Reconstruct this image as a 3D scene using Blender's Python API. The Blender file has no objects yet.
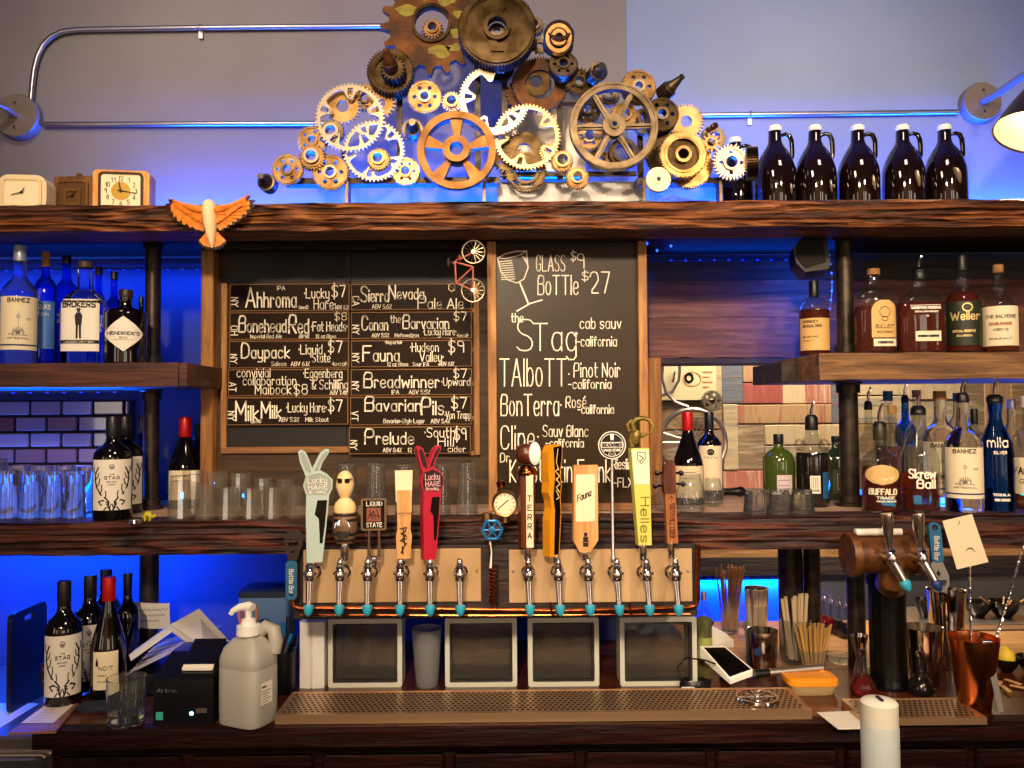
import bpy, math, random
from mathutils import Vector, Matrix
from mathutils.geometry import tessellate_polygon
random.seed(7)
C = bpy.context.scene.collection
SC = bpy.context.scene
PI = math.pi
R = math.radians
# ------------------------------------------------------------------ camera
F = 800.0
CAMZ = 1.64
PITCH, YAW, ROLL = R(2.0), R(0.35), R(0.42)
fwd = Vector((math.sin(YAW) * math.cos(PITCH), math.cos(YAW) * math.cos(PITCH), math.sin(PITCH)))
rt0 = fwd.cross(Vector((0, 0, 1))).normalized()
up0 = rt0.cross(fwd).normalized()
rt = rt0 * math.cos(ROLL) - up0 * math.sin(ROLL)
up = up0 * math.cos(ROLL) + rt0 * math.sin(ROLL)
EYE = Vector((0, 0, CAMZ))
cam = bpy.data.cameras.new('camera')
cam.sensor_fit = 'HORIZONTAL'
cam.sensor_width = 36.0
cam.lens = 36.0 * F / 1024.0
cam.clip_start = 0.05
camo = bpy.data.objects.new('camera', cam)
C.objects.link(camo)
mw = Matrix((rt, up, -fwd)).transposed().to_4x4()
mw.translation = EYE
camo.matrix_world = mw
SC.camera = camo


def W(px, py, Y):
    """photo pixel -> point of the plane at depth Y"""
    d = rt * ((px - 512) / F) + up * ((384 - py) / F) + fwd
    return EYE + d * (Y / d.y)


def G(px, py, z):
    """photo pixel -> point of the level surface at height z"""
    d = rt * ((px - 512) / F) + up * ((384 - py) / F) + fwd
    return EYE + d * ((z - EYE.z) / d.z)


# ------------------------------------------------------------------ view, world, lights
SC.view_settings.view_transform = 'Standard'
SC.view_settings.look = 'None'
SC.view_settings.exposure = 0.0
SC.view_settings.gamma = 1.0
SC.view_settings.use_curve_mapping = False
try:
    SC.cycles.use_denoising = True
    SC.cycles.max_bounces = 10
    SC.cycles.transparent_max_bounces = 24
    SC.cycles.transmission_bounces = 10
    SC.cycles.glossy_bounces = 5
    SC.cycles.caustics_reflective = False
    SC.cycles.caustics_refractive = False
    SC.cycles.sample_clamp_indirect = 4.0
except Exception:
    pass
wd = bpy.data.worlds.new('world')
SC.world = wd
wd.use_nodes = True
wd.node_tree.nodes['Background'].inputs[0].default_value = (1.0, .72, .5, 1)
wd.node_tree.nodes['Background'].inputs[1].default_value = 0.03


def area(name, loc, target, sx, sy, watts, col, spread=PI):
    l = bpy.data.lights.new(name, 'AREA')
    l.shape = 'RECTANGLE'
    l.size, l.size_y = sx, sy
    l.energy = watts
    l.color = col
    l.spread = spread
    o = bpy.data.objects.new(name, l)
    C.objects.link(o)
    o.location = loc
    o.rotation_euler = (Vector(target) - Vector(loc)).to_track_quat('-Z', 'Y').to_euler()
    return o


BLUE = (0.0, 0.085, 1.0)
WARM = (1.0, .77, .53)
# ceiling spot lamps of the room, out in front of the bar
def spot(name, loc, target, watts, col, deg, blend, rad):
    l = bpy.data.lights.new(name, 'SPOT')
    l.energy, l.color = watts, col
    l.spot_size, l.spot_blend = R(deg), blend
    l.shadow_soft_size = rad
    o = bpy.data.objects.new(name, l)
    C.objects.link(o)
    o.location = loc
    o.rotation_euler = (Vector(target) - Vector(loc)).to_track_quat('-Z', 'Y').to_euler()


spot('ceiling_spot_light', (-.35, -1.5, 2.95), (.06, 2.2, 2.06), 430, WARM, 57, .75, .12)
spot('ceiling_spot_light', (.3, -1.3, 2.95), (.4, 2.0, 1.36), 110, WARM, 34, .8, .1)
area('added_wall_wash', (-1.15, 1.3, 3.2), (-1.0, 2.5, 2.7), .3, .3, 3.6, (1, .8, .6), R(110))  # unseen lamp added to brighten the upper left wall
area('added_wall_wash', (1.0, 1.3, 3.2), (1.0, 2.5, 2.7), .3, .3, 3.2, (1, .84, .68), R(110))  # its added twin for the upper right wall
spot('ceiling_spot_light', (1.5, -1.0, 2.95), (.95, 2.2, 1.6), 190, WARM, 52, .8, .1)
area('pendant_light', (-.1, 1.0, 2.9), (0, 2.0, 1.0), .3, .3, 10, WARM, R(130))
# daylight from street windows far behind the camera, plus two added side lights
area('window_and_added_light', (2.4, -4.0, 1.9), (.4, 2.2, 1.7), .7, 1.6, 16, (1, .9, .78))
area('window_and_added_light', (1.3, -4.2, 1.9), (.2, 2.2, 1.7), .5, 1.6, 11, (1, .9, .78))
area('window_and_added_light', (-2.6, -4.0, 1.9), (-.4, 2.2, 1.7), .5, 1.6, 9, (1, .88, .75))
area('window_and_added_light', (-2.9, -.9, 1.75), (0, 2.0, 1.5), .6, 1.4, 9, (1, .88, .74))  # added side light for bright streaks on round metal, no window known
area('window_and_added_light', (3.1, -.9, 1.75), (.3, 2.0, 1.5), .6, 1.4, 11, (1, .88, .74))  # matching added streak light on the right side
# unseen lamps added to brighten the room that the metal mirrors
area('added_room_light', (-1.2, -2.6, 3.3), (-1.2, -4, 0), 1.2, .4, 85, (1, .76, .52))
area('added_room_light', (1.3, -2.6, 3.3), (1.3, -4, 0), 1.2, .4, 85, (1, .76, .52))


# ------------------------------------------------------------------ materials
def lin(c):
    return c / 12.92 if c <= .04045 else ((c + .055) / 1.055) ** 2.4


def hx(s):
    return tuple(lin(int(s[i:i + 2], 16) / 255) for i in (0, 2, 4)) + (1,)


def M(name, col, rough=.5, metal=0.0, trans=0.0, ior=1.45, emit=0, bump=None, var=None, coat=0, spec=.5, sheen=0):
    m = bpy.data.materials.new(name)
    m.use_nodes = True
    nt = m.node_tree
    b = nt.nodes['Principled BSDF']
    c = hx(col)
    b.inputs['Base Color'].default_value = c
    b.inputs['Roughness'].default_value = rough
    b.inputs['Metallic'].default_value = metal
    b.inputs['Transmission Weight'].default_value = trans
    b.inputs['IOR'].default_value = ior
    b.inputs['Coat Weight'].default_value = coat
    b.inputs['Specular IOR Level'].default_value = spec
    if emit:
        b.inputs['Emission Color'].default_value = c
        b.inputs['Emission Strength'].default_value = emit
    if var or bump:
        tc = nt.nodes.new('ShaderNodeTexCoord')
    if var:
        n = nt.nodes.new('ShaderNodeTexNoise')
        n.inputs['Scale'].default_value = var[0]
        n.inputs['Detail'].default_value = 6
        r = nt.nodes.new('ShaderNodeValToRGB')
        r.color_ramp.elements[0].position = .35
        r.color_ramp.elements[1].position = .68
        r.color_ramp.elements[0].color = hx(var[1])
        r.color_ramp.elements[1].color = c
        nt.links.new(tc.outputs['Object'], n.inputs['Vector'])
        nt.links.new(n.outputs['Fac'], r.inputs['Fac'])
        nt.links.new(r.outputs['Color'], b.inputs['Base Color'])
    if bump:
        n = nt.nodes.new('ShaderNodeTexNoise')
        n.inputs['Scale'].default_value = bump[0]
        n.inputs['Detail'].default_value = 4
        bp = nt.nodes.new('ShaderNodeBump')
        bp.inputs['Strength'].default_value = bump[1]
        bp.inputs['Distance'].default_value = .004
        nt.links.new(tc.outputs['Object'], n.inputs['Vector'])
        nt.links.new(n.outputs['Fac'], bp.inputs['Height'])
        nt.links.new(bp.outputs['Normal'], b.inputs['Normal'])
    return m


def thin(name, col, gloss=1.45, rough=.02, haze=.05):
    """thin clear wall: what is behind shows straight through, edges and lamps reflect"""
    m = bpy.data.materials.new(name)
    m.use_nodes = True
    nt = m.node_tree
    nt.nodes.remove(nt.nodes['Principled BSDF'])
    out = nt.nodes['Material Output']
    t = nt.nodes.new('ShaderNodeBsdfTransparent')
    t.inputs[0].default_value = hx(col)
    g = nt.nodes.new('ShaderNodeBsdfGlossy')
    g.inputs['Roughness'].default_value = rough
    fr = nt.nodes.new('ShaderNodeFresnel')
    # the same reflectance on either face of the wall
    ge = nt.nodes.new('ShaderNodeNewGeometry')
    mr = nt.nodes.new('ShaderNodeMapRange')
    mr.inputs['To Min'].default_value = gloss
    mr.inputs['To Max'].default_value = 1 / gloss
    nt.links.new(ge.outputs['Backfacing'], mr.inputs['Value'])
    nt.links.new(mr.outputs[0], fr.inputs['IOR'])
    mx = nt.nodes.new('ShaderNodeMixShader')
    nt.links.new(fr.outputs[0], mx.inputs[0])
    nt.links.new(t.outputs[0], mx.inputs[1])
    nt.links.new(g.outputs[0], mx.inputs[2])
    # diffuse haze added so the clear glass looks brighter under the lamps
    df = nt.nodes.new('ShaderNodeBsdfDiffuse')
    df.inputs[0].default_value = (.9, .88, .84, 1)
    m2 = nt.nodes.new('ShaderNodeMixShader')
    m2.inputs[0].default_value = haze
    nt.links.new(mx.outputs[0], m2.inputs[1])
    nt.links.new(df.outputs[0], m2.inputs[2])
    nt.links.new(m2.outputs[0], out.inputs[0])
    return m


def wood(name, dark, mid, light, along='X', scale=1.0, rough=.55, bump=.5, lo=.3, hi=.72, dist=.012, ring=0, spec=.5):
    m = bpy.data.materials.new(name)
    m.use_nodes = True
    nt = m.node_tree
    b = nt.nodes['Principled BSDF']
    b.inputs['Roughness'].default_value = rough
    b.inputs['Specular IOR Level'].default_value = spec
    tc = nt.nodes.new('ShaderNodeTexCoord')
    mp = nt.nodes.new('ShaderNodeMapping')
    s = {'X': (2.2, 26, 26), 'Y': (26, 2.2, 26), 'Z': (26, 26, 2.2)}[along]
    mp.inputs['Scale'].default_value = [v * scale for v in s]
    n = nt.nodes.new('ShaderNodeTexNoise')
    n.inputs['Scale'].default_value = 1.6
    n.inputs['Detail'].default_value = 9
    n.inputs['Roughness'].default_value = .62
    n.inputs['Distortion'].default_value = .8
    fac = n.outputs['Fac']
    nt.links.new(tc.outputs['Object'], mp.inputs['Vector'])
    nt.links.new(mp.outputs['Vector'], n.inputs['Vector'])
    if ring:
        # growth-ring lines warped by a slow noise
        mul = nt.nodes.new('ShaderNodeMath')
        mul.operation = 'MULTIPLY'
        mul.inputs[1].default_value = ring
        n2 = nt.nodes.new('ShaderNodeTexNoise')
        n2.inputs['Scale'].default_value = .42
        n2.inputs['Detail'].default_value = 2
        nt.links.new(mp.outputs['Vector'], n2.inputs['Vector'])
        nt.links.new(n2.outputs['Fac'], mul.inputs[0])
        sn = nt.nodes.new('ShaderNodeMath')
        sn.operation = 'SINE'
        nt.links.new(mul.outputs[0], sn.inputs[0])
        ma = nt.nodes.new('ShaderNodeMath')
        ma.operation = 'MULTIPLY_ADD'
        ma.inputs[1].default_value = .2
        nt.links.new(sn.outputs[0], ma.inputs[0])
        nt.links.new(n.outputs['Fac'], ma.inputs[2])
        fac = ma.outputs[0]
    r = nt.nodes.new('ShaderNodeValToRGB')
    e = r.color_ramp.elements
    e[0].position, e[1].position = lo, hi
    e[0].color, e[1].color = hx(dark), hx(light)
    k = e.new((lo + hi) / 2)
    k.color = hx(mid)
    nt.links.new(fac, r.inputs['Fac'])
    nt.links.new(r.outputs['Color'], b.inputs['Base Color'])
    bp = nt.nodes.new('ShaderNodeBump')
    bp.inputs['Strength'].default_value = bump
    bp.inputs['Distance'].default_value = dist
    nt.links.new(fac, bp.inputs['Height'])
    nt.links.new(bp.outputs['Normal'], b.inputs['Normal'])
    return m


beam_wood = wood('rough_beam_wood', '260f05', '6e3a18', 'aa6830', rough=.42, bump=1.0, dist=.02, ring=80, lo=.2, hi=.88)
mid_wood = wood('middle_shelf_wood', '0e0302', '3a1408', '78381a', rough=.5, bump=.9, dist=.012, ring=60, lo=.2, hi=.95)
step_wood = wood('short_shelf_wood', '1c0c07', '4a2416', '6e3a24', rough=.5, bump=.6)
step_light = wood('weathered_shelf_wood', '3a2412', '7a5430', 'a87a4a', rough=.6, bump=.7)
shelf_top_wood = wood('worn_shelf_top_wood', '8a6a50', 'b8967a', 'd8b898', rough=.6, bump=.3)
counter_wood = wood('dark_counter_wood', '280e06', '50230f', '74391a', rough=.22, bump=.15, dist=.004)
edge_wood = wood('counter_edge_wood', '0a0201', '200804', '3a1208', rough=.5, bump=.5, spec=.15)
oak = wood('pale_oak_counter', '7a5230', 'a87a4c', 'c89a68', rough=.35, bump=.1)
pine = wood('pine_frame_wood', '7a4c24', 'a8743c', 'd09c5c', along='Z', rough=.6, bump=.3)
pine_h = wood('pine_frame_wood_level', '5a3418', '8a5a30', 'b0804a', rough=.6, bump=.3)
dark_frame = wood('stained_frame_wood', '110703', '241006', '3a1c0c', rough=.55, bump=.3)
back_ply = wood('stained_plywood', '241606', '40290e', '5a3d1a', rough=.6, bump=.2)
plank_a = wood('red_brown_plank_wood', '2c140e', '6a3c2c', '8e5c48', rough=.6, bump=.6)
plank_b = wood('dark_plank_wood', '120b0a', '2a1c1a', '46322c', rough=.6, bump=.5)
maple = wood('maple_handle_wood', 'b0763c', 'd09a5c', 'e4b87c', along='Z', rough=.4, bump=.1)
walnut = wood('walnut_handle_wood', '2a1008', '5a2814', '7a4022', along='Z', rough=.3, bump=.1)
clock_wood = wood('honey_clock_wood', 'a8641e', 'd89240', 'eab062', along='Z', rough=.35, bump=.1)
old_clock_wood = wood('old_clock_wood', '2e180a', '6a4420', '8a6234', along='Z', rough=.4, bump=.2)

wall_grey = M('grey_brown_wall', '858184', .75, var=(1.6, '787477'), bump=(60, .15))
wall_dark = M('dark_taupe_wall_paint', '5a514b', .8, var=(2, '4a423d'), bump=(60, .15))
wall_pale = M('pale_grey_wall', '8796b8', .7, var=(1.5, '7988aa'), bump=(60, .15))
wall_back_m = M('slate_wall_paint', '34406a', .8)
floor_m = M('dark_concrete', '2a2522', .7)
chrome = M('chrome', 'e4e2de', .08, 1.0)
steel = M('brushed_steel', 'c4bab0', .28, .92, bump=(160, .05))
plate_steel = M('tap_plate_steel', 'ecc898', .34, .5, var=(5, 'd0aa7c'))
tray_steel = M('drip_tray_steel', 'c8a078', .33, .78)
hole_dark = M('drain_hole_black', '0a0604', .6)
tin = M('polished_tin', 'd8d0c4', .15, 1.0)
galv = M('galvanised_conduit', 'b4b2b4', .32, 1.0)
iron = M('black_iron_pipe', '4a3e34', .4, .6, var=(30, '2a221c'))
silver = M('polished_aluminium', 'a4967e', .36, 1.0, bump=(120, .05))
brass = M('oiled_steel', 'b08a5a', .34, 1.0, var=(26, '7a5832'))
gold = M('golden_steel', 'c8a06a', .32, 1.0, var=(24, '8e6a3c'))
bronze = M('dark_bronze', '50402a', .34, 1.0, var=(30, '302414'))
olive = M('grey_cast_iron', '85735a', .42, 1.0, var=(30, '5e4e3a'))
rust = M('rusted_iron', '6e4012', .55, .5, var=(14, '38200c'), bump=(60, .5))
paintchip = M('flaking_yellow_paint', '9a9028', .6, var=(40, '7a681c'))
copper = M('copper', 'a85a30', .2, 1.0, var=(12, '7a3a1c'))
copper_cup_m = M('polished_copper', 'd07c48', .24, 1.0)
black_plastic = M('black_plastic', '0d0d0f', .35)
black_gloss = M('black_gloss', '070607', .12, coat=.5)
white_plastic = M('white_plastic', 'ece8e0', .4)
grey_plastic = M('grey_plastic', 'a8a498', .42)
paper = M('white_paper', 'eae2d2', .7)
cream = M('cream_label_paper', 'ecdcb8', .65)
tan = M('tan_label_paper', 'd8ac68', .6)
kraft = M('kraft_tag_paper', 'e0cfae', .8)
ink = M('black_ink', '0e0a0a', .6)
greyink = M('grey_ink', '6a645c', .6)
chalk = M('chalk_paint', 'fff4dc', .85)
board_m = M('chalkboard_black', '2a1a0b', .5, var=(5, '1e1207'), spec=.12)
board_g = M('glossy_chalkboard', '342511', .34, var=(3, '291d0c'), spec=.25)
red_foil = M('red_foil', 'b8141a', .3, .3)
black_foil = M('black_foil', '151214', .35)
wine_glass_m = M('black_wine_glass', '080506', .06, coat=.6)
growler_glass = M('dark_amber_glass', '120604', .05, coat=.7)
teal = M('teal_rubber', '2f9fbe', .4)
blue_plastic = M('blue_plastic', '1c5a80', .45)
bright_blue = M('blue_coated_metal', '1f6fae', .3, .3)
orange_p = M('orange_plastic', 'f0941c', .4)
mint = M('pale_mint_lacquer', 'b4c8c0', .3)
grey_lac = M('grey_lacquer', '9aa098', .35)
red_lac = M('red_lacquer', 'b41c34', .3)
plum = M('dark_plum_lacquer', '2a1218', .3)
amber_lac = M('amber_lacquer', 'd8901c', .3)
lime = M('lime_yellow_lacquer', 'd8cf62', .35)
skin = M('figurine_cream', 'f0cf94', .45)
clear = thin('clear_thin_glass', 'f2f4f4', 1.6, haze=.018)
clear_b = thin('clear_bottle_glass', 'e6e8e6', 1.5, haze=.005)
cut_glass = thin('cut_tumbler_glass', 'f4f2ec', 1.75, .04, haze=.035)
blue_glass_t = thin('cobalt_thin_glass', '2a6fe8', 1.5)
glass = M('thick_clear_glass', 'f6f8f6', .03, trans=.965, ior=1.42)
frosted = M('wavy_block_glass', 'd8d0c0', .08, trans=.94, ior=1.4, bump=(26, .35))
vodka = M('clear_spirit', 'eef4ff', .0, trans=1.0, ior=1.2)
whisky = M('amber_whisky', 'd06018', .0, trans=.88, ior=1.25)
bourbon = M('deep_red_bourbon', 'b03c10', .0, trans=.88, ior=1.25)
darkrum = M('dark_rum', '0c0504', .08, coat=.4)
cobalt = M('cobalt_and_blue_lit_glass', '1a5ce0', .02, trans=1.0, ior=1.3)  # blue glass, also carrying the led light on clear gin bottles
green_glass = M('dark_green_glass', '26341a', .06, coat=.5)
cork = M('cork', 'b8864e', .7, var=(60, '8a5e30'))
bulb_m = M('lamp_glow', 'ffe6b4', .5, emit=14)
led_m = M('led_bead', '2a6aff', .3, emit=3)
led_dim = M('led_tape_glow', '0a38ff', .3, emit=1.2)
led_white = M('status_light', '7fd0ff', .3, emit=5)
shade_in = M('enamel_white', 'f6e6c8', .4)
shade_out = M('bronze_shade_paint', '3a2c28', .35, .6)


def tile_material():
    m = M('glazed_brick', '8a5a50', .1, coat=1.0)
    nt = m.node_tree
    g = nt.nodes.new('ShaderNodeNewGeometry')
    r = nt.nodes.new('ShaderNodeValToRGB')
    r.color_ramp.elements[0].color = hx('6a3228')
    r.color_ramp.elements[1].color = hx('a08478')
    nt.links.new(g.outputs['Random Per Island'], r.inputs['Fac'])
    nt.links.new(r.outputs['Color'], nt.nodes['Principled BSDF'].inputs['Base Color'])
    return m


# ------------------------------------------------------------------ mesh builder
class MB:
    def __init__(s):
        s.v, s.f, s.mi, s.sm = [], [], [], []

    def add(s, vs, fs, m=0, smooth=False):
        o = len(s.v)
        s.v += [Vector(p) for p in vs]
        for f in fs:
            s.f.append([i + o for i in f])
            s.mi.append(m)
            s.sm.append(smooth)
        return s

    def box(s, a, b, m=0, bev=0.0):
        x0, x1 = sorted((a[0], b[0]))
        y0, y1 = sorted((a[1], b[1]))
        z0, z1 = sorted((a[2], b[2]))
        if bev <= 0:
            vs = [(x, y, z) for x in (x0, x1) for y in (y0, y1) for z in (z0, z1)]
            fs = [(0, 1, 3, 2), (4, 6, 7, 5), (0, 4, 5, 1), (2, 3, 7, 6), (0, 2, 6, 4), (1, 5, 7, 3)]
            return s.add(vs, fs, m)
        e = min(bev, (x1 - x0) / 2.01, (y1 - y0) / 2.01, (z1 - z0) / 2.01)
        rings = []
        for z, q in ((z0, e), (z0 + e, 0), (z1 - e, 0), (z1, e)):
            c = e
            rings.append([(x0 + q + (c if q == 0 else c * .5), y0 + q, z), (x1 - q - (c if q == 0 else c * .5), y0 + q, z),
                          (x1 - q, y0 + q + c, z), (x1 - q, y1 - q - c, z), (x1 - q - c, y1 - q, z), (x0 + q + c, y1 - q, z),
                          (x0 + q, y1 - q - c, z), (x0 + q, y0 + q + c, z)])
        vs = [p for r_ in rings for p in r_]
        fs = [tuple(range(7, -1, -1)), tuple(range(24, 32))]
        for k in range(3):
            for i in range(8):
                j = (i + 1) % 8
                fs.append((k * 8 + i, k * 8 + j, k * 8 + 8 + j, k * 8 + 8 + i))
        return s.add(vs, fs, m)

    def lathe(s, prof, c=(0, 0, 0), seg=28, m=0, sx=1.0, sy=1.0, pw=2.0, mat=None, smooth=True, rib=None):
        """prof = (radius, height) pairs about Z; pw > 2 squares the section; mat = 4x4 placing it"""
        vs, idx = [], []
        for (r, z) in prof:
            row = []
            if r < 1e-6:
                vs.append(Vector((0, 0, z)))
                row = [len(vs) - 1] * seg
            else:
                for i in range(seg):
                    a = 2 * PI * i / seg
                    ca, sa = math.cos(a), math.sin(a)
                    x = math.copysign(abs(ca) ** (2 / pw), ca)
                    y = math.copysign(abs(sa) ** (2 / pw), sa)
                    k = 1.0
                    if rib and rib[2] < z < rib[3]:
                        k = 1 + rib[1] * math.cos(rib[0] * a)
                    vs.append(Vector((x * r * sx * k, y * r * sy * k, z)))
                    row.append(len(vs) - 1)
            idx.append(row)
        fs = []
        for k in range(len(prof) - 1):
            for i in range(seg):
                j = (i + 1) % seg
                f = [idx[k][i], idx[k][j], idx[k + 1][j], idx[k + 1][i]]
                f = [q for n, q in enumerate(f) if q not in f[:n]]
                if len(f) > 2:
                    fs.append(f)
        c = Vector(c)
        vs = [(mat @ p if mat else p) + c for p in vs]
        return s.add(vs, fs, m, smooth)

    def rod(s, a, b, r0, r1=None, m=0, seg=12, smooth=True):
        a, b = Vector(a), Vector(b)
        r1 = r0 if r1 is None else r1
        d = b - a
        L = d.length
        q = d.to_track_quat('Z', 'Y').to_matrix().to_4x4()
        return s.lathe([(0, 0), (r0, 0), (r1, L), (0, L)], a, seg, m, mat=q, smooth=smooth)

    def tube(s, pts, r, m=0, seg=8, closed=False):
        pts = [Vector(p) for p in pts]
        n = len(pts)
        rows = []
        vs = []
        u = None
        for i, p in enumerate(pts):
            if closed:
                t = pts[(i + 1) % n] - pts[i - 1]
            else:
                t = pts[min(i + 1, n - 1)] - pts[max(i - 1, 0)]
            t.normalize()
            if u is None:
                u = t.orthogonal().normalized()
            u = (u - t * u.dot(t)).normalized()
            w = t.cross(u)
            rr = r[i] if isinstance(r, (list, tuple)) else r
            row = []
            for k in range(seg):
                a = 2 * PI * k / seg
                vs.append(p + (u * math.cos(a) + w * math.sin(a)) * rr)
                row.append(len(vs) - 1)
            rows.append(row)
        fs = []
        for i in range(n if closed else n - 1):
            A, B = rows[i], rows[(i + 1) % n]
            for k in range(seg):
                j = (k + 1) % seg
                fs.append((A[k], A[j], B[j], B[k]))
        if not closed:
            fs.append(tuple(reversed(rows[0])))
            fs.append(tuple(rows[-1]))
        return s.add(vs, fs, m, True)

    def prism(s, outer, holes, d0, d1, fn=None, m=0, mside=None, smooth=False):
        """outline (u, v) with holes, given depth d0..d1; fn(u, v, d) places it (default u=x, v=z, d=y)"""
        fn = fn or (lambda u, v, d: (u, d, v))
        loops = [outer] + list(holes)
        flat = [p for l in loops for p in l]
        n = len(flat)
        tri = tessellate_polygon([[Vector((p[0], p[1], 0)) for p in l] for l in loops])
        vs = [fn(p[0], p[1], d0) for p in flat] + [fn(p[0], p[1], d1) for p in flat]
        fs = [tuple(t) for t in tri]
        s.add(vs, fs + [tuple(n + i for i in reversed(t)) for t in tri], m)
        o = len(s.v) - 2 * n
        k = 0
        for l in loops:
            for i in range(len(l)):
                a, b = k + i, k + (i + 1) % len(l)
                s.f.append([o + a, o + b, o + n + b, o + n + a])
                s.mi.append(m if mside is None else mside)
                s.sm.append(smooth)
            k += len(l)
        return s

    def ribbon(s, pts, w, fn, m=0):
        """flat painted stroke through 2-D points, fn(u, v) -> point on the painted surface"""
        for i in range(len(pts) - 1):
            (x0, y0), (x1, y1) = pts[i], pts[i + 1]
            dx, dy = x1 - x0, y1 - y0
            L = math.hypot(dx, dy)
            if L < 1e-9:
                continue
            dx, dy = dx / L, dy / L
            e = w * .42
            nx, ny = -dy * w / 2, dx * w / 2
            x0 -= dx * e; y0 -= dy * e; x1 += dx * e; y1 += dy * e
            s.add([fn(x0 + nx, y0 + ny), fn(x0 - nx, y0 - ny), fn(x1 - nx, y1 - ny), fn(x1 + nx, y1 + ny)], [(0, 1, 2, 3)], m)
        return s

    def build(s, name, mats, parent=None, world=True, recalc=True):
        me = bpy.data.meshes.new(name)
        off = parent.location if (parent is not None and world) else Vector((0, 0, 0))
        if parent is not None and world and parent.parent is not None:
            off = parent.parent.location + parent.location
        me.from_pydata([p - off for p in s.v], [], s.f)
        mats = mats if isinstance(mats, (list, tuple)) else [mats]
        for q in mats:
            me.materials.append(q)
        for p, i, k in zip(me.polygons, s.mi, s.sm):
            p.material_index = min(i, len(mats) - 1)
            p.use_smooth = k
        if recalc:
            import bmesh
            bm = bmesh.new()
            bm.from_mesh(me)
            bmesh.ops.recalc_face_normals(bm, faces=bm.faces)
            bm.to_mesh(me)
            bm.free()
        if any(s.sm):
            try:
                me.set_sharp_from_angle(angle=R(42))
            except Exception:
                pass
        me.update()
        o = bpy.data.objects.new(name, me)
        C.objects.link(o)
        if parent is not None:
            o.parent = parent
        return o


def tag(o, label, cat, group=None):
    o['label'] = label
    o['category'] = cat
    if group:
        o['group'] = group
    return o


def thing(name, label, cat, loc=(0, 0, 0), group=None, rz=0.0):
    o = bpy.data.objects.new(name, None)
    o.empty_display_size = .05
    C.objects.link(o)
    o.location = loc
    o.rotation_euler = (0, 0, rz)
    return tag(o, label, cat, group)


def struct(name, mb, mats):
    o = mb.build(name, mats)
    o['kind'] = 'structure'
    return o


def dup(root, loc=None, label=None, group=None, rz=None):
    r = root.copy()
    C.objects.link(r)
    if loc is not None:
        r.location = loc
    if rz is not None:
        r.rotation_euler = (0, 0, rz)
    if label:
        r['label'] = label
    if group:
        r['group'] = group
    for ch in list(root.children):
        c = ch.copy()
        C.objects.link(c)
        c.parent = r
        for g in ch.children:
            d = g.copy()
            C.objects.link(d)
            d.parent = c
    return r


# ------------------------------------------------------------------ brush lettering (strokes)
GL = {}
for ln in """A 033c63 1656|B 030c4c5b594808 4857544303|C 5a4c1c0a05134355|D 030c3c5a553303|E 5c0c0353 0848|F 5c0c03 0848|G 5a4c1c0a051343555737|H 0c03 5c53 0858|I 1c13|J 4c44331304|K 0c03 5c0753|L 0c0353|M 030c366c63|N 030c535c|O 1c0a051343555a4c1c|P 030c4c5b584707|Q 1c0a051343555a4c1c 3553|R 030c4c5b584707 2753|S 5b4c1c0a184755431304|T 0c6c 3c33|U 0c051343555c|V 0c336c|W 0c234a638c|X 0c63 6c03|Y 0c386c 3833|Z 0c6c0363|a 4839190705133345 4943|b 0c03 0719394745331305|c 4839190705133344|d 4c43 4739190705133345|e 06464839190705133344|f 3b2c1b13 0939|g 4739190705133345 4941301001|h 0c03 0719394743|i 0903 0b0c|j 29211000 2b2c|k 0c03 490643|l 0c03|m 0903 0819293733 3749596763|n 0903 0719394743|o 190705133345473919|p 0900 0719394745331305|q 4940 4739190705133345|r 0903 07192938|s 48391908163645331304|t 1c142333 0939|u 0905133345 4943|v 092349|w 0913385369|x 0943 4903|y 0905133345 4941301000|z 09490343|0 1c0a051343555a4c1c|1 0a1c13|2 0a1c4c5a580353|3 0b1c4c5a4828 485755431304|4 434c0656|5 5c0c08485755431304|6 4c1a05134355574818|7 0c5c23|8 180a1c4c5a4818060513435556 5648|9 58180a1c4c5a53|$ 5b4c1c0a184755431304 2e21|. 0304|- 0737|' 0c0a|& 53071b2c3b1704133357|# 1c13 4c43 0959 0656|* 0708|, 1412|/ 035c|( 2c0a0523|) 0c2a2503|% 035c 0b0c 4344|! 0c06 0304|: 0405 0809""".split('|'):
    ch, _, st = ln.partition(' ')
    GL[ch] = [[(int(q[i], 16), int(q[i + 1], 16) - 3) for i in range(0, len(q), 2)] for q in st.split(' ')]
GL['\u00e9'] = GL['e'] + [[(1, 7), (3, 9)]]


def chaikin(p):
    o = [p[0]]
    for a, b in zip(p, p[1:]):
        o.append((a[0] * .75 + b[0] * .25, a[1] * .75 + b[1] * .25))
        o.append((a[0] * .25 + b[0] * .75, a[1] * .25 + b[1] * .75))
    o.append(p[-1])
    return o


def text2d(t, serif=False):
    x, out = 0.0, []
    for ch in t:
        if ch == ' ':
            x += 3.2
            continue
        g = GL.get(ch)
        if not g:
            continue
        wmax = max(p[0] for s_ in g for p in s_)
        for st in g:
            q = [(x + p[0], p[1]) for p in st]
            if len(q) >= 6:
                q = chaikin(q)
            out.append(q)
        if serif and ch in 'ABDEFHIKLMNPRTbdhklmnpr':
            x0 = x + g[0][0][0]
            out.append([(x0 - .8, 0), (x0 + .8, 0)])
        x += wmax + 2.0
    return out, max(x - 2.0, .5)


def write_tall(mb, t, x0, x1, base, h, w, fn):
    """a tall capital followed by lower letters"""
    w1, w2 = text2d(t[0])[1], text2d(t[1:])[1] * .74
    k = (x1 - x0) / (w1 + 1.6 + w2)
    write(mb, t[0], x0, x0 + w1 * k, base, h, w * 1.15, fn)
    write(mb, t[1:], x0 + (w1 + 1.6) * k, x1, base, h * .76, w, fn)


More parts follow.
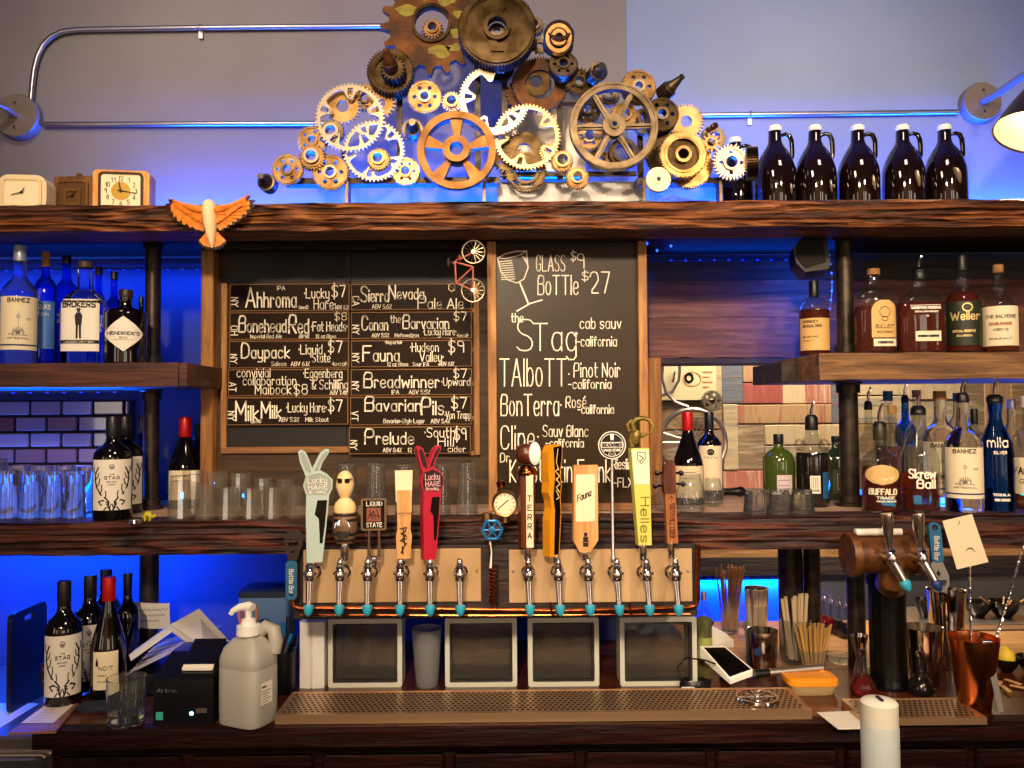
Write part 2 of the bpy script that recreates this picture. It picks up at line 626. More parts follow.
def write(mb, t, x0, x1, base, h, w, fn, m=0, serif=False, rot=False):
    """write t between x0 and x1 on baseline base, capitals h tall (base, h, w in fn's own units; v runs up)"""
    st, tw = text2d(t, serif)
    kx = (x1 - x0) / tw
    for q in st:
        p = [(x0 + a * kx, base + b * h / 9.0) for a, b in q]
        if rot:
            p = [(x0 + b * h / 9.0, base - a * kx) for a, b in q]
        mb.ribbon(p, w, fn, m)
# ------------------------------------------------------------------ the setting
ZT, ZTB = W(512, 202, 2.0).z, W(512, 229, 2.0).z
ZM, ZMB = W(512, 519, 2.0).z, W(512, 552, 2.0).z
ZL, ZLB = W(90, 363, 2.05).z, W(90, 387, 2.05).z
ZR, ZRB = W(930, 352.5, 2.05).z, W(930, 379, 2.05).z
ZC = 0.92
YW = 2.55
XO = W(655, 400, YW).x          # where the back wall stops and the opening starts


def X(px, Y, py=400):
    return W(px, py, Y).x


def Z(px, py, Y):
    return W(px, py, Y).z


struct('wall_front', MB().box((-3, -4.66, 0), (3.2, -4.6, 3.45)), M('tan_room_paint', 'b8977a', .7))
struct('wall_left', MB().box((-3.06, -4.6, 0), (-3, 2.6, 3.45)), M('brown_room_paint', '8a6a50', .7))
struct('wall_right', MB().box((3.2, -4.6, 0), (3.26, 3.3, 3.45)), M('ochre_room_paint', '9a7a5c', .7))
struct('ceiling', MB().box((-3.06, -4.66, 3.45), (3.26, 3.3, 3.5)), M('ceiling_paint', '8a7868', .8))
struct('floor', MB().box((-3, -4.6, -.05), (3, 3.3, 0)), floor_m)
xs = W(625, 40, YW).x
struct('wall_back', MB().box((-2.6, YW, 0), (XO, YW + .06, ZT - .03)), wall_back_m)
struct('wall_upper_left', MB().box((-2.6, YW - .03, ZT - .03), (xs, YW + .06, 3.4)), wall_grey)
struct('wall_upper_right', MB().box((xs, YW, ZT - .03), (2.6, YW + .06, 3.4)), wall_pale)  # upper wall in two tones, meeting at one upright edge
pz = Z(800, 357, 2.5)
struct('wall_back_right', MB().box((XO, YW, pz), (2.6, YW + .06, ZT - .03)), wall_back_m)
YF = 3.2
struct('wall_far', MB().box((XO - .5, YF, 0), (3.2, YF + .05, 2.6)), M('far_wall_paint', '5c5858', .7))
struct('wall_side', MB().box((XO - .05, YW + .06, 0), (XO, YF, 2.3)), wall_back_m)

# planked panel at the back of the right-hand shelves
mb = MB()
px0, px1 = X(648, 2.5), 1.9
zz = [pz, Z(800, 318, 2.5), Z(800, 281, 2.5), Z(800, 262, 2.5)]
for i, (a, b) in enumerate(zip(zz, zz[1:])):
    n = 26
    lo = [(px0 + (px1 - px0) * k / n, a + (random.uniform(-.006, .004) if i == 0 else .001)) for k in range(n + 1)]
    mb.prism(lo + [(px1, b - .001), (px0, b - .001)], [], 2.47 + .004 * i, YW, m=1 if i == 2 else 0)
struct('wall_panel_right', mb, [plank_a, plank_b])
struct('trim_1', MB().box((px0, 2.455, Z(700, 364.5, 2.46)), (px1, YW, pz - .004), 0, .003), plank_b)

# patchwork of reclaimed boards on the far wall
mb = MB()
PW = ['9a7a52', 'b8946a', '8a5a50', '7c8480', 'c2ac86', 'a04e44', '8a7258', 'd0b890', '6a7078', 'b06a5a']
pm = [wood('reclaimed_board_%d' % i, PW[i], PW[i], PW[(i + 4) % 10] if i % 3 else 'd8c4a0', along='XZ'[i % 2], rough=.7, bump=.4) for i in range(10)]


def patch(x0, y0, x1, y1, i, d=.02):
    a, b = W(x0, y1, YF), W(x1, y0, YF)
    mb.box((a.x + .001, YF - d, a.z + .001), (b.x - .001, YF, b.z - .001), i, .003)


for q in [(640, 362, 720, 401, 4), (640, 401, 722, 430, 0), (720, 362, 741, 404, 8), (741, 362, 768, 383, 1), (768, 362, 782, 383, 3),
          (741, 383, 781, 404, 5), (781, 384, 804, 404, 7), (804, 384, 830, 404, 9), (830, 362, 842, 424, 8), (722, 404, 736, 470, 4),
          (736, 404, 830, 424, 1), (763, 424, 842, 445, 7), (763, 445, 842, 470, 4), (720, 470, 763, 495, 9), (763, 470, 842, 495, 1),
          (640, 430, 722, 462, 6), (640, 462, 720, 495, 2), (736, 424, 763, 470, 6), (842, 362, 905, 396, 7), (842, 396, 905, 424, 4), (842, 424, 900, 495, 0),
          (905, 362, 960, 400, 7), (905, 400, 960, 440, 4), (900, 440, 960, 495, 1), (960, 362, 984, 495, 6), (984, 362, 1010, 495, 1), (1010, 362, 1060, 495, 0),
          (640, 495, 760, 540, 1), (760, 495, 900, 540, 4), (900, 495, 1060, 540, 0), (640, 330, 760, 362, 0), (760, 330, 900, 362, 4), (900, 330, 1060, 362, 6)]:
    patch(*q, d=random.uniform(.015, .03))
struct('wall_patchwork', mb, pm)

# glazed brick tiles at the back of the left-hand shelf
mb = MB()
mb.box((-1.9, 2.52, ZM), (X(128, 2.5), YW, Z(60, 400, 2.5)), 1)
th = (Z(60, 400, 2.5) - Z(60, 464, 2.5)) / 4.0
tw = 31.5 / 800 * 2.5
zt = Z(60, 400, 2.5)
for r_ in range(8):
    xr = X(128, 2.5) - .002
    x = xr - (tw * .15 if r_ % 2 == 0 else tw * .62)
    first = True
    while xr > -1.85:
        z1 = zt - r_ * th
        if z1 - th < ZM - .01:
            break
        mb.box((x + .0035, 2.51, z1 - th + .004), (xr - .0035, 2.525, z1 - .004), 0, .003)
        xr = x
        x -= tw
struct('wall_tiles', mb, [tile_material(), M('dark_grout', '1a1414', .9)])


def rough_beam(mb, x0, x1, y0, y1, z0, z1, amp=.004, n=70, m=0, seed=1, k=5, ridge=0.0):
    """a sawn timber whose front and edges wander"""
    rnd = random.Random(seed)
    ring_n = 4 + 2 * k
    off = [[0, 0] for _ in range(ring_n)]
    vs, fs = [], []
    for i in range(n + 1):
        x = x0 + (x1 - x0) * i / n
        prof = [(y1, z0), (y0, z0)] + [(y0, z0 + (z1 - z0) * j / (k + 1)) for j in range(1, k + 1)] + [(y0, z1), (y1, z1)]
        row = []
        for j, (y, z) in enumerate(prof):
            o = off[j]
            o[0] = o[0] * .8 + rnd.uniform(-amp, amp) * .6
            o[1] = o[1] * .8 + rnd.uniform(-amp, amp) * .35
            if y == y1:
                row.append((x, y, z))
            else:
                rg = ridge * math.sin(j * 1.9 + 1.7 * math.sin(x * 1.9 + seed) + .8 * math.sin(x * 4.7 + j * .3)) if z0 < z < z1 else 0
                row.append((x, y + o[0] + rg, z + (min(o[1], .001) if z == z1 else o[1])))
        vs += row
    w = len(prof)
    for i in range(n):
        for j in range(w):
            a, b = i * w + j, i * w + (j + 1) % w
            fs.append((a, b, b + w, a + w))
    fs.append(tuple(range(w)))
    fs.append(tuple(range(n * w + w - 1, n * w - 1, -1)))
    mb.add(vs, fs, m, True)
    return mb


# the three long timbers and the two short shelves
t = thing('timber_shelf', 'long rough-sawn timber shelf running along the top under the gears and jugs', 'shelf', (0, 2.2, ZTB))
rough_beam(MB(), -1.75, 1.75, 2.0, 2.12, ZTB, ZT, .004, 150, seed=3, k=16, ridge=.0035).build('front_beam', beam_wood, t)
MB().box((-1.75, 2.12, ZT - .028), (1.75, YW - .001, ZT - .001)).build('shelf_board', dark_frame, t)
t = thing('timber_shelf', 'long dark timber shelf at mid height behind the beer tap handles', 'shelf', (0, 2.2, ZMB))
rough_beam(MB(), -1.75, 1.75, 2.0, 2.10, ZMB, ZM, .0025, 150, seed=5, k=16, ridge=.0022).build('front_beam', mid_wood, t)
MB().box((-1.75, 2.10, ZM - .045), (1.75, 2.50, ZM)).build('shelf_board', shelf_top_wood, t)
t = thing('short_shelf', 'short dark red wooden shelf on the left carrying the gin bottles', 'shelf', (-1.2, 2.2, ZLB))
x1 = X(178, 2.05)
rough_beam(MB(), -1.75, x1, 2.05, 2.40, ZLB, ZL, .0015, 50, seed=6, k=3).build('shelf_board', step_wood, t)
MB().box((x1, 2.052, ZLB), (x1 + .022, 2.40, ZL - .001), 0, .002).build('end_cap', step_wood, t)
t = thing('short_shelf', 'short weathered wooden shelf on the right carrying the whiskey bottles', 'shelf', (1.2, 2.2, ZRB))
x0 = X(820, 2.05)
rough_beam(MB(), x0, 1.75, 2.05, 2.46, ZRB, ZR, .002, 50, seed=8, k=3).build('shelf_board', step_light, t)
MB().box((X(770, 2.3), 2.20, ZRB), (x0 - .001, 2.46, ZR - .012), 0, .002).build('side_ledge', plank_b, t)

# posts of black pipe carrying the shelves
def pipe(px, py, Y, z0, z1, label, r=.024, flange=True):
    p = W(px, py, Y)
    t = thing('pipe_post', label, 'post', (p.x, Y, z0), 'black pipe posts')
    MB().rod((p.x, Y, z0), (p.x, Y, z1), r, seg=24).build('pipe', iron, t)
    if flange:
        MB().lathe([(0, 0), (r * 1.6, 0), (r * 1.6, .008), (r * 1.25, .012), (r * 1.25, .03), (r, .032), (0, .032)], (p.x, Y, z0), 24).build('flange', iron, t)
        MB().lathe([(0, 0), (r * 1.25, 0), (r * 1.25, .022), (r * 1.5, .026), (r * 1.5, .03), (0, .03)], (p.x, Y, z1 - .03), 24).build('flange', iron, t)


pipe(153, 300, 2.27, ZL, ZT - .0285, 'black pipe post rising from the gin shelf to the top timber', .0212)
pipe(151, 450, 2.27, ZM, ZLB - .0005, 'black pipe post under the gin shelf beside the deer label wine bottles', .0212)
pipe(149, 600, 2.3, ZC, ZM - .0455, 'black pipe post wrapped with a taped note at the lower left', .026)
pipe(845, 290, 2.2, ZR, ZT - .0285, 'black pipe post left of the four whiskey bottles, under the top shelf', .0225)
pipe(849, 440, 2.22, ZM, ZRB - .0005, 'black pipe post between the handled black jar and the amber whiskey bottle', .0255)
pipe(790.5, 580, 2.42, ZC, ZM - .0455, 'thick black pipe post behind the box of straws', .0357, False)
pipe(812, 580, 2.42, ZC, ZM - .0455, 'thinner black pipe post just right of the thick one behind the straws', .0245, False)

# counters
t = thing('back_bar_counter', 'dark wooden back bar counter with a thick worn front edge', 'counter', (0, 2.0, 0))
xl = X(38, 1.87)
m = MB().box((xl, 1.90, ZC - .05), (1.75, 2.25, ZC))
m.box((xl, 2.25, ZC - .05), (X(699, 2.3), YW - .001, ZC))
m.build('worktop', counter_wood, t)
rough_beam(MB(), xl, 1.75, 1.865, 1.90, ZC - .045, ZC - .001, .002, 90, seed=12, k=2).build('front_edge', edge_wood, t)
m = MB().box((xl + .01, 1.93, 0), (1.75, 2.24, ZC - .05))
for i in range(9):
    xa = xl + .03 + i * .31
    m.box((xa, 1.915, .08), (xa + .29, 1.93, ZC - .085), 0, .006)
m.build('cabinet_front', edge_wood, t)
t = thing('prep_counter', 'pale oak prep counter behind the back bar on the right', 'counter', (.9, 2.6, 0))
MB().box((X(700, 2.3), 2.255, ZC - .04), (2.2, 2.76, ZC - .002)).build('worktop', oak, t)
MB().box((X(700, 2.3) + .02, 2.30, 0), (2.2, 2.74, ZC - .04)).build('cabinet_front', dark_frame, t)
t = thing('undercounter_cooler', 'stainless undercounter cooler glowing blue at the far left', 'cooler', (-1.5, 2.2, 0))
MB().box((-2.2, 1.98, 0), (xl - .012, 2.54, .86), 0, .006).build('body', steel, t)
m = MB().box((-2.0, 1.955, .12), (xl - .03, 1.98, .82), 0, .006)
m.rod((-1.5, 1.93, .5), (-1.5, 1.93, .78), .008)
m.build('door', steel, t)
t = thing('service_bar', 'wooden service bar ledge in front carrying the squeeze bottle', 'counter', (.7, 1.3, 0))
MB().box((-1.6, 1.15, .86), (1.6, 1.52, .898), 0, .004).build('bar_top', counter_wood, t)
MB().box((-1.6, 1.2, 0), (1.6, 1.47, .86)).build('panel', edge_wood, t)

# apron board under the middle shelf on the right
m = MB()
m.box((XO + .01, 3.16, Z(860, 556, 3.17)), (2.4, YF - .001, Z(860, 540, 3.17)), 0)
m.box((XO + .01, 3.15, Z(860, 574, 3.16)), (2.4, YF - .001, Z(860, 556.5, 3.16)), 1)
o = m.build('ledge_board', [oak, plank_b])
tag(o, 'long ledge board of pale and dark wood on the far wall below the patchwork', 'board')
# brown post beside the wine menu
tag(MB().box((X(647, 2.3), 2.27, ZM), (X(660, 2.3), 2.33, Z(653, 358, 2.3)), 0, .003).build('wooden_post', wood('amber_post_wood', '6a3c14', '96601e', 'b87c34', along='Z', rough=.5)),
    'amber brown wooden post standing right of the wine menu frame', 'post')

# ------------------------------------------------------------------ blue LED tape: the lamps that tint the walls
def led(name, x0, x1, y, z, label, tx, ty, tz, watts, sz=.02, spread=PI):
    t = thing(name, label, 'led strip', ((x0 + x1) / 2, y, z), 'blue led tape runs')
    MB().box((x0, y - .004, z - .002), (x1, y + .004, z + .002)).build('tape', black_plastic, t)
    m = MB()
    n = max(2, int((x1 - x0) / .045))
    for i in range(n):
        xx = x0 + (i + .5) * (x1 - x0) / n
        m.box((xx - .003, y - .003 + .004 * ty, z - .002 + .003 * tz), (xx + .003, y + .003 + .004 * ty, z + .002 + .003 * tz))
    o = m.build('led_beads', led_dim, t)
    o['kind'] = 'stuff'
    a = area('led_tape_light', ((x0 + x1) / 2, y + .012 * ty, z + .012 * tz), ((x0 + x1) / 2 + tx, y + .012 * ty + (ty if abs(ty) < 1.2 else .15), z + .012 * tz + tz), x1 - x0, sz, watts, BLUE, spread)
    return a


led('led_tape', -1.16, .30, YW - .036, ZT + .03, 'blue led tape on the wall behind the gears just above the top shelf', 0, -1.5, 1.0, 62)
led('led_tape', .42, 1.0, YW - .006, ZT + .03, 'blue led tape on the wall behind the pale metal disc and first amber jug', 0, -1.5, 1.0, 26)
led('led_tape', 1.25, 1.8, YW - .006, ZT + .03, 'blue led tape on the wall below the right wall lamp', 0, -1.5, 1.0, 24)
led('led_tape', -1.7, XO - .05, 2.46, ZTB - .01, 'blue led tape under the top shelf on the left', 0, .5, -.85, 8)
led('led_tape', XO + .03, 1.05, 2.53, ZTB + .02, 'blue led tape under the top shelf over the plank panel', 0, -1.5, -1.0, 9)
led('led_tape', -1.7, X(140, 2.3), 2.2, ZLB - .006, 'blue led tape under the gin shelf above the tiles', 0, -.12, -1, 5, spread=R(75))
led('led_tape', -1.7, X(98, 2.3), 2.475, ZM + .008, 'blue led tape on the shelf behind the blue lit pint glasses', 0, -.9, .45, 22)
led('led_tape', -1.7, -1.0, 2.36, ZM - .05, 'blue led tape under the middle shelf above the red wines', 0, .35, -.95, 22)
led('led_tape', .72, 1.12, YF - .006, Z(760, 577, 3.19), 'blue led tape on the far wall above the brown straws', 0, -1.5, -1.0, 16)
led('led_tape', 1.0, 1.7, 2.46, ZM + .008, 'blue led tape behind the bottles at the right end of the middle shelf', 0, -.8, .6, 9)
area('far_room_ceiling_light', (1.1, 2.75, 2.5), (1.05, 3.2, 1.5), .5, .2, 26, (1, .84, .62))
area('prep_counter_light', (1.3, 2.7, 1.33), (1.3, 2.8, .9), .7, .08, 4, (1, .84, .62))
# ------------------------------------------------------------------ bottles
PROF = {
    'bordeaux': [(.93, 0), (1, .014), (1, .60), (.95, .645), (.78, .69), (.52, .725), (.38, .755), (.34, .80), (.33, 1)],
    'burgundy': [(.93, 0), (1, .014), (1, .40), (.96, .46), (.80, .55), (.58, .65), (.42, .73), (.34, .80), (.33, 1)],
    'spirit': [(.94, 0), (1, .014), (1, .56), (.97, .60), (.85, .645), (.62, .69), (.42, .72), (.34, .76), (.32, 1)],
    'tall': [(.94, 0), (1, .012), (1, .66), (.94, .70), (.74, .74), (.48, .77), (.36, .80), (.33, 1)],
    'squat': [(.95, 0), (1, .02), (1, .60), (.97, .66), (.86, .72), (.62, .77), (.36, .80), (.30, .83), (.28, 1)],
    'flask': [(.95, 0), (1, .02), (1, .52), (.96, .60), (.82, .67), (.58, .73), (.36, .78), (.29, .82), (.28, 1)],
    'bulbneck': [(.90, 0), (.96, .014), (1, .30), (1, .48), (.92, .55), (.66, .62), (.36, .66), (.40, .70), (.42, .74), (.36, .79), (.28, .83), (.27, 1)],
    'slant': [(.95, 0), (1, .012), (1, .50), (.92, .58), (.74, .67), (.52, .76), (.40, .82), (.40, .85), (.36, 1)],
    'apothecary': [(.92, 0), (1, .02), (1, .66), (.96, .70), (.80, .73), (.42, .755), (.30, .78), (.28, .82), (.30, 1)],
    'milagro': [(.92, 0), (.98, .012), (1, .30), (.98, .50), (.90, .60), (.66, .70), (.42, .78), (.36, .84), (.40, .91), (.44, 1)],
    'jug': [(.92, 0), (1, .02), (1, .54), (.97, .60), (.84, .68), (.62, .74), (.42, .79), (.36, .84), (.35, 1)],
}


def bottle(label, x0, x1, ytop, Y, zs, kind, gm, liq=None, cap=None, labels=(), group=None, sy=1.0, pw=2.0, pour=None, name='bottle', yb=None, rz=0, capr=1.12, seg=36):
    """one bottle: photo columns x0..x1 give its width at depth Y, ytop its height above the surface zs.
    liq = (material, fill 0..1); cap = (material, share of height); labels = dicts; pour = pixels of pourer above ytop"""
    pc = W((x0 + x1) / 2, 450, Y)
    Rr = (x1 - x0) / 2 / 800 * Y
    H = W((x0 + x1) / 2, ytop, Y).z - zs
    if not rz:
        rz = math.atan2(-pc.x, Y) * (.9 if pw == 2 else .25)
    t = thing(name, label, 'bottle', (pc.x, Y, zs), group, rz)
    P = [(r * Rr, z * H) for r, z in PROF[kind]]
    rn = P[-1][0]
    ztop = H * (1 - (cap[1] if cap else .015))
    body = [(0, 0)] + [p for p in P if p[1] < ztop] + [(rn, ztop), (rn * .9, ztop), (0, ztop)]
    MB().lathe(body, seg=seg, sy=sy, pw=1 * pw).build('body', gm, t, world=False)

    def rad(z):
        for (r0, z0), (r1, z1) in zip(P, P[1:]):
            if z0 <= z <= z1:
                return r0 + (r1 - r0) * (z - z0) / max(z1 - z0, 1e-6)
        return rn
    if liq:
        zl = H * liq[1]
        q = [(0, .007)] + [(rad(.008) * .93, .007)] + [(r * .955, max(z, .012)) for r, z in P[1:] if z < zl] + [(rad(zl) * .955, zl), (0, zl)]
        MB().lathe(q, seg=seg, sy=sy * .98, pw=pw).build('liquid', liq[0], t, world=False)
    if cap:
        c = rn * capr
        MB().lathe([(0, ztop), (c * .97, ztop), (c, ztop + .002), (c, H - .003), (c * .94, H), (0, H)], seg=20).build('cap', cap[0], t, world=False)
    if pour:
        pm_ = MB()
        hp = pour / 800 * Y
        pm_.lathe([(0, H - .012), (rn * 1.02, H - .012), (rn * 1.1, H + .004), (rn * .7, H + .012), (0, H + .012)], seg=16)
        pm_.build('stopper', black_plastic, t, world=False)
        k = hp
        MB().tube([(0, 0, H + .008), (0, 0, H + k * .5), (k * .06, 0, H + k * .72), (k * .16, 0, H + k * .9), (k * .1, 0, H + k)], [.0048, .004, .0036, .003, .0026], seg=8).build('pourer', chrome, t, world=False)
    for L in labels:
        add_label(t, L, P, rad, H, sy, pw)
    return t


def surf(rad, sy, pw, u, z, eps):
    r = rad(z) + eps
    k = min(abs(u) / r, .999)
    return (u, -sy * r * (1 - k ** pw) ** (1 / pw), z)


def add_label(t, L, P, rad, H, sy, pw):
    """L: z=(lo, hi) shares of height, w = share of the width covered, m = paper, c = centre shift; lines = (text, x0, x1, base, cap height, weight[, ink]) in label shares; art = strokes in label shares"""
    z0, z1 = L['z'][0] * H, L['z'][1] * H
    rr = rad((z0 + z1) / 2)
    w = rr * L.get('w', .9)
    cu = rr * L.get('c', 0)
    hz = z1 - z0
    NU, NV = 28, 12
    e = L.get('e', .0006)
    if L.get('m'):
        vs, fs = [], []
        for j in range(NV + 1):
            for i in range(NU + 1):
                s_ = -1 + 2 * i / NU
                zz = z0 + hz * j / NV
                ww = w
                if L.get('shape') == 'diamond':
                    ww = w * max(.02, 1 - abs(2 * j / NV - 1) ** 1.5)
                elif L.get('shape') == 'round':
                    ww = w * math.sqrt(max(.004, 1 - (2 * j / NV - 1) ** 2))
                elif L.get('shape') == 'arch':
                    ww = w * (1 if j < NV * .7 else math.sqrt(max(.01, 1 - ((j / NV - .7) / .32) ** 2)))
                u = max(-rr * .985, min(rr * .985, cu + ww * s_))
                vs.append(surf(rad, sy, pw, u, zz, e))
        for j in range(NV):
            for i in range(NU):
                a = j * (NU + 1) + i
                fs.append((a, a + 1, a + NU + 2, a + NU + 1))
        lab = MB().add(vs, fs, 0, True).build('label', L['m'], t, world=False, recalc=False)
    else:
        lab = t
    if L.get('lines') or L.get('art') or L.get('bands') or L.get('fill'):
        mk = MB()
        inks = [L.get('ink', ink)]
        fn = lambda u, v: surf(rad, sy, pw, max(-rr * .99, min(rr * .99, cu + (u - .5) * 2 * w)), z0 + v * hz, e + .0005)
        asp = 2 * w / hz

        def mi(x):
            if x not in inks:
                inks.append(x)
            return inks.index(x)
        for l in L.get('lines', ()):
            write(mk, l[0], l[1], l[2], l[3], l[4], l[5], fn, mi(l[6]) if len(l) > 6 else 0)
        for a in L.get('art', ()):
            mk.ribbon(a[0], a[1], fn, mi(a[2]) if len(a) > 2 else 0)
        for b in L.get('bands', ()):
            n = 16
            x0_, x1_ = (b[3], b[4]) if len(b) > 3 else (0, 1)
            for i in range(n):
                a0, a1 = x0_ + (x1_ - x0_) * i / n, x0_ + (x1_ - x0_) * (i + 1) / n
                mk.add([fn(a0, b[0]), fn(a1, b[0]), fn(a1, b[1]), fn(a0, b[1])], [(0, 1, 2, 3)], mi(b[2]))
        for pl, m_ in L.get('fill', ()):
            tri = tessellate_polygon([[Vector((p[0], p[1], 0)) for p in pl]])
            mk.add([fn(*p) for p in pl], [tuple(q) for q in tri], mi(m_))
        o = mk.build('print', inks, None, world=False, recalc=False)
        o.parent = lab
    return lab


def arc(cx, cy, rx, ry, a0, a1, n=10):
    return [(cx + rx * math.cos(R(a0 + (a1 - a0) * i / n)), cy + ry * math.sin(R(a0 + (a1 - a0) * i / n))) for i in range(n + 1)]


def stag_art():
    """a stag's head with spreading antlers along the lower label"""
    A = []
    for s in (-1, 1):
        f = lambda pts: [(.5 + s * x, y) for x, y in pts]
        A += [(f([(.07, .17), (.16, .24), (.30, .32), (.40, .46), (.44, .60), (.42, .74), (.36, .84)]), .035),
              (f([(.30, .32), (.26, .42), (.27, .50)]), .028), (f([(.40, .46), (.33, .54), (.32, .62)]), .026), (f([(.44, .60), (.36, .66), (.34, .74)]), .022),
              (f([(.16, .24), (.15, .32), (.17, .38)]), .026), (f([(.43, .70), (.48, .78), (.47, .86)]), .02),
              (f([(.10, .15), (.24, .20), (.34, .17), (.28, .11), (.12, .12)]), .03), (f([(.08, .17), (.09, .08), (.04, .01)]), .045),
              (f([(.02, .12), (.05, .05)]), .03), (f([(.14, .06), (.20, .01)]), .03)]
    A += [(arc(.5, .86, .07, .045, 0, 360, 14), .012), ([(.46, .87), (.48, .84), (.5, .86), (.52, .84), (.54, .87)], .02)]
    return A


STAG = dict(z=(.10, .585), w=.93, m=paper, art=stag_art(), lines=[('THE', .44, .56, .70, .02, .008, greyink), ('STAG', .30, .70, .615, .055, .014), ('NORTH COAST', .36, .64, .55, .02, .007, greyink), ('CABERNET', .4, .6, .5, .016, .006, greyink)])
CAPB = (black_foil, .20)
# deer-label reds on the middle shelf at the left
for lab_, a, b, yt, Y, w_ in [('deer antler label wine bottle standing frontmost left of the pipe post on the middle shelf', 95, 131, 416.5, 2.07, 0),
                          ('second deer label wine bottle, tucked behind the frontmost one on the middle shelf', 108, 142, 416, 2.19, 0),
                          ('third wine bottle, hidden deepest behind the two deer label bottles on the middle shelf', 128, 158, 415.5, 2.36, 0)]:
    bottle(lab_, a, b, yt, Y, ZM, 'bordeaux', wine_glass_m, None, CAPB, [STAG], 'deer label red wines on the middle shelf', name='wine_bottle')
# lower left reds on the counter
for lab_, a, b, yt, Y in [('deer antler label wine bottle standing leftmost on the counter', 49, 83, 581, 2.03),
                          ('second deer label wine bottle on the counter, half behind the leftmost one', 76, 108, 575, 2.15)]:
    bottle(lab_, a, b, yt, Y, ZC, 'bordeaux', wine_glass_m, None, CAPB, [STAG], 'red wines on the counter', name='wine_bottle')
bottle('red-topped wine bottle with a cream label on the counter, third from the left', 94, 127, 577, 2.05, ZC, 'burgundy', wine_glass_m, None, (red_foil, .19),
       [dict(z=(.13, .43), w=.66, c=-.1, m=cream, lines=[('NOIT', .22, .8, .52, .09, .02), ('FAMILY', .2, .55, .36, .035, .012), ('PINOT', .2, .6, .2, .03, .01)], fill=[([(.1, .62), (.2, .62), (.2, .72), (.15, .86), (.1, .72)], ink)])], 'red wines on the counter', name='wine_bottle')
bottle('black-capped wine bottle behind the red-topped one on the counter', 93, 122, 569, 2.28, ZC, 'bordeaux', wine_glass_m, None, CAPB, [], 'red wines on the counter', name='wine_bottle')
bottle('unlabelled dark wine bottle on the counter just left of the note-wrapped pipe', 118, 140, 573, 2.18, ZC, 'bordeaux', wine_glass_m, None, CAPB, [], 'red wines on the counter', name='wine_bottle', seg=24)

# red-capped bottles in the shade left of the beer menu
bottle('bright red-capped wine bottle behind the stacked tumblers left of the beer menu', 169, 201, 417, 2.3, ZM, 'burgundy', wine_glass_m, None, (red_foil, .22), [dict(z=(.1, .42), w=.9, m=cream, bands=[(.5, .53, greyink, .3, .7), (.4, .42, greyink, .35, .65)])], name='wine_bottle')
bottle('dark wine bottle half hidden behind the bright red-capped bottle', 186, 210, 424, 2.42, ZM, 'bordeaux', wine_glass_m, None, CAPB, [], name='wine_bottle')

# gin shelf, upper left
MEZ = dict(z=(.12, .56), w=.95, m=cream, lines=[('BANHEZ', .2, .8, .895, .07, .02), ('MEZCAL', .25, .75, .27, .035, .012, greyink), ('ARTESANAL', .2, .8, .2, .03, .010, greyink)],
           art=[([(.5, .72), (.5, .34)], .008, greyink), (arc(.5, .62, .05, .03, 0, 360, 8), .012, greyink), (arc(.78, .58, .06, .02, 0, 360, 6), .01, greyink)] +
               [([(.5, .30), (.5 + .16 * math.cos(R(k)), .33 + .09 * math.sin(R(k)))], .02, greyink) for k in range(0, 181, 22)],
           bands=[(.075, .105, M('navy_print', '28406e', .6))])
bottle('clear spirit bottle with a tall cream agave label, leftmost on the gin shelf', 1, 34, 246, 2.12, ZL, 'spirit', vodka, None, (M('grey_foil', 'a8b2c0', .35, .4), .13), [MEZ], 'bottles on the gin shelf')
bottle('slim blue lit bottle with a frosted label, second on the gin shelf', 33, 54, 252, 2.2, ZL, 'tall', cobalt, None, (cork, .13), [dict(z=(.15, .56), w=.8, m=M('blue_lit_label', '4a78c8', .5), lines=[('DUKE', .2, .8, .84, .08, .02, paper), ('GIN', .3, .7, .7, .05, .015, paper)])], 'bottles on the gin shelf')  # clear bottle, blue led light put into its glass and label colour
bottle('dark blue bottle with white script, behind the slim blue bottle and the boxy gin', 53, 76, 256, 2.32, ZL, 'tall', cobalt, None, (black_foil, .07), [dict(z=(.2, .6), w=.9, lines=[('day', .05, .95, .52, .22, .05)], ink=chalk)], 'bottles on the gin shelf')
bottle('boxy clear gin bottle whose white label shows a standing man in a hat', 64, 103, 262, 2.12, ZL, 'spirit', vodka, None, (M('dark_wood_stopper', '4a3a34', .5), .06),
       [dict(z=(.12, .62), w=.92, m=paper, lines=[("BROKERS", .08, .92, .845, .10, .03), ('LONDON DRY GIN', .12, .88, .165, .028, .008, paper)], bands=[(.145, .215, ink)],
             fill=[([(.42, .50), (.58, .50), (.60, .68), (.55, .74), (.45, .74), (.40, .68)], ink), ([(.43, .5), (.49, .5), (.48, .24), (.43, .24)], ink), ([(.51, .5), (.57, .5), (.57, .24), (.52, .24)], ink),
                   ([(.46, .745), (.54, .745), (.54, .785), (.46, .785)], ink), ([(.42, .785), (.58, .785), (.58, .797), (.42, .797)], ink), ([(.46, .797), (.54, .797), (.54, .825), (.46, .825)], ink)])], 'bottles on the gin shelf', sy=.8, pw=4)
bottle('blue lit bottle just right of the boxy gin, in the back row', 88, 106, 267, 2.28, ZL, 'spirit', cobalt, None, (black_foil, .08), [], 'bottles on the gin shelf')  # blue led light put into the glass colour
bottle('blue lit bottle with the pale label edge, behind the black apothecary bottle', 103, 122, 272, 2.26, ZL, 'spirit', cobalt, None, (black_foil, .08), [dict(z=(.1, .5), w=.9, m=paper)], 'bottles on the gin shelf')  # here too the glass colour carries the blue light
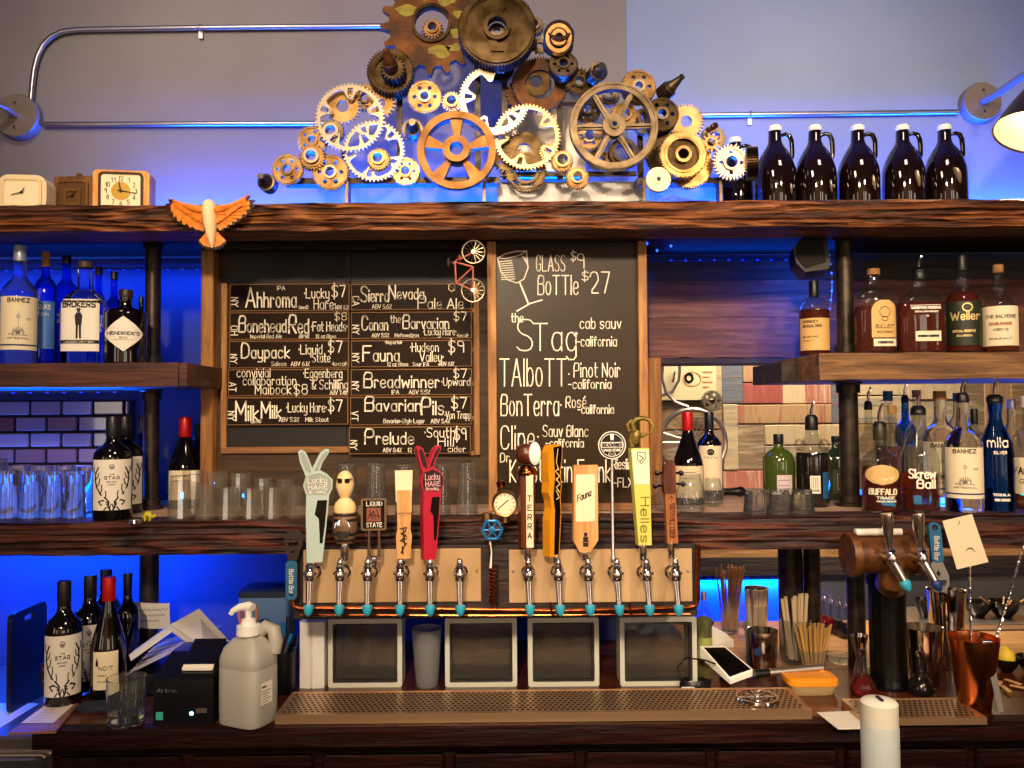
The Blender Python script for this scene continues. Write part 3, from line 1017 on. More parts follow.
bottle('squat black apothecary gin bottle with a white diamond label', 105, 144, 290, 2.12, ZL, 'apothecary', wine_glass_m, None, (M('stopper_brown', '2a1a14', .4), .10),
       [dict(z=(.16, .62), w=.88, c=-.06, m=paper, shape='diamond', lines=[("HENDRICK'S", .08, .92, .47, .085, .02), ('GIN', .4, .6, .36, .05, .014, greyink)], bands=[(.32, .33, greyink, .25, .75)])], 'bottles on the gin shelf')
bottle('dark slim bottle peeking out right of the black apothecary bottle', 133, 147, 297, 2.37, ZL, 'tall', wine_glass_m, None, (black_foil, .1), [], 'bottles on the gin shelf')

# whiskey shelf, upper right
WH = 'whiskeys on the right-hand short shelf'
bottle('small round-shouldered whisky with an orange label, on the ledge under the speaker', 802, 832, 281, 2.24, ZR, 'squat', clear_b, (bourbon, .62), (black_foil, .21),
       [dict(z=(.09, .50), w=.92, m=tan, lines=[('MONKEY', .1, .6, .86, .07, .02), ('SHOULDER', .1, .72, .72, .07, .02), ('BLENDED', .1, .6, .4, .04, .012), ('MALT', .1, .45, .28, .04, .012)])], WH)
bottle('oval bourbon bottle with an arched tan label and cork top, first right of the pipe', 858, 897, 269, 2.12, ZR, 'squat', clear_b, (bourbon, .56), (cork, .07),
       [dict(z=(.19, .62), w=.66, c=.32, m=tan, shape='arch', lines=[('BULLEIT', .15, .85, .25, .09, .02), ('BOURBON', .2, .8, .12, .05, .014)], art=[(arc(.5, .68, .2, .14, 0, 360, 14), .02), (arc(.5, .5, .12, .06, 0, 360, 10), .02), ([(.25, .42), (.75, .42)], .014)]),
        dict(z=(.09, .175), w=.6, c=.34, m=cream, lines=[('FRONTIER', .2, .8, .35, .3, .05)])], WH, sy=.6, pw=2.6)
bottle('wide flat-shouldered bourbon with white lettering and a pourer, second right of the pipe', 900, 947, 272, 2.12, ZR, 'flask', clear_b, (bourbon, .62), (black_foil, .10),
       [dict(z=(.1, .62), w=.9, ink=paper, lines=[('WOODFORD RESERVE', .2, .86, .84, .045, .018), ('DISTILLERS SELECT', .28, .8, .76, .028, .012), ('90', .52, .58, .66, .03, .012)], bands=[(.915, .93, paper, .18, .86)]),
        dict(z=(.15, .27), w=.52, c=.12, m=cream, lines=[('KENTUCKY STRAIGHT', .1, .9, .4, .2, .04)])], WH, sy=.55, pw=3, pour=17)
bottle('long bulb-necked bourbon with a dark green gold-script label, third right of the pipe', 949, 984, 256, 2.125, ZR, 'bulbneck', clear_b, (bourbon, .62), (M('green_foil', '1c2014', .35), .15),
       [dict(z=(.08, .52), w=.94, m=M('dark_green_label', '1c2410', .5), ink=M('gold_print', 'd8c078', .4, .3), lines=[('Weller', .16, .92, .58, .17, .03), ('SPECIAL RESERVE', .2, .8, .30, .045, .014), ('BOURBON', .3, .7, .2, .035, .012)], art=[(arc(.6, .86, .13, .09, 0, 360, 14), .03), ([(0, .12), (1, .12)], .014), ([(.1, .68), (.4, .76)], .014)])], WH)
bottle('malt whisky bottle with a broad cream label, fourth right of the pipe', 986, 1020, 265, 2.12, ZR, 'bulbneck', clear_b, (whisky, .50), (cork, .09),
       [dict(z=(.08, .52), w=.94, m=cream, lines=[('THE BALVENIE', .12, .92, .70, .07, .02, greyink), ('DOUBLEWOOD', .2, .8, .52, .06, .018, M('red_print', 'a04428', .6)), ('AGED 12', .3, .7, .38, .05, .016, greyink), ('SINGLE MALT', .2, .8, .16, .035, .012, greyink)])], WH)

# rows of bottles at the right end of the middle shelf
RB = 'bottles at the right end of the middle shelf'
bottle('amber whiskey with a leaping animal on its label, first bottle right of the pipe post', 862, 898, 426, 2.08, ZM, 'spirit', clear_b, (bourbon, .54), (M('olive_foil', '2e2a16', .4), .17),
       [dict(z=(.33, .56), w=.85, c=.05, m=M('buffalo_label', 'd8b070', .6), shape='round', fill=[([(.2, .3), (.3, .62), (.5, .76), (.72, .7), (.86, .45), (.8, .2), (.7, .35), (.6, .2), (.5, .34), (.36, .22)], M('buffalo_tan', 'ecd0a0', .6))]),
        dict(z=(.12, .33), w=.8, c=.06, ink=cream, lines=[('BUFFALO', .08, .92, .48, .3, .05), ('TRACE', .3, .86, .24, .13, .03), ('KENTUCKY BOURBON', .3, .9, .08, .06, .02)])], RB, pour=26)
bottle('tall-necked whiskey with white looping script, second bottle right of the pipe post', 901, 937, 410, 2.08, ZM, 'slant', clear_b, (bourbon, .38), (black_foil, .05),
       [dict(z=(.22, .44), w=.8, c=.12, ink=chalk, lines=[('Skrew', .08, .88, .55, .38, .055), ('Ball', .32, .86, .12, .36, .055)])], RB, pour=20)
bottle('clear mezcal bottle with a tall cream label, standing third from the pipe post', 946, 981, 397, 2.09, ZM, 'spirit', vodka, None, (black_foil, .05), [MEZ], RB, pour=17)
bottle('second clear mezcal bottle with a cream label, partly behind the whiskey with looping script', 924, 958, 391, 2.2, ZM, 'spirit', vodka, None, (cork, .08), [MEZ], RB)
bottle('deep blue flared bottle with white lettering, beside the paper tag', 980, 1012, 399, 2.10, ZM, 'milagro', cobalt, None, (black_foil, .03),
       [dict(z=(.30, .74), w=.9, ink=chalk, lines=[('mila', .22, .84, .62, .18, .03), ('SILVER', .4, .8, .48, .05, .014)]), dict(z=(.05, .2), w=.9, ink=chalk, lines=[('TEQUILA', .35, .85, .6, .12, .03), ('100% AGAVE', .4, .85, .3, .12, .03)])], RB, pour=21)
bottle('clear bottle with a cut-off cream label at the far right end of the middle shelf', 1012, 1046, 396, 2.12, ZM, 'spirit', clear_b, (whisky, .18), (white_plastic, .1),
       [dict(z=(.14, .46), w=.9, m=cream, lines=[('FARMERS', .04, .96, .55, .17, .035), ('GIN', .2, .6, .3, .1, .02)])], RB)
bottle('small dark flask bottle low at the far right end of the middle shelf', 1003, 1022, 470, 2.28, ZM, 'jug', clear_b, (whisky, .6), (cork, .08), [], RB)
# back row
for lab_, a, b, yt, Y, k, g, l_, c_ in [
        ('clear back-row bottle with a slim pourer, just right of the pipe post', 858, 880, 405, 2.3, 'spirit', clear_b, (vodka, .3), (black_foil, .05)),
        ('back-row bottle with a blue stopper behind the leaping animal whiskey', 876, 902, 391, 2.34, 'spirit', clear_b, (bourbon, .5), (blue_plastic, .09)),
        ('cobalt blue back-row bottle between the two amber whiskeys', 896, 916, 399, 2.43, 'tall', cobalt, None, (black_foil, .02)),
        ('cork-topped back-row bottle with a dark liquid behind the amber whiskeys', 881, 905, 405, 2.2, 'spirit', clear_b, (bourbon, .42), (cork, .09)),
        ('clear back-row bottle with a pale cork left of the second mezcal', 906, 930, 390, 2.33, 'spirit', clear_b, (vodka, .5), (cork, .07)),
        ('blue-tinted back-row bottle right of the second mezcal', 948, 968, 393, 2.32, 'tall', vodka, None, (blue_plastic, .08)),
        ('black-capped back-row bottle between the mezcal and the deep blue bottle', 966, 984, 409, 2.26, 'tall', clear_b, (darkrum, .6), (black_foil, .16)),
        ('clear back-row bottle with a screw cap right of the deep blue bottle', 1000, 1024, 399, 2.39, 'spirit', vodka, None, (M('silver_cap', 'c8ccd4', .3, .6), .1))]:
    bottle(lab_, a, b, yt, Y, ZM, k, g, l_, c_, [], RB, seg=24, pour=(18 if 'pourer' in lab_ or 'cobalt blue back' in lab_ else None))

# wines and liqueurs right of the wine menu
bottle('red-topped wine bottle with a cream label right of the wine menu', 673, 703, 412, 2.29, ZM, 'burgundy', wine_glass_m, None, (red_foil, .2), [dict(z=(.08, .42), w=.92, m=M('beige_label', 'e0c8a0', .7), bands=[(.8, .82, greyink, .25, .75), (.6, .62, greyink, .3, .7), (.4, .42, greyink, .3, .7)])], name='wine_bottle')
bottle('black-topped wine bottle with a small deer crest on its label right of the wine menu', 697, 722, 412, 2.39, ZM, 'bordeaux', wine_glass_m, None, CAPB, [dict(z=(.12, .62), w=.86, c=.06, m=M('pale_tan_label', 'e4cfa8', .7), art=[(arc(.5, .86, .14, .05, 200, 520, 12), .05), ([(.42, .88), (.5, .84), (.58, .88)], .05)], lines=[('THE STAG', .2, .8, .72, .03, .01, greyink)])], name='wine_bottle')
bottle('squat green liqueur bottle with a pale label behind the upturned tumblers', 763, 794, 434, 2.24, ZM, 'squat', M('olive_green_glass', '3c4a18', .06, coat=.5), None, (black_foil, .14), [dict(z=(.14, .44), w=.46, c=.3, m=M('lilac_label', 'c8b4b8', .6), bands=[(.75, .78, greyink, .1, .9), (.5, .53, greyink, .1, .8), (.3, .32, greyink, .1, .7)])])
bottle('dark green square-shouldered liqueur bottle half behind the right pipe post', 822, 850, 436, 2.38, ZM, 'squat', green_glass, None, (black_foil, .1), [dict(z=(.1, .48), w=.7, c=.2, m=M('green_gold_label', '2e3416', .5), ink=M('gold_ink', 'b8a058', .4, .4), art=[(arc(.5, .5, .38, .44, 45, 405, 4), .04), (arc(.5, .55, .16, .16, 0, 360, 10), .03)])], sy=.8, pw=3.4)
t = bottle('black rum bottle with two glass ring handles and a pourer', 796, 828, 419, 2.22, ZM, 'jug', clear_b, (darkrum, .62), (black_foil, .13),
           [dict(z=(.16, .36), w=.3, c=.12, m=paper, lines=[('12345', .15, .85, .12, .1, .03)], art=[([(x, .3), (x, .9)], .03) for x in (.15, .28, .36, .5, .58, .7, .84)]),
            dict(z=(.1, .4), w=.16, c=.72, m=blue_plastic)], pour=19)
Rk = 16 / 800 * 2.22
Hk = W(812, 419, 2.22).z - ZM
for s in (-1, 1):
    MB().tube([(s * (Rk * .42 + .013 + .012 * math.cos(R(a))), 0, Hk * .70 + .014 * math.sin(R(a))) for a in range(0, 360, 24)], .0035, closed=True).build('handle', clear_b, t, world=False)

# growlers
YG = 2.32
gz = ZT
proto = None
for i, (px, yt) in enumerate([(737, 126), (776, 127), (816, 126), (859, 122), (904, 119), (946, 119)]):
    lab_ = ['dark amber glass jug half hidden behind the last gears, leftmost of the jugs', 'dark amber jug with a white cap, second from the gears', 'dark amber jug with a white cap, third from the gears',
            'dark amber jug with a white cap, fourth from the gears', 'dark amber jug with a pale reflection, next to last towards the lamp', 'dark amber jug at the end of the row beside the wall lamp'][i]
    H = W(px, yt, YG).z - gz
    p = W(px, 200, YG)
    if i == 0:
        p = W(736, 200, YG + .1)
        p.y = YG + .1
    if proto is None:
        t = proto = thing('growler', lab_, 'jug', (p.x, p.y, gz), 'amber glass jugs on the top shelf')
        r = 20.2 / 800 * YG
        h = W(816, 126, YG).z - gz
        MB().lathe([(0, 0), (r * .93, 0), (r, .006), (r, h * .50), (r * .97, h * .57), (r * .84, h * .66), (r * .62, h * .745), (r * .42, h * .80), (r * .33, h * .84), (r * .30, h * .95), (0, h * .95)], seg=40).build('body', growler_glass, t, world=False)
        MB().lathe([(0, h * .945), (r * .34, h * .945), (r * .34, h * .985), (r * .28, h), (0, h)], seg=20).build('cap', white_plastic, t, world=False)
        MB().tube([(r * .24, 0, h * .90), (r * .5, 0, h * .915), (r * .70, 0, h * .90), (r * .80, 0, h * .85), (r * .82, 0, h * .78), (r * .82, 0, h * .70), (r * .74, 0, h * .65)], [.005, .0065, .007, .007, .007, .0065, .006], seg=10).build('handle', growler_glass, t, world=False)
        t.rotation_euler = (0, 0, R(-14))
    else:
        dup(proto, (p.x, YG, gz), lab_, rz=R(-14 + random.uniform(-6, 6)))
# ------------------------------------------------------------------ the beer menu
YB = 2.32


def pbox(mb, x0, y0, x1, y1, Y, d0, d1, m=0, bev=0.0):
    """a board whose face covers photo columns x0..x1 and rows y0..y1 at depth Y; its solid spans Y+d0..Y+d1"""
    a, b = W(x0, (y0 + y1) / 2, Y), W(x1, (y0 + y1) / 2, Y)
    c, d = W((x0 + x1) / 2, y1, Y), W((x0 + x1) / 2, y0, Y)
    return mb.box((a.x, Y + d0, c.z), (b.x, Y + d1, d.z), m, bev)


xc = W(347, 400, YB).x
t = thing('menu_board', 'big dark beer menu board framed in brown wood, hung with eleven painted strips', 'menu board', (xc, YB, ZM))
a, b = W(206, 400, YB).x, W(497, 400, YB).x
ztop = min(Z(340, 243, YB), ZT - .029)
MB().box((a + .01, YB + .0, ZM), (b, YB + .02, ztop - .01)).build('backing', back_ply, t)
m = MB()
m.box((a, YB - .045, ZM), (a + .035, YB + .02, Z(210, 250, YB)), 0, .003)
m.build('side_post', pine, t)
m = MB()
m.box((a, YB - .05, Z(340, 253, YB)), (b, YB + .02, ztop), 0, .003)
m.build('top_rail', dark_frame, t)
m = MB()
esl = M('empty_slot_black', '120c07', .5)
for q in ((229, 253, 346, 284, -.012), (352, 253, 472, 284, -.012), (229, 425, 347, 448, -.008)):
    m = MB()
    pbox(m, *q[:4], YB, q[4], 0, 0)
    m.build('blank_panel', esl, t)
m = MB()
pbox(m, 346.5, 253, 351.5, 283, YB, -.016, 0, 0)
m.build('divider', dark_frame, t)
m = MB()
pbox(m, 222.5, 284, 228.5, 452, YB, -.016, 0, 0, .002)
m.build('rail', pine, t)
m = MB()
pbox(m, 474, 284, 480, 455, YB, -.016, 0, 0, .002)
for y in (309, 348, 382, 416, 451):
    pbox(m, 468, y, 474, y + 4, YB, -.014, 0, 0)
m.build('rail', pine, t)
m = MB()
pbox(m, 222.5, 446.5, 350, 453, YB, -.017, 0, 0, .002)
m.build('rail', pine_h, t)

strip_edge = M('strip_edge_wood', '8a6034', .6)
YS = YB - .03


def strip(label, x0, y0, x1, y1, code, texts, glossy=False):
    p = W((x0 + x1) / 2, y1, YS)
    t = thing('menu_strip', label, 'menu strip', (p.x, YS, p.z), 'painted beer strips on the menu board')
    m = MB()
    pbox(m, x0, y0, x1, y1, YS, 0, .012, 0, .001)
    m.build('panel', strip_edge, t)
    m = MB()
    pbox(m, x0 + 1, y0 + 1, x1 - 1, y1 - 1, YS, -.001, .003, 0)
    m.build('painted_face', board_m, t)
    fn = lambda u, v: W(u, -v, YS - .0022)
    m = MB()
    k = 0
    write(m, code, x0 + 1.5, x0 + 1.5 + 9, -(y1 - 13.5), 6.5, .9, fn, 0, False, True)
    for q in texts:
        s_, xa, xb, base, h = q[:5]
        if h > 12:
            write_tall(m, s_, xa, xb, -base, h, min(1.5, h * .088), fn)
        else:
            write(m, s_, xa, xb, -base, h, max(.62, min(1.2, h * .105)), fn)
    m.build('lettering', chalk, t, recalc=False)


O = ['topmost', 'second', 'third', 'fourth', 'bottom']
strip('topmost painted strip in the left column of the beer menu, price $7', 230, 283.6, 349.6, 311, 'NY',
      [('Ahhroma', 246, 296, 307, 19), ('*Lucky', 304.6, 329, 298, 9.5), ('Hare*', 314, 335, 309, 9.5), ('$7', 332, 345.5, 296.5, 11), ('IPA', 276.8, 285, 290, 4), ('(med)', 299, 308, 309, 3.6), ('ABV 6.3', 335, 348, 309, 3.6)])
strip('second strip from the top in the left column of the beer menu, price $8', 229.5, 312, 349.3, 339.5, 'OH',
      [('Bonehead', 239, 286, 332, 16), ('Red', 289, 308.5, 333, 18), ('*Fat Heads*', 311.5, 347, 331, 9), ('$8', 334.7, 346.7, 320, 7), ('Imperial Red Ale', 250, 281.5, 338, 3.4), ('ABV 9.4%', 299, 309, 338, 3.4), ('12 oz Glass', 316, 336, 338, 3.4)])
strip('third strip from the top in the left column of the beer menu, price $7', 229, 340.5, 349, 368, 'NY',
      [('Daypack', 241.5, 289.4, 358, 15), ('*Liquid', 299, 322, 354, 9), ('State', 312.3, 330, 362, 8.5), ('$7', 328.4, 342, 352, 11), ('Saison', 271.5, 286, 365.8, 4), ('ABV 6.1%', 291, 309.5, 365.8, 4), ('*local*', 332, 347, 365.5, 3.6)])
strip('fourth strip from the top in the left column of the beer menu, price $8', 228, 369, 348.5, 396, 'AT',
      [('convivial', 237, 270, 377, 8.5), ('collaboration', 243, 296, 385, 8.5), ('Maibock', 255.3, 291, 394, 9), ('$8', 294, 307.4, 394, 9.5), ('*Eggenberg', 303.7, 342, 377.5, 8.5), ('& Schilling', 312, 347.6, 389, 9), ('ABV 7.4%', 330, 347, 394.5, 3.8)])
strip('bottom strip in the left column of the beer menu, price $7, above the empty slot', 226.5, 397, 348.3, 425, 'NY',
      [('Milk', 236, 258, 420.5, 19), ('Milk', 261.5, 281, 418, 16), ('*Lucky Hare*', 286.8, 326, 412, 9), ('$7', 328.4, 342, 411, 11), ('ABV 5.2%', 279, 299, 421.5, 4), ('Milk Stout', 305.5, 328.5, 421.5, 4), ('(med)', 251, 261, 423, 3)])
strip('topmost painted strip in the right column of the beer menu, behind the bicycle ornament', 351, 283.6, 472, 310, 'CA',
      [('Sierra', 361, 388.5, 301.5, 15), ('Nevada', 389, 423.5, 299, 13.5), ('Pale Ale', 418, 463, 308.5, 13), ('ABV 5.6%', 372, 391.5, 308.5, 4)])
strip('second strip from the top in the right column of the beer menu, price $7', 351, 311.5, 472, 338.7, 'NY',
      [('Conan', 362, 387.7, 330, 14), ('the', 390.5, 400.6, 322.5, 7), ('Barvarian', 403, 448.7, 328.5, 13.5), ('*Lucky Hare*', 423.5, 456, 335, 6.8), ('$7', 454, 466.5, 320, 8), ('ABV 5.5%', 372, 389, 337, 3.6), ('Hefeweizen', 395, 418.6, 337, 3.6), ('*local*', 457, 468, 337, 3.2)])
strip('third strip from the top in the right column of the beer menu, price $9', 351, 340, 472, 367, 'NY',
      [('Fauna', 363, 399, 361, 15), ('*Hudson', 410.6, 438.4, 351.5, 8.5), ('Valley*', 420, 443, 361.5, 9), ('$9', 448.7, 463.6, 352, 11), ('12 oz Glass', 387.5, 408, 366, 3.6), ('Sour IPA', 413, 429, 366, 3.6), ('ABV 6.1%', 439, 454, 365.5, 3.6), ('*Imperial*', 385, 402, 343.8, 3.2)])
strip('fourth strip from the top in the right column of the beer menu, price $7', 350.7, 368.7, 472, 395.3, 'NY',
      [('Breadwinner', 364, 439, 387.5, 15), ('*Upward', 442, 470, 385.5, 7.5), ('$7', 453.6, 466.5, 377.5, 8.5), ('IPA', 391.4, 399, 394, 4), ('ABV 5.5%', 409, 430, 394, 4)])
strip('fifth strip from the top in the right column of the beer menu, price $7', 350, 396.5, 471.6, 425, 'VT',
      [('Bavarian', 365, 420.6, 411, 14.5), ('Pils', 421.5, 443.6, 414.5, 17), ('$7', 451.6, 466.5, 408, 10.5), ('*Von Trapp', 445, 470.8, 418.5, 7), ('Bavarian-Style Lager', 383.5, 424.5, 423, 4), ('ABV 5.4%', 431, 450, 423, 4)])
strip('lowest strip in the right column of the beer menu, price $9, hanging below the rail', 349, 426.5, 471, 454, 'NY',
      [('Prelude', 365, 413.5, 444, 15), ('*South', 425, 454.8, 437, 9), ('$9', 455, 466, 439.5, 11), ('Hill', 438, 453.5, 446, 8.5), ('cider', 448, 465.5, 451.8, 5.5), ('ABV 8.4%', 383, 401.5, 452, 4), ('12 oz', 408, 418.5, 452, 4)])

# ------------------------------------------------------------------ the wine menu
YV = 2.17
p = W(567, 505, YV)
t = thing('wine_menu', 'tall blackboard in a pale wood frame with hand-lettered wine list and a drawn wine glass', 'menu board', (p.x, YV, ZM))
zb = ZM + .001
za = Z(567, 236, YV)
xa, xb = W(488, 370, YV).x, W(647, 370, YV).x
fw = .024
MB().box((xa, YV - .02, zb), (xa + fw, YV + .025, za - .018), 0, .002).build('frame_side', pine, t)
MB().box((xb - fw, YV - .02, zb), (xb, YV + .025, za - .018), 0, .002).build('frame_side', pine, t)
MB().box((xa, YV - .021, za - .018), (xb, YV + .025, za), 0, .002).build('frame_top', dark_frame, t)
MB().box((xa + fw, YV - .018, zb), (xb - fw, YV + .025, zb + .018), 0, .002).build('frame_bottom', pine_h, t)
bd = MB().box((xa + fw, YV + .0, zb + .018), (xb - fw, YV + .02, za - .018)).build('blackboard', board_g, t)
fn = lambda u, v: W(u, -v, YV - .0008)
m = MB()
for s_, x0, x1, b_, h in [('GLASS', 536.5, 565, 271, 15.5), ('$', 571, 576, 260, 8), ('9', 577, 584, 268, 14), ('BoTTle', 538, 578, 294.5, 19), ('$', 582, 588.5, 280, 8), ('27', 590, 609.5, 293, 21),
                          ('the', 511.5, 523, 322, 8.5), ('S', 517, 533, 350.5, 31), ('Tag', 533, 576, 350.5, 27), ('*', 577, 578, 338, 9), ('cab sauv', 580, 621, 328.5, 10.5), ('-california', 577, 616.5, 346, 9.5),
                          ('TAlboTT', 500, 566, 386, 27), ('*', 569, 570, 378, 8), ('Pinot Noir', 574, 620, 377, 14), ('-california', 568.5, 611, 388.5, 9),
                          ('BonTerra', 501, 558.6, 415.5, 21), ('*', 561, 562, 409, 8), ('Ros\u00e9', 566, 586, 407.5, 11), ('-california', 578, 613.5, 413.5, 8.5),
                          ('Cline', 501, 534, 449, 23), ('*', 538, 539, 441, 8), ('Sauv Blanc', 543, 588, 436.5, 11), ('-california', 546, 583.4, 447, 8),
                          ('Dr.', 500.4, 511, 462, 9), ('Konstantin Frank', 510, 610.6, 482, 22), ('Riesling', 612.8, 635, 469, 10), ('-FLX', 614, 633, 487, 9)]:
    write(m, s_, x0, x1, -b_, h, 1.25 if h > 18 else 1.0, fn, 0, False)
o = m.build('lettering', chalk, None, recalc=False)
o.data.transform(Matrix.Translation(-Vector(t.location)))
o.parent = bd
m = MB()
gl = [(526.5, 251), (528.0, 268), (524, 279), (517, 283), (508, 280), (501, 272), (497.5, 258)]
for pl, w_ in [(gl, 1.1), ([(497.5, 258), (505, 254), (515, 251.5), (526.5, 251)], 1.0), ([(497.5, 258), (507, 258.5), (520, 255), (526.5, 251)], .8), ([(520, 283), (528.5, 304)], 1.7), ([(517, 311), (530, 303.5), (542, 300)], 1.3)] + \
              [([(499 + k * .35, 262 + k * 2.2), (512 + k * .4, 260.5 + k * 2.3)], .8) for k in range(9)] + [([(522 + k * .7, 256 + k), (527, 258 + 2 * k)], .7) for k in range(4)]:
    m.ribbon([(x, -y) for x, y in pl], w_, fn)
o = m.build('glass_drawing', chalk, None, recalc=False)
o.data.transform(Matrix.Translation(-Vector(t.location)))
o.parent = bd

# ------------------------------------------------------------------ bicycle ornament hanging from the top shelf
YK = 2.03
t = thing('bicycle_ornament', 'small wire bicycle ornament hanging nose-up in front of the beer menu', 'ornament', tuple(W(468, 305, YK)))
sc = YK / 800


def wheel(px, py, r, name='wheel'):
    c = W(px, py, YK)
    m = MB()
    m.tube([c + Vector((math.cos(a) * r * sc, 0, math.sin(a) * r * sc)) for a in [2 * PI * i / 32 for i in range(32)]], .0021, 0, 8, True)
    for i in range(14):
        a = 2 * PI * i / 14
        m.rod(c, c + Vector((math.cos(a) * r * sc, 0, math.sin(a) * r * sc)), .0007, seg=5)
    m.rod(c + Vector((0, -.008, 0)), c + Vector((0, .008, 0)), .005, seg=12)
    m.build(name, silver, t)


wheel(473.5, 252, 11.5)
wheel(473, 290.5, 11.5)
P_ = lambda x, y, d=0: W(x, y, YK) + Vector((0, d, 0))
m = MB()
for q in [[(455, 262), (456, 283)], [(456, 283), (473, 267)], [(455, 262), (473, 267)], [(456, 283), (473, 290.5)], [(473, 267), (473, 290.5)], [(459, 260), (473.5, 252)], [(461, 256), (453, 264)]]:
    m.rod(P_(*q[0]), P_(*q[1]), .0022, seg=8)
m.build('frame', M('copper_red_enamel', 'c06a54', .35, .5), t)
MB().tube([P_(460, 256, -.02), P_(458, 258, -.015), P_(458, 258, .015), P_(460, 256, .02)], .002).build('handlebar', silver, t)
m = MB()
m.rod(P_(455, 262), P_(449, 262.5), .0016, seg=8)
m.tube([P_(448.5, 258), P_(448, 262), P_(448.5, 266)], [.002, .0038, .0028])
m.build('saddle', iron, t)
m = MB()
m.tube([P_(452, 288, -.008) + Vector((math.cos(a) * .008, 0, math.sin(a) * .010)) for a in [2 * PI * i / 16 for i in range(16)]], .0012, closed=True)
m.rod(P_(447, 284, -.012), P_(452, 288, -.008), .0012)
m.rod(P_(457, 292, .012), P_(452, 288, -.008), .0012)
m.build('crank', silver, t)
m = MB()
m.tube([P_(473.5, 241), P_(474, 236), W(474, 228, 2.03)], .0007, seg=5)
m.build('hanging_wire', iron, t)

# ------------------------------------------------------------------ carved bird on the front of the top shelf
YD = 1.965
t0 = W(210, 222, YD)
body = MB()
c = W(210, 222, YD)
k = YD / 800


def bp(x, y, d=0.0):
    return W(x, y, YD) + Vector((0, d, 0))


# body: one tapering shape from head to rump
pts = [(209, 199.3, 0), (209, 200.3, 3.2), (209, 202.5, 5.4), (209.2, 207, 7.0), (209.4, 213, 7.1), (209.8, 220, 6.7), (210.4, 228, 5.9), (211, 236, 4.5), (211.8, 243, 2.7), (212.2, 248, .6)]
rows = []
vs, fs = [], []
for (x, y, r) in pts:
    cc = bp(x, y)
    for i in range(16):
        a = 2 * PI * i / 16
        vs.append(cc + Vector((math.cos(a) * max(r, .2) * k, math.sin(a) * max(r, .2) * k * 1.25, 0)))
for i in range(len(pts) - 1):
    for j in range(16):
        q = (j + 1) % 16
        fs.append((i * 16 + j, i * 16 + q, i * 16 + 16 + q, i * 16 + 16 + j))
fs.append(tuple(range(16)))
fs.append(tuple(range((len(pts) - 1) * 16 + 15, (len(pts) - 1) * 16 - 1, -1)))
body.add(vs, fs, 0, True)


def feather(tip, root, w, d0, m_, mt):
    a, b = Vector(root), Vector(tip)
    dx, dy = b.x - a.x, b.y - a.y
    L = math.hypot(dx, dy)
    nx, ny = -dy / L * w / 2, dx / L * w / 2
    for (f0, f1, mm) in ((0, .84, m_), (.84, 1, mt)):
        q = []
        for f, ww in ((f0, 1.0 if f0 else .7), (f1, 1.0 if f1 < 1 else .25)):
            q.append((a.x + dx * f, a.y + dy * f, ww))
        o = [bp(q[0][0] + nx * q[0][2], q[0][1] + ny * q[0][2], d0), bp(q[0][0] - nx * q[0][2], q[0][1] - ny * q[0][2], d0 + .002), bp(q[1][0] - nx * q[1][2], q[1][1] - ny * q[1][2], d0 + .004), bp(q[1][0] + nx * q[1][2], q[1][1] + ny * q[1][2], d0 + .002)]
        o2 = [p + Vector((0, .0022, 0)) for p in o]
        body.add(o + o2, [(0, 1, 2, 3), (7, 6, 5, 4), (0, 4, 5, 1), (1, 5, 6, 2), (2, 6, 7, 3), (3, 7, 4, 0)], mm)


for s, tips in ((-1, [(168.5, 200.5), (165.5, 204.5), (165.5, 209.5), (167.5, 214.5), (172, 219), (178, 223), (185, 226.5), (192, 229.5), (199, 231.5)]), (1, [(250.5, 196.5), (255, 200.5), (255, 205.5), (251.5, 211), (246, 215.5), (240, 219.5), (234, 223.5), (228, 227), (221.5, 230.5)])):
    rx = 209 + s * 5
    for i, tp in enumerate(tips):
        f = i / 8
        feather((tp[0], tp[1]), (rx + s * (8 - 7 * f), 210 + 10 * f), 5.4, -.004 + .0012 * i, 1, 2)
    for i in range(6):
        f = i / 5
        tx, ty = (209 + s * (34 - 24 * f), 205 + 17 * f)
        feather((tx, ty), (rx, 209 + 9 * f), 6.0, -.008 + .001 * i, 1, 1)
    # leading edge of the wing
    q = [bp(209 + s * 4, 211, -.003), bp(209 + s * 16, 209, -.005), bp(209 + s * 30, 203, -.003), bp(tips[0][0] - s * 1, tips[0][1] - 2, 0)]
    body.tube(q, [.009, .007, .004, .0015], 1, 8)
for i in range(9):
    a = R(-90 + (i - 4) * 13)
    feather((211 + math.cos(a) * 17, 233 - math.sin(a) * 17), (210.5 + (i - 4) * .8, 231), 4.6, .003 + .001 * abs(i - 4), 1, 2)
o = body.build('bird_figurine', [M('bird_cream', 'f0d2a0', .55), M('bird_orange', 'f4921e', .55, var=(70, 'd06a10')), M('bird_feather_tip', '2c1608', .6), M('bird_beak', '6a4a1c', .4)])
tag(o, 'carved bird with spread orange wings and a cream body on the shelf front', 'figurine')
for vtx in o.data.vertices:
    vtx.co -= t0
o.location = t0

# ------------------------------------------------------------------ clocks on the top shelf
def numerals(m, cx, cz, rx, rz, Y, h, fn0=None):
    for n in range(1, 13):
        a = R(90 - 30 * n)
        s_ = str(n)
        w_ = h * .42 * len(s_)
        u, v = cx + math.cos(a) * rx, cz + math.sin(a) * rz
        write(m, s_, u - w_ / 2, u + w_ / 2, v - h / 2, h, h * .15, lambda p, q: (p, Y, q))


def rounded(cx, cz, w, h, r, n=6):
    o = []
    for (sx, sz, a0) in ((1, 1, 0), (-1, 1, 90), (-1, -1, 180), (1, -1, 270)):
        for i in range(n + 1):
            a = R(a0 + 90 * i / n)
            o.append((cx + sx * (w / 2 - r) + r * math.cos(a), cz + sz * (h / 2 - r) + r * math.sin(a)))
    return o


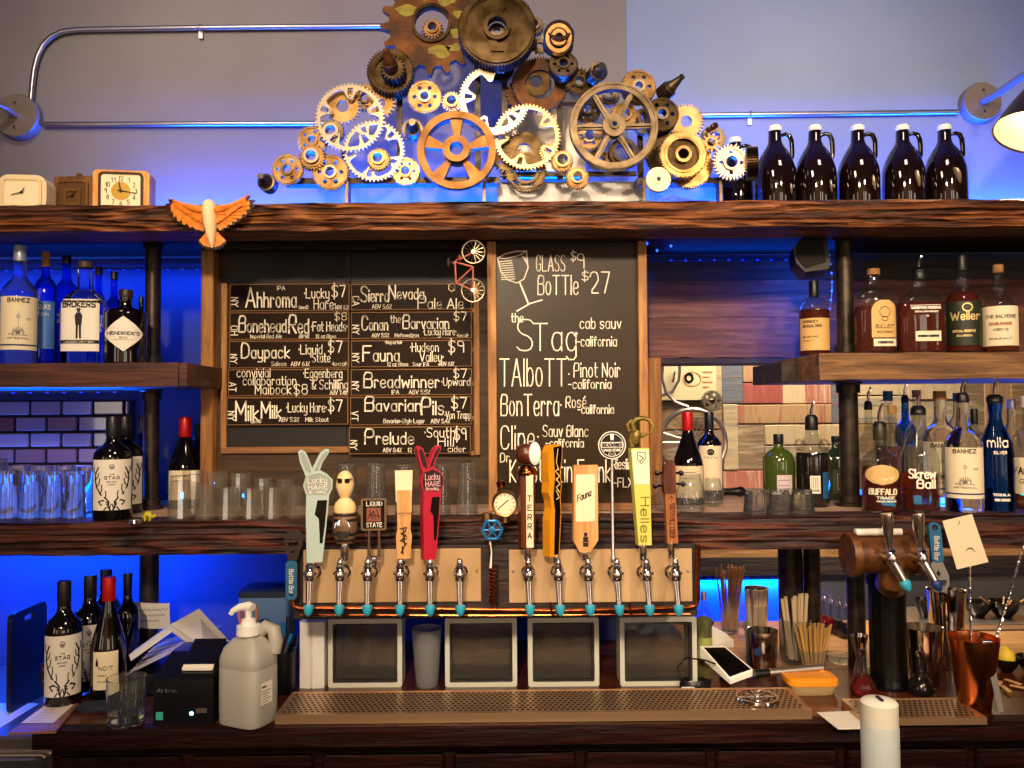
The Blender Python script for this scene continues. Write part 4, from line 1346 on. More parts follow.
def clock(label, px, py0, w, h, Y, rz, casem, facem, style):
    """a mantel clock standing on the shelf, built facing -Y about its base centre"""
    p = W(px, 205, Y)
    s = Y / 800
    w, h = w * s, h * s
    t = thing('mantel_clock', label, 'clock', (p.x, Y, ZT + .002), None, R(rz))
    d = .055
    MB().prism(rounded(0, h / 2, w, h, {'old': .003, 'square': .012, 'cream': .026}[style]), [], 0, d).build('case', casem, t, world=False)
    m = MB()
    iw, ih = (w * .70, h * .80) if style == 'square' else (w * .72, h * .70)
    m.prism(rounded(0, h * .49, iw + .012, ih + .012, .012), [rounded(0, h * .49, iw, ih, .008)], -.005, .002)
    m.build('bezel', {'square': M('bezel_brown', '3a2410', .3), 'cream': M('bezel_cream', 'e8cf9a', .4), 'old': old_clock_wood}[style], t, world=False)
    f = MB().prism(rounded(0, h * .49, iw, ih, .008), [], -.002, .001).build('dial', facem, t, world=False)
    m = MB()
    if style == 'square':
        numerals(m, 0, h * .49, iw * .38, ih * .38, -.0026, ih * .13)
        q = m.build('numerals', M('numeral_ink', '4a3c28', .6), None, recalc=False)
        q.parent = f
    if style == 'square':
        q = MB().lathe([(0, 0), (iw * .24, 0), (iw * .24, .001), (0, .001)], (0, -.003, h * .49), 24, mat=Matrix.Rotation(R(90), 4, 'X')).build('dial_centre', M('gold_disc', 'b8913c', .35, .6), t, world=False)
    if style == 'old':
        MB().prism(rounded(0, h * .46, iw * .62, ih * .62, .004), [rounded(0, h * .46, iw * .40, ih * .40, .003)], -.006, -.002).build('inner_frame', M('worn_brass', '7a5a2c', .4, .6), t, world=False)
        MB().lathe([(0, 0), (.010, 0), (.006, .006), (.0085, .011), (.004, .016), (0, .02)], (0, d / 2, h), 14).build('finial', old_clock_wood, t, world=False)
    m = MB()
    for (a, L, wd_) in ((R(100), ih * .30, .0028), (R(-8), iw * .40, .0022)) if style == 'square' else ((R(60), ih * .22, .002), (R(195), iw * .30, .0016)):
        c, q = Vector((0, -.0055, h * .49)), Vector((math.cos(a) * L, 0, math.sin(a) * L))
        n = Vector((-math.sin(a), 0, math.cos(a))) * wd_
        m.add([c - q * .2 + n, c - q * .2 - n, c + q - n * .4, c + q + n * .4] + [v_ + Vector((0, .001, 0)) for v_ in (c - q * .2 + n, c - q * .2 - n, c + q - n * .4, c + q + n * .4)], [(0, 1, 2, 3), (7, 6, 5, 4), (0, 4, 5, 1), (1, 5, 6, 2), (2, 6, 7, 3), (3, 7, 4, 0)])
    m.lathe([(0, 0), (.003, 0), (.003, .003), (0, .003)], (0, -.004, h * .49), 10, mat=Matrix.Rotation(R(90), 4, 'X'))
    m.build('hands', iron, t, world=False)
    for sx in (-1, 1):
        MB().box((sx * w * .36 - .008, .006, -.002), (sx * w * .36 + .008, d - .006, .004)).build('foot', casem, t, world=False)


dialm = M('ivory_dial', 'f0e2b8', .45)
clock('rounded cream mantel clock at the left end of the top shelf', 22, 177, 46, 36, 2.06, 6, M('cream_enamel', 'e6d4ae', .35), dialm, 'cream')
clock('old dark wooden clock with a small finial between two lighter clocks', 73, 168, 40, 40, 2.12, -4, old_clock_wood, M('faded_brown_dial', '5a3a1c', .45), 'old')
clock('honey-coloured square wooden clock with a white numbered dial', 121, 164, 54, 42, 2.08, 8, clock_wood, dialm, 'square')

# ------------------------------------------------------------------ wall lamps and conduit
def conduit(name, pts, label, r=.0085, straps=()):
    t = thing(name, label, 'conduit', tuple(pts[0]), 'metal conduit runs on the upper wall')
    MB().tube(pts, r, seg=12).build('pipe', galv, t)
    for p in straps:
        p = Vector(p)
        m = MB()
        m.tube([p + Vector((0, math.sin(a) * (r + .002), math.cos(a) * (r + .002))) for a in [PI + PI * i / 8 + PI * .0 for i in range(9)]], .0025)
        m.box((p.x - .006, p.y + .004, p.z - .032), (p.x + .006, p.y + r, p.z - r), 0)
        m.build('strap', galv, t)


YP = YW - .045
bend = [(31, 100), (32, 88), (34, 70), (37.5, 56), (43, 45), (51, 37), (62, 31.5), (78, 29.5), (120, 28.8), (200, 27.8), (384, 26)]
conduit('conduit', [W(x, y, YP) for x, y in bend], 'bent metal conduit rising from the left wall lamp and running right above it', straps=[W(200, 27.8, YP)])
conduit('conduit', [W(43, 124.5, YP), W(340, 123.5, YP)], 'straight metal conduit running from the left wall lamp towards the gears')
YP2 = YW - .012
conduit('conduit', [W(690, 115.5, YP2), W(958, 112, YP2)], 'straight metal conduit from the gears to the right wall lamp', straps=[W(750, 114.5, YP2)])


def lamp(label, px, py, r, Yw, arm, shade_at, shade_dir, lit):
    c = W(px, py, Yw)
    t = thing('wall_lamp', label, 'wall lamp', tuple(c), 'gooseneck wall lamps')
    m = Matrix.Rotation(R(90), 4, 'X')
    s = Yw / 800
    MB().lathe([(0, 0), (r * s, 0), (r * s, .03), (r * s * .96, .034), (0, .034)], c, 32, mat=m).build('back_plate', M('satin_lamp_plate', '8c8078', .5, .5), t)
    q = MB()
    for k in (-1, 1):
        q.lathe([(0, 0), (.0065, 0), (.0045, .005), (0, .006)], c + Vector((-.0 , -.034, k * r * s * .55)), 10, mat=m)
    q.build('screws', chrome, t)
    pts = [c + Vector((0, -.03, 0))] + [Vector(p) for p in arm]
    MB().tube(pts, .0115, seg=12).build('arm', galv if not lit else M('blue_lit_arm_paint', '8a8e9a', .3, .6), t)
    S = Vector(shade_at)
    d = Vector(shade_dir).normalized()
    qm = d.to_track_quat('Z', 'Y').to_matrix().to_4x4()
    MB().lathe([(.018, -.06), (.03, -.055), (.05, -.02), (.085, .06), (.105, .12), (.1065, .125)], S, 36, mat=qm).build('shade', shade_out, t)
    MB().lathe([(.016, -.055), (.028, -.05), (.047, -.018), (.082, .06), (.103, .12)], S, 36, mat=qm).build('shade_lining', shade_in, t)
    MB().lathe([(0, -.01), (.012, 0), (.03, .05), (.032, .07), (.024, .09), (0, .1)], S, 20, mat=qm).build('bulb', bulb_m, t)
    l = bpy.data.lights.new('wall_lamp_light', 'SPOT')
    l.energy = 22
    l.color = (1, .8, .55)
    l.spot_size = R(100)
    l.spot_blend = .6
    l.shadow_soft_size = .03
    lo = bpy.data.objects.new('wall_lamp_light', l)
    C.objects.link(lo)
    lo.location = S + d * .13
    lo.rotation_euler = d.to_track_quat('-Z', 'Y').to_euler()


e = W(1022, 76, 2.3)
top = W(1052, 62, 2.18)
lamp('wall lamp with a dark bell shade glowing white inside, at the right edge', 977, 105, 19.5, YW - .001, [W(1000, 92, 2.42), e, top, W(1062, 66, 2.14)], W(1049, 92, 2.1), (-.35, -.1, -.94), True)
lamp('wall lamp at the left edge, only its round back plate and arm in view', 22, 119, 22, YW - .031, [W(6, 108, 2.44), W(-20, 96, 2.36), W(-60, 92, 2.25)], W(-75, 110, 2.2), (.2, -.3, -.9), False)

# small black loudspeaker hung under the top shelf
t = thing('speaker', 'small black loudspeaker hung under the top shelf left of the right pipe post', 'speaker', tuple(W(812, 272, 2.2)))
ol = [(799, 240), (812, 232), (826, 233), (831, 264), (828, 269), (805, 272), (796, 262), (793, 248)]
fn = lambda u, v, d: W(u, -v, 2.17) + Vector((d * .2, d, -.1 * d))
MB().prism([(x, -y) for x, y in ol], [], 0, .09, fn).build('housing', M('black_speaker_shell', '14120f', .4), t)
MB().prism([(796.5, -248), (801.5, -240), (811, -235), (822, -235.5), (826, -262), (806, -268.5), (798, -260)], [], -.004, 0, fn).build('grille', M('speaker_cloth', '1e1a16', .9, bump=(400, .6)), t)
b0 = W(815, 228, 2.2)
MB().box((b0.x - .012, 2.19, b0.z - .012), (b0.x + .012, 2.21, ZT - .0285)).build('bracket', iron, t)
# bead lights beside the speaker
t = thing('string_light', 'short vertical run of bright blue bead lights behind the right pipe post', 'led strip', tuple(W(829, 345, 2.3)))
MB().tube([W(829 + 3 * math.sin(i * .5), 255 + i * 9, 2.3) for i in range(11)], .0012, seg=6).build('wire', black_plastic, t)
for i in range(11):
    MB().lathe([(0, -.004), (.0035, 0), (0, .004)], W(829 + 3 * math.sin(i * .5), 255 + i * 9, 2.298), 8).build('bead', led_m, t)
area('string_bead_light', W(836, 300, 2.3), W(760, 320, 2.5), .02, .25, 2.2, BLUE)
t = thing('string_light', 'drooping run of three blue bead lights at the wine menu corner', 'led strip', tuple(W(656, 250, 2.35)))
MB().tube([W(646, 242, 2.35), W(650, 247, 2.35), W(657, 250.5, 2.35), W(665, 249, 2.35), W(672, 245, 2.35), W(680, 243, 2.35)], .0012, seg=6).build('wire', black_plastic, t)
for x, y in ((647, 243.5), (657, 250.5), (671, 246)):
    MB().lathe([(0, -.005), (.0042, 0), (0, .005)], W(x, y, 2.348), 8).build('bead', led_m, t)
# ------------------------------------------------------------------ the gear sculpture
YGR = 2.2
g0 = W(497, 205, YGR)
GS = thing('gear_sculpture', 'wide welded sculpture of gears, chainrings and wheels standing on the top shelf', 'sculpture', (g0.x, YGR, ZT))


def circ(cx, cy, r, n=24, a0=0):
    return [(cx + r * math.cos(a0 + 2 * PI * i / n), cy + r * math.sin(a0 + 2 * PI * i / n)) for i in range(n)]


def teeth(r, n, h, duty=.5, a0=0, sharp=.35):
    o = []
    for i in range(n):
        a = a0 + 2 * PI * i / n
        p = 2 * PI / n
        for f, rr in ((0, r - h), (duty * (1 - sharp) * .5, r), (duty * (1 + sharp) * .5 + .05, r), (duty + .08, r - h)):
            o.append((rr * math.cos(a + f * p), rr * math.sin(a + f * p)))
    return o


def sector(r0, r1, a0, a1, n=8):
    return [(r1 * math.cos(a0 + (a1 - a0) * i / n), r1 * math.sin(a0 + (a1 - a0) * i / n)) for i in range(n + 1)] + [(r0 * math.cos(a1 + (a0 - a1) * i / n), r0 * math.sin(a1 + (a0 - a1) * i / n)) for i in range(n + 1)]


def gear(px, py, r, n, mat_, Y=YGR, h=None, thick=.012, hole=.25, kind='plain', name='gear', tilt=(0, 0), rot=0.0, mat2=None, holes=6):
    """r in photo pixels at depth Y"""
    c = W(px, py, Y)
    s = Y / 800
    r = r * s
    h = (h * s if h else r * 2 * PI / n * .42)
    mats = [mat_, mat2 or mat_, hole_dark, bronze]
    m = MB()
    T = Matrix.Rotation(R(tilt[0]), 4, 'X') @ Matrix.Rotation(R(tilt[1]), 4, 'Z')

    def fn(u, v, d):
        return c + T @ Vector((u, d, v))
    ot = teeth(r, n, h, a0=rot)
    ri = r - h
    if kind == 'plain':
        m.prism(ot, [circ(0, 0, r * hole, 24)], -thick / 2, thick / 2, fn)
    elif kind == 'holes':
        hs = [circ(ri * .64 * math.cos(2 * PI * i / holes + rot), ri * .64 * math.sin(2 * PI * i / holes + rot), ri * .13, 14) for i in range(holes)]
        m.prism(ot, [circ(0, 0, r * hole, 24)] + hs, -thick / 2, thick / 2, fn)
        m.prism(circ(0, 0, r, 40), [circ(0, 0, r * .86, 40)], -thick * .5 - .003, -thick * .5, fn) if False else None
        m.prism(circ(0, 0, r * (hole + .13), 28), [circ(0, 0, r * hole, 24)], -thick / 2 - .008, -thick / 2, fn, 1)
        m.prism(circ(0, 0, ri * .97, 40), [circ(0, 0, ri * .87, 40)], -thick / 2 - .003, -thick / 2, fn, 0)
    elif kind == 'dish':
        m.prism(ot, [circ(0, 0, ri * .72, 32)], -thick / 2, thick / 2, fn)
        m.prism(circ(0, 0, ri * .74, 32), [circ(0, 0, r * hole, 24)], -thick * .1, thick * .4, fn, 3)
        m.prism(circ(0, 0, ri * .84, 40), [circ(0, 0, ri * .77, 40)], -thick / 2 - .003, -thick / 2, fn)
        m.prism(circ(0, 0, r * (hole + .12), 28), [circ(0, 0, r * hole, 24)], -thick / 2 - .004, thick * .2, fn, 1)
    elif kind == 'hub':
        m.prism(ot, [circ(0, 0, r * hole, 24)], -thick / 2, thick / 2, fn)
        m.prism(circ(0, 0, r * .78, 32), [circ(0, 0, r * .62, 32)], -thick / 2 - .004, -thick / 2, fn)
        m.prism(circ(0, 0, r * (hole + .2), 28), [circ(0, 0, r * hole, 24)], -thick / 2 - .014, -thick / 2, fn, 1)
    elif kind == 'ring':
        ri2 = r * (1 - hole)
        m.prism(ot, [circ(0, 0, ri2, 48)], -thick / 2, thick / 2, fn)
    elif kind == 'chainring':
        k = holes
        hs = []
        for i in range(k):
            a = 2 * PI * i / k + rot
            hs.append(sector(r * .64, r * .86, a - PI / k * .16, a + PI / k * .16, 3))       # the small window in each arm
        # inner edge scalloped so that arms reach inward
        inn = []
        N = 90
        for i in range(N):
            a = 2 * PI * i / N
            ph = ((a - rot) * k / (2 * PI)) % 1.0
            ph = min(ph, 1 - ph)
            rr = r * (.54 if ph < .10 else (.54 + .30 * min(1, (ph - .10) / .12)))
            inn.append((rr * math.cos(a), rr * math.sin(a)))
        m.prism(ot, [inn] + hs, -thick / 2, thick / 2, fn)
        for i in range(k):
            a = 2 * PI * i / k + rot
            m.prism(circ(r * .58 * math.cos(a), r * .58 * math.sin(a), r * .05, 10), [circ(r * .58 * math.cos(a), r * .58 * math.sin(a), r * .025, 8)], -thick / 2 - .004, -thick / 2, fn)
    elif kind == 'spoked':
        k = holes
        hs = [sector(r * .36, ri * .84, 2 * PI * i / k + rot + .20, 2 * PI * (i + 1) / k + rot - .20, 8) for i in range(k)]
        m.prism(ot, [circ(0, 0, r * hole, 24)] + hs, -thick / 2, thick / 2, fn)
        m.prism(circ(0, 0, r, 48), [circ(0, 0, ri * .85, 48)], -thick / 2 - .008, -thick / 2, fn)
        m.prism(circ(0, 0, r * .34, 32), [circ(0, 0, r * hole, 24)], -thick / 2 - .02, -thick / 2, fn)
    for q in range(0):
        pass
    return m.build(name, mats, GS)


def shaft(p0, p1, r0, r1, mat_, Y0, Y1, name='shaft', splines=0):
    a, b = W(p0[0], p0[1], Y0), W(p1[0], p1[1], Y1)
    m = MB()
    d = b - a
    q = d.to_track_quat('Z', 'Y').to_matrix().to_4x4()
    L = d.length
    m.lathe([(0, 0), (r0, 0), (r0, L * .42), (r0 * .8, L * .44), (r0 * .8, L * .52), ((r0 + r1) / 2, L * .56), (r1 * 1.1, L * .85), (r1, L * .87), (r1, L), (0, L)], a, 36, mat=q, rib=(splines, .1, -1, L * .43) if splines else None)
    return m.build(name, mat_, GS)


# base plate and feet
for q in ((285, 500), (636, 735)):
    m = MB()
    pbox(m, q[0], 179, q[1], 185, 2.24, -.015, .03)
    m.build('base_bar', iron, GS)
m = MB()
pbox(m, 500, 172, 636, 176, 2.265, -.004, .008)
m.build('base_bar', iron, GS)
for px in (346, 484, 645, 722):
    m = MB()
    c = W(px, 195, 2.19)
    zb_ = W(px, 184, 2.24).z
    m.box((c.x - .022, 2.15, ZT + .002), (c.x + .022, 2.25, ZT + .014), 0, .002)
    m.box((c.x - .004, 2.20, ZT + .014), (c.x + .004, 2.24, zb_))
    m.build('foot', olive, GS)
m = MB()
for px, yt in ((478, 60), (505, 70), (560, 100), (640, 120), (400, 90), (345, 150), (690, 150)):
    c = W(px, 150, 2.285)
    m.box((c.x - .008, 2.278, W(px, 180, 2.285).z), (c.x + .008, 2.286, W(px, yt, 2.285).z))
    m.build('upright', iron, GS)
    m = MB()

# left group
gear(350, 118, 35.5, 54, silver, 2.185, 2.2, .006, kind='chainring', holes=5, name='chainring', rot=.3)
gear(374, 151, 31.5, 48, silver, 2.20, 2.2, .006, kind='chainring', holes=5, name='chainring', rot=.75)
gear(343, 107, 18.5, 30, gold, 2.215, 2.6, .012, .33, mat2=gold)
gear(366, 98, 14, 26, brass, 2.25, 2.2, .02, .35, 'dish')
gear(381, 104, 15.5, 22, gold, 2.235, 3.2, .012, .3)
gear(332, 133, 13, 34, olive, 2.21, 1.2, .016, .4, 'hub', mat2=silver)
gear(313, 141, 16, 30, brass, 2.225, 2.0, .014, .25, 'holes', holes=5)
gear(313, 158, 13.5, 26, brass, 2.185, 1.9, .022, .38, 'hub', mat2=silver)
gear(288, 170, 16.2, 46, gold, 2.2, 1.3, .014, .26, 'holes', mat2=brass)
gear(331, 173, 18.5, 44, brass, 2.195, 1.5, .016, .24, 'holes', mat2=silver, holes=6)
gear(406, 172, 14.5, 42, gold, 2.215, 1.3, .014, .3, 'holes', mat2=brass)
gear(379, 160, 11.5, 26, brass, 2.18, 1.7, .022, .42, 'hub', mat2=gold)
gear(413, 131, 11.5, 28, olive, 2.205, 1.6, .022, .4, 'hub')
shaft((413, 132), (412, 122), .021, .009, olive, 2.19, 2.12)
shaft((270, 186), (260, 176), .024, .008, olive, 2.22, 2.14, 'cone_shaft')
gear(425, 98, 17.3, 50, brass, 2.205, 1.3, .018, .24, 'holes', mat2=silver)
gear(452, 103, 10.4, 20, gold, 2.2, 2.2, .02, .46, 'hub')
gear(391, 73, 24, 44, bronze, 2.21, 2.2, .03, .3, 'dish', mat2=rust)
gear(394, 72, 12.5, 18, bronze, 2.17, 2.4, .045, .3)
shaft((392, 72), (386, 50), .020, .008, rust, 2.16, 2.10, splines=0)
gear(400, 88, 12, 26, rust, 2.25, 2.4, .02, .4)

# big rusty sprocket at the top
o = gear(432, 26, 52, 17, rust, 2.235, 8.5, .022, .34, name='sprocket', rot=.12)
sp = MB()
c = W(432, 26, 2.235)
sk = 2.235 / 800
sp.prism(circ(0, 0, 20 * sk, 40), [circ(0, 0, 17 * sk, 40)], -.022, -.0112, lambda u, v, d: c + Vector((u, d, v)))
sp.build('bearing_ring', bronze, GS)
rn_ = random.Random(4)
sp = MB()
for (a, rr, w_) in ((60, 30, 9), (100, 30, 6.5), (150, 29, 8), (-72, 29, 8.5), (-48, 33, 6), (-20, 28, 7), (20, 30, 5)):
    cx, cz = rr * math.cos(R(a)) * sk, rr * math.sin(R(a)) * sk
    q = [(cx + 1.45 * w_ * sk * rn_.uniform(.6, 1.15) * math.cos(2 * PI * i / 11) , cz + 1.3 * w_ * sk * .62 * rn_.uniform(.6, 1.25) * math.sin(2 * PI * i / 11)) for i in range(11)]
    sp.prism(q, [], -.0118, -.0108, lambda u, v, d: c + Vector((u, d, v)))
    sp.build('paint_flakes', paintchip, GS)
    sp = MB()
gear(433, 31, 10.5, 18, brass, 2.24, 2.2, .03, .42, 'hub')
# dark toothed pulley
gear(497, 32, 39.5, 76, bronze, 2.17, 1.7, .05, .78, 'plain', name='pulley')
m = MB()
c2 = W(497, 32, 2.17)
s2 = 2.17 / 800
f2 = lambda u, v, d: c2 + Vector((u, d, v))
m.prism(circ(0, 0, 36.5 * s2, 56), [circ(0, 0, 32 * s2, 56)], -.032, -.024, f2)
m.prism(circ(0, 0, 32.5 * s2, 56), [circ(0, 0, 10 * s2, 32)], -.02, -.008, f2)
m.prism(circ(0, 0, 13.5 * s2, 32), [circ(0, 0, 9.5 * s2, 32)], -.036, -.008, f2)
m.prism([(3 * s2, 9 * s2), (9 * s2, 22 * s2), (5 * s2, 24 * s2), (-1 * s2, 12 * s2)], [], -.03, -.02, f2)
m.prism([(-2 * s2, -12 * s2), (7 * s2, -24 * s2), (-6 * s2, -24 * s2), (-9 * s2, -13 * s2)], [], -.027, -.02, f2)
m.build('pulley_face', bronze, GS)
gear(497, 32, 9, 18, olive, 2.2, 1.6, .02, .4)
gear(497, 66, 18, 60, bronze, 2.24, 1.4, .02, .5)
# upper right cluster
gear(534, 27, 10, 22, olive, 2.25, 1.5, .02, .4, 'hub')
gear(540, 46, 9, 14, olive, 2.235, 2.0, .012, .35)
gear(546, 40, 6, 12, silver, 2.245, 1.5, .012, .3)
gear(558.5, 40, 15.5, 60, olive, 2.19, .9, .05, .6, 'hub', mat2=brass, tilt=(-18, 0))
m = MB()
c3 = W(558.5, 40, 2.165)
m.prism(circ(0, 0, .036, 32), [circ(0, 0, .026, 32)], -.012, .01, lambda u, v, d: c3 + Vector((u, d - v * .3, v)))
m.prism(circ(0, 0, .021, 32), [circ(0, 0, .012, 32)], -.016, .01, lambda u, v, d: c3 + Vector((u, d - v * .3, v)))
m.build('bearing', brass, GS)
gear(563, 67, 14.8, 50, olive, 2.21, 1.2, .03, .3, 'holes', tilt=(-10, 0))
gear(579, 83, 15, 24, bronze, 2.235, 2.2, .02, .3, 'holes', holes=5)
gear(598, 72, 9, 22, olive, 2.2, 1.2, .03, .3, 'hub', tilt=(0, -20))
shaft((592, 78), (603, 66), .022, .012, olive, 2.21, 2.16)
gear(540, 85, 29, 62, rust, 2.26, 2.2, .01, .52, name='sprocket')
gear(536, 82, 16, 34, bronze, 2.27, 2.0, .01, .4)
gear(521, 95, 16, 22, rust, 2.28, 2.2, .012, .3)
# middle: broken silver ring and the tan one
c4 = W(494, 100, 2.19)
s4 = 2.19 / 800
m = MB()
N = 50
a0, a1 = R(70), R(345)
ou = []
for i in range(N * 4 + 1):
    a = a0 + (a1 - a0) * i / (N * 4)
    ou.append(((36 if i % 4 in (1, 2) else 34) * s4 * math.cos(a), (36 if i % 4 in (1, 2) else 34) * s4 * math.sin(a)))
inn = []
for i in range(80, -1, -1):
    a = a0 + (a1 - a0) * i / 80
    ph = ((a - R(100)) * 5 / (2 * PI)) % 1
    ph = min(ph, 1 - ph)
    rr = 19 if ph < .09 else 19 + 10 * min(1, (ph - .09) / .12)
    inn.append((rr * s4 * math.cos(a), rr * s4 * math.sin(a)))
m.prism(ou + inn, [sector(22 * s4, 30 * s4, R(100 + 72 * i) - .09, R(100 + 72 * i) + .09, 3) for i in (1, 2, 3)], -.003, .003, lambda u, v, d: c4 + Vector((u, d, v)))
m.build('chainring', silver, GS)
gear(527, 137, 34, 56, M('tan_chainring', 'c8a070', .4, .8), 2.22, 2.0, .005, kind='chainring', holes=5, name='chainring', rot=.65)
gear(457, 152, 39.5, 88, M('brown_bronze_wheel', '664624', .36, .95, var=(24, '452c14')), 2.165, 1.2, .024, .17, 'spoked', name='hand_wheel', holes=5, rot=.32, mat2=bronze)
gear(507, 158, 16, 26, bronze, 2.25, 2.0, .012, .3, 'holes', holes=5)
gear(524, 152, 21, 40, bronze, 2.245, 2.0, .012, .4)
gear(549, 153, 10, 20, brass, 2.24, 1.6, .012, .3, 'holes', holes=5)
gear(526, 172, 21, 44, bronze, 2.255, 1.6, .012, .5, 'holes', holes=6)
gear(562, 162, 11, 26, brass, 2.18, 1.7, .026, .5, 'hub', mat2=gold)
gear(577, 179, 11.5, 28, brass, 2.175, 1.7, .03, .42, 'hub', mat2=gold)
# six-spoked grey wheel and the gears behind it
m = MB()
c5 = W(613.5, 127, 2.155)
s5 = 2.155 / 800
f5 = lambda u, v, d: c5 + Vector((u, d, v))
m.prism(circ(0, 0, 44.5 * s5, 72), [circ(0, 0, 37.5 * s5, 72)], -.012, .012, f5)
m.prism(circ(0, 0, 44 * s5, 72), [circ(0, 0, 42 * s5, 72)], -.015, -.012, f5)
m.build('wheel_rim', olive, GS)
m = MB()
for i in range(6):
    a = R(60 * i + 1)
    u, n = Vector((math.cos(a), math.sin(a))), Vector((-math.sin(a), math.cos(a)))
    for w_, dd in ((2.9, (-.004, .006)), (.9, (-.011, -.004))):
        q = [u * 9 * s5 + n * w_ * s5, u * 38 * s5 + n * w_ * .8 * s5, u * 38 * s5 - n * w_ * .8 * s5, u * 9 * s5 - n * w_ * s5]
        m.prism([(p.x, p.y) for p in q], [], dd[0], dd[1], f5)
    m.build('wheel_spoke', olive, GS)
    m = MB()
m.prism(circ(0, 0, 11.5 * s5, 36), [circ(0, 0, 2.5 * s5, 16)], -.018, .012, f5)
m.prism(circ(0, 0, 4.6 * s5, 24), [circ(0, 0, 2.5 * s5, 16)], -.026, -.018, f5)
m.build('wheel_hub', olive, GS)
gear(587, 111, 14, 32, bronze, 2.22, 1.6, .016, .3, 'holes')
gear(589, 137, 14.5, 36, brass, 2.215, 1.5, .016, .34, 'holes', mat2=silver)
gear(608, 96, 12, 30, olive, 2.235, 1.4, .016, .35, 'hub')
gear(624, 116, 13.5, 32, brass, 2.215, 1.5, .02, .36, 'hub')
gear(623, 154, 15, 60, bronze, 2.2, .8, .03, .58, 'hub', mat2=iron)
gear(598, 160, 11, 24, bronze, 2.235, 1.6, .014, .4)
gear(609, 158, 6, 12, brass, 2.215, 1.6, .014, .4)
gear(638, 88, 18, 46, brass, 2.2, 1.4, .022, .22, 'holes', mat2=silver)
gear(645, 122, 14, 32, olive, 2.245, 1.4, .02, .4, 'hub')
gear(661, 116, 17.5, 54, bronze, 2.2, 1.0, .03, .24, 'holes', mat2=olive)
shaft((661, 96), (683, 76), .021, .008, olive, 2.22, 2.16, splines=14)
gear(686, 122, 18.5, 32, gold, 2.225, 3.2, .010, .32)
gear(682, 156, 24.5, 56, gold, 2.165, 2.0, .034, .22, 'dish', mat2=brass)
gear(688, 165, 25, 54, brass, 2.215, 1.7, .02, .4)
gear(668, 155, 24, 58, bronze, 2.235, 1.4, .02, .4)
m = MB()
c6 = W(658, 180, 2.16)
m.prism(circ(0, 0, 12.3 * .0027, 40), [circ(0, 0, 2.4 * .0027, 16)], -.008, .01, lambda u, v, d: c6 + Vector((u, d, v)))
m.prism(circ(0, 0, 5 * .0027, 24), [circ(0, 0, 2.4 * .0027, 16)], -.012, -.008, lambda u, v, d: c6 + Vector((u, d, v)))
m.build('disc', M('pale_metal_disc', 'd8c090', .4, .7), GS)
gear(713, 139, 13, 40, olive, 2.235, 1.2, .012, .4, 'hub')
gear(711, 143, 10, 11, M('copper_sprocket', 'b87a4c', .35, .9), 2.19, 3.4, .010, .42)
shaft((708, 130), (716, 125), .008, .008, brass, 2.2, 2.17)
gear(730.5, 163, 18.5, 30, M('worn_silver_gear', 'c0a888', .35, .9), 2.175, 2.6, .012, .32, 'holes', holes=4)
gear(752, 164, 17, 40, bronze, 2.19, 1.6, .03, .4, tilt=(0, 76))

# brushed steel box and white carton behind the gears
t = thing('junction_box', 'brushed steel junction box mounted on the wall behind the gears', 'box', tuple(W(547, 170, 2.45)))
m = MB()
pbox(m, 506, 106, 586, 172, 2.44, 0, .075, 0, .004)
m.build('housing', M('pale_steel_box', 'c8baa4', .42, .55), t)
m = MB()
pbox(m, 504, 102, 590, 108, 2.44, -.006, .07, 0, .002)
m.build('lid_edge', chrome, t)
for x, y in ((509, 110), (583, 110), (509, 169), (583, 169)):
    m = MB().lathe([(0, 0), (.004, 0), (.003, .003), (0, .003)], W(x, y, 2.44), 8, mat=Matrix.Rotation(R(90), 4, 'X')).build('screw', steel, t)
t = thing('white_casing', 'long white carton lying on the top shelf behind the gears', 'box', (W(565, 195, 2.36).x, 2.36, ZT))
a, b = W(497, 190, 2.33), W(640, 190, 2.33)
MB().box((a.x, 2.31, ZT), (b.x, 2.38, W(565, 181, 2.31).z), 0, .006).build('casing', white_plastic, t)  # plain long white box shape
MB().box((a.x + .01, 2.306, ZT + .07), (b.x - .01, 2.384, ZT + .078), 0, .001).build('lid_seam', M('casing_seam', 'b8b4ac', .6), t)
# blue plastic tubing heaped on the shelf
t = thing('plastic_tubing', 'clear plastic tubing heaped on the top shelf below the pale metal disc', 'tubing', (W(672, 200, 2.1).x, 2.1, ZT))
rn_ = random.Random(9)
for k in range(5):
    pts = []
    for i in range(14):
        f = i / 13
        x = 632 + 88 * f
        p = W(x, 203, 2.1)
        pts.append((p.x, 2.09 + .012 * k + .01 * math.sin(f * 9 + k), ZT + .006 + .034 * math.sin(PI * min(1, f * 1.05)) * (.5 + .13 * k) * (1 + .3 * math.sin(f * 12 + 2 * k))))
    MB().tube(pts, .0042, seg=8).build('tube', clear, t)
# ------------------------------------------------------------------ the tap box under the middle shelf
YT = 1.95
t = thing('tap_box', 'dark wooden tap box with two steel plates under the middle shelf, edged with copper pipe', 'tap box', (W(495, 610, YT).x, 2.02, W(495, 618, YT).z))
m = MB()
pbox(m, 293, 545, 697, 618, YT, 0, .045, 0, .003)
m.build('front_panel', dark_frame, t)
a, b = W(293, 580, YT).x, W(697, 580, YT).x
MB().box((a + .01, YT + .046, W(495, 618, YT).z), (b - .01, 2.16, ZMB - .002)).build('case', dark_frame, t)
for k, (x0, x1) in enumerate(((303.5, 481), (509, 692))):
    m = MB()
    pbox(m, x0, 549, x1, 602, YT, -.003, .001, 0, .001)
    pl = m.build('steel_plate', plate_steel, t)
    for x in (x0 + 4, x1 - 4):
        MB().lathe([(0, 0), (.004, 0), (.003, .003), (0, .003)], W(x, 571, YT - .003), 10, mat=Matrix.Rotation(R(90), 4, 'X')).build('screw', steel, pl)
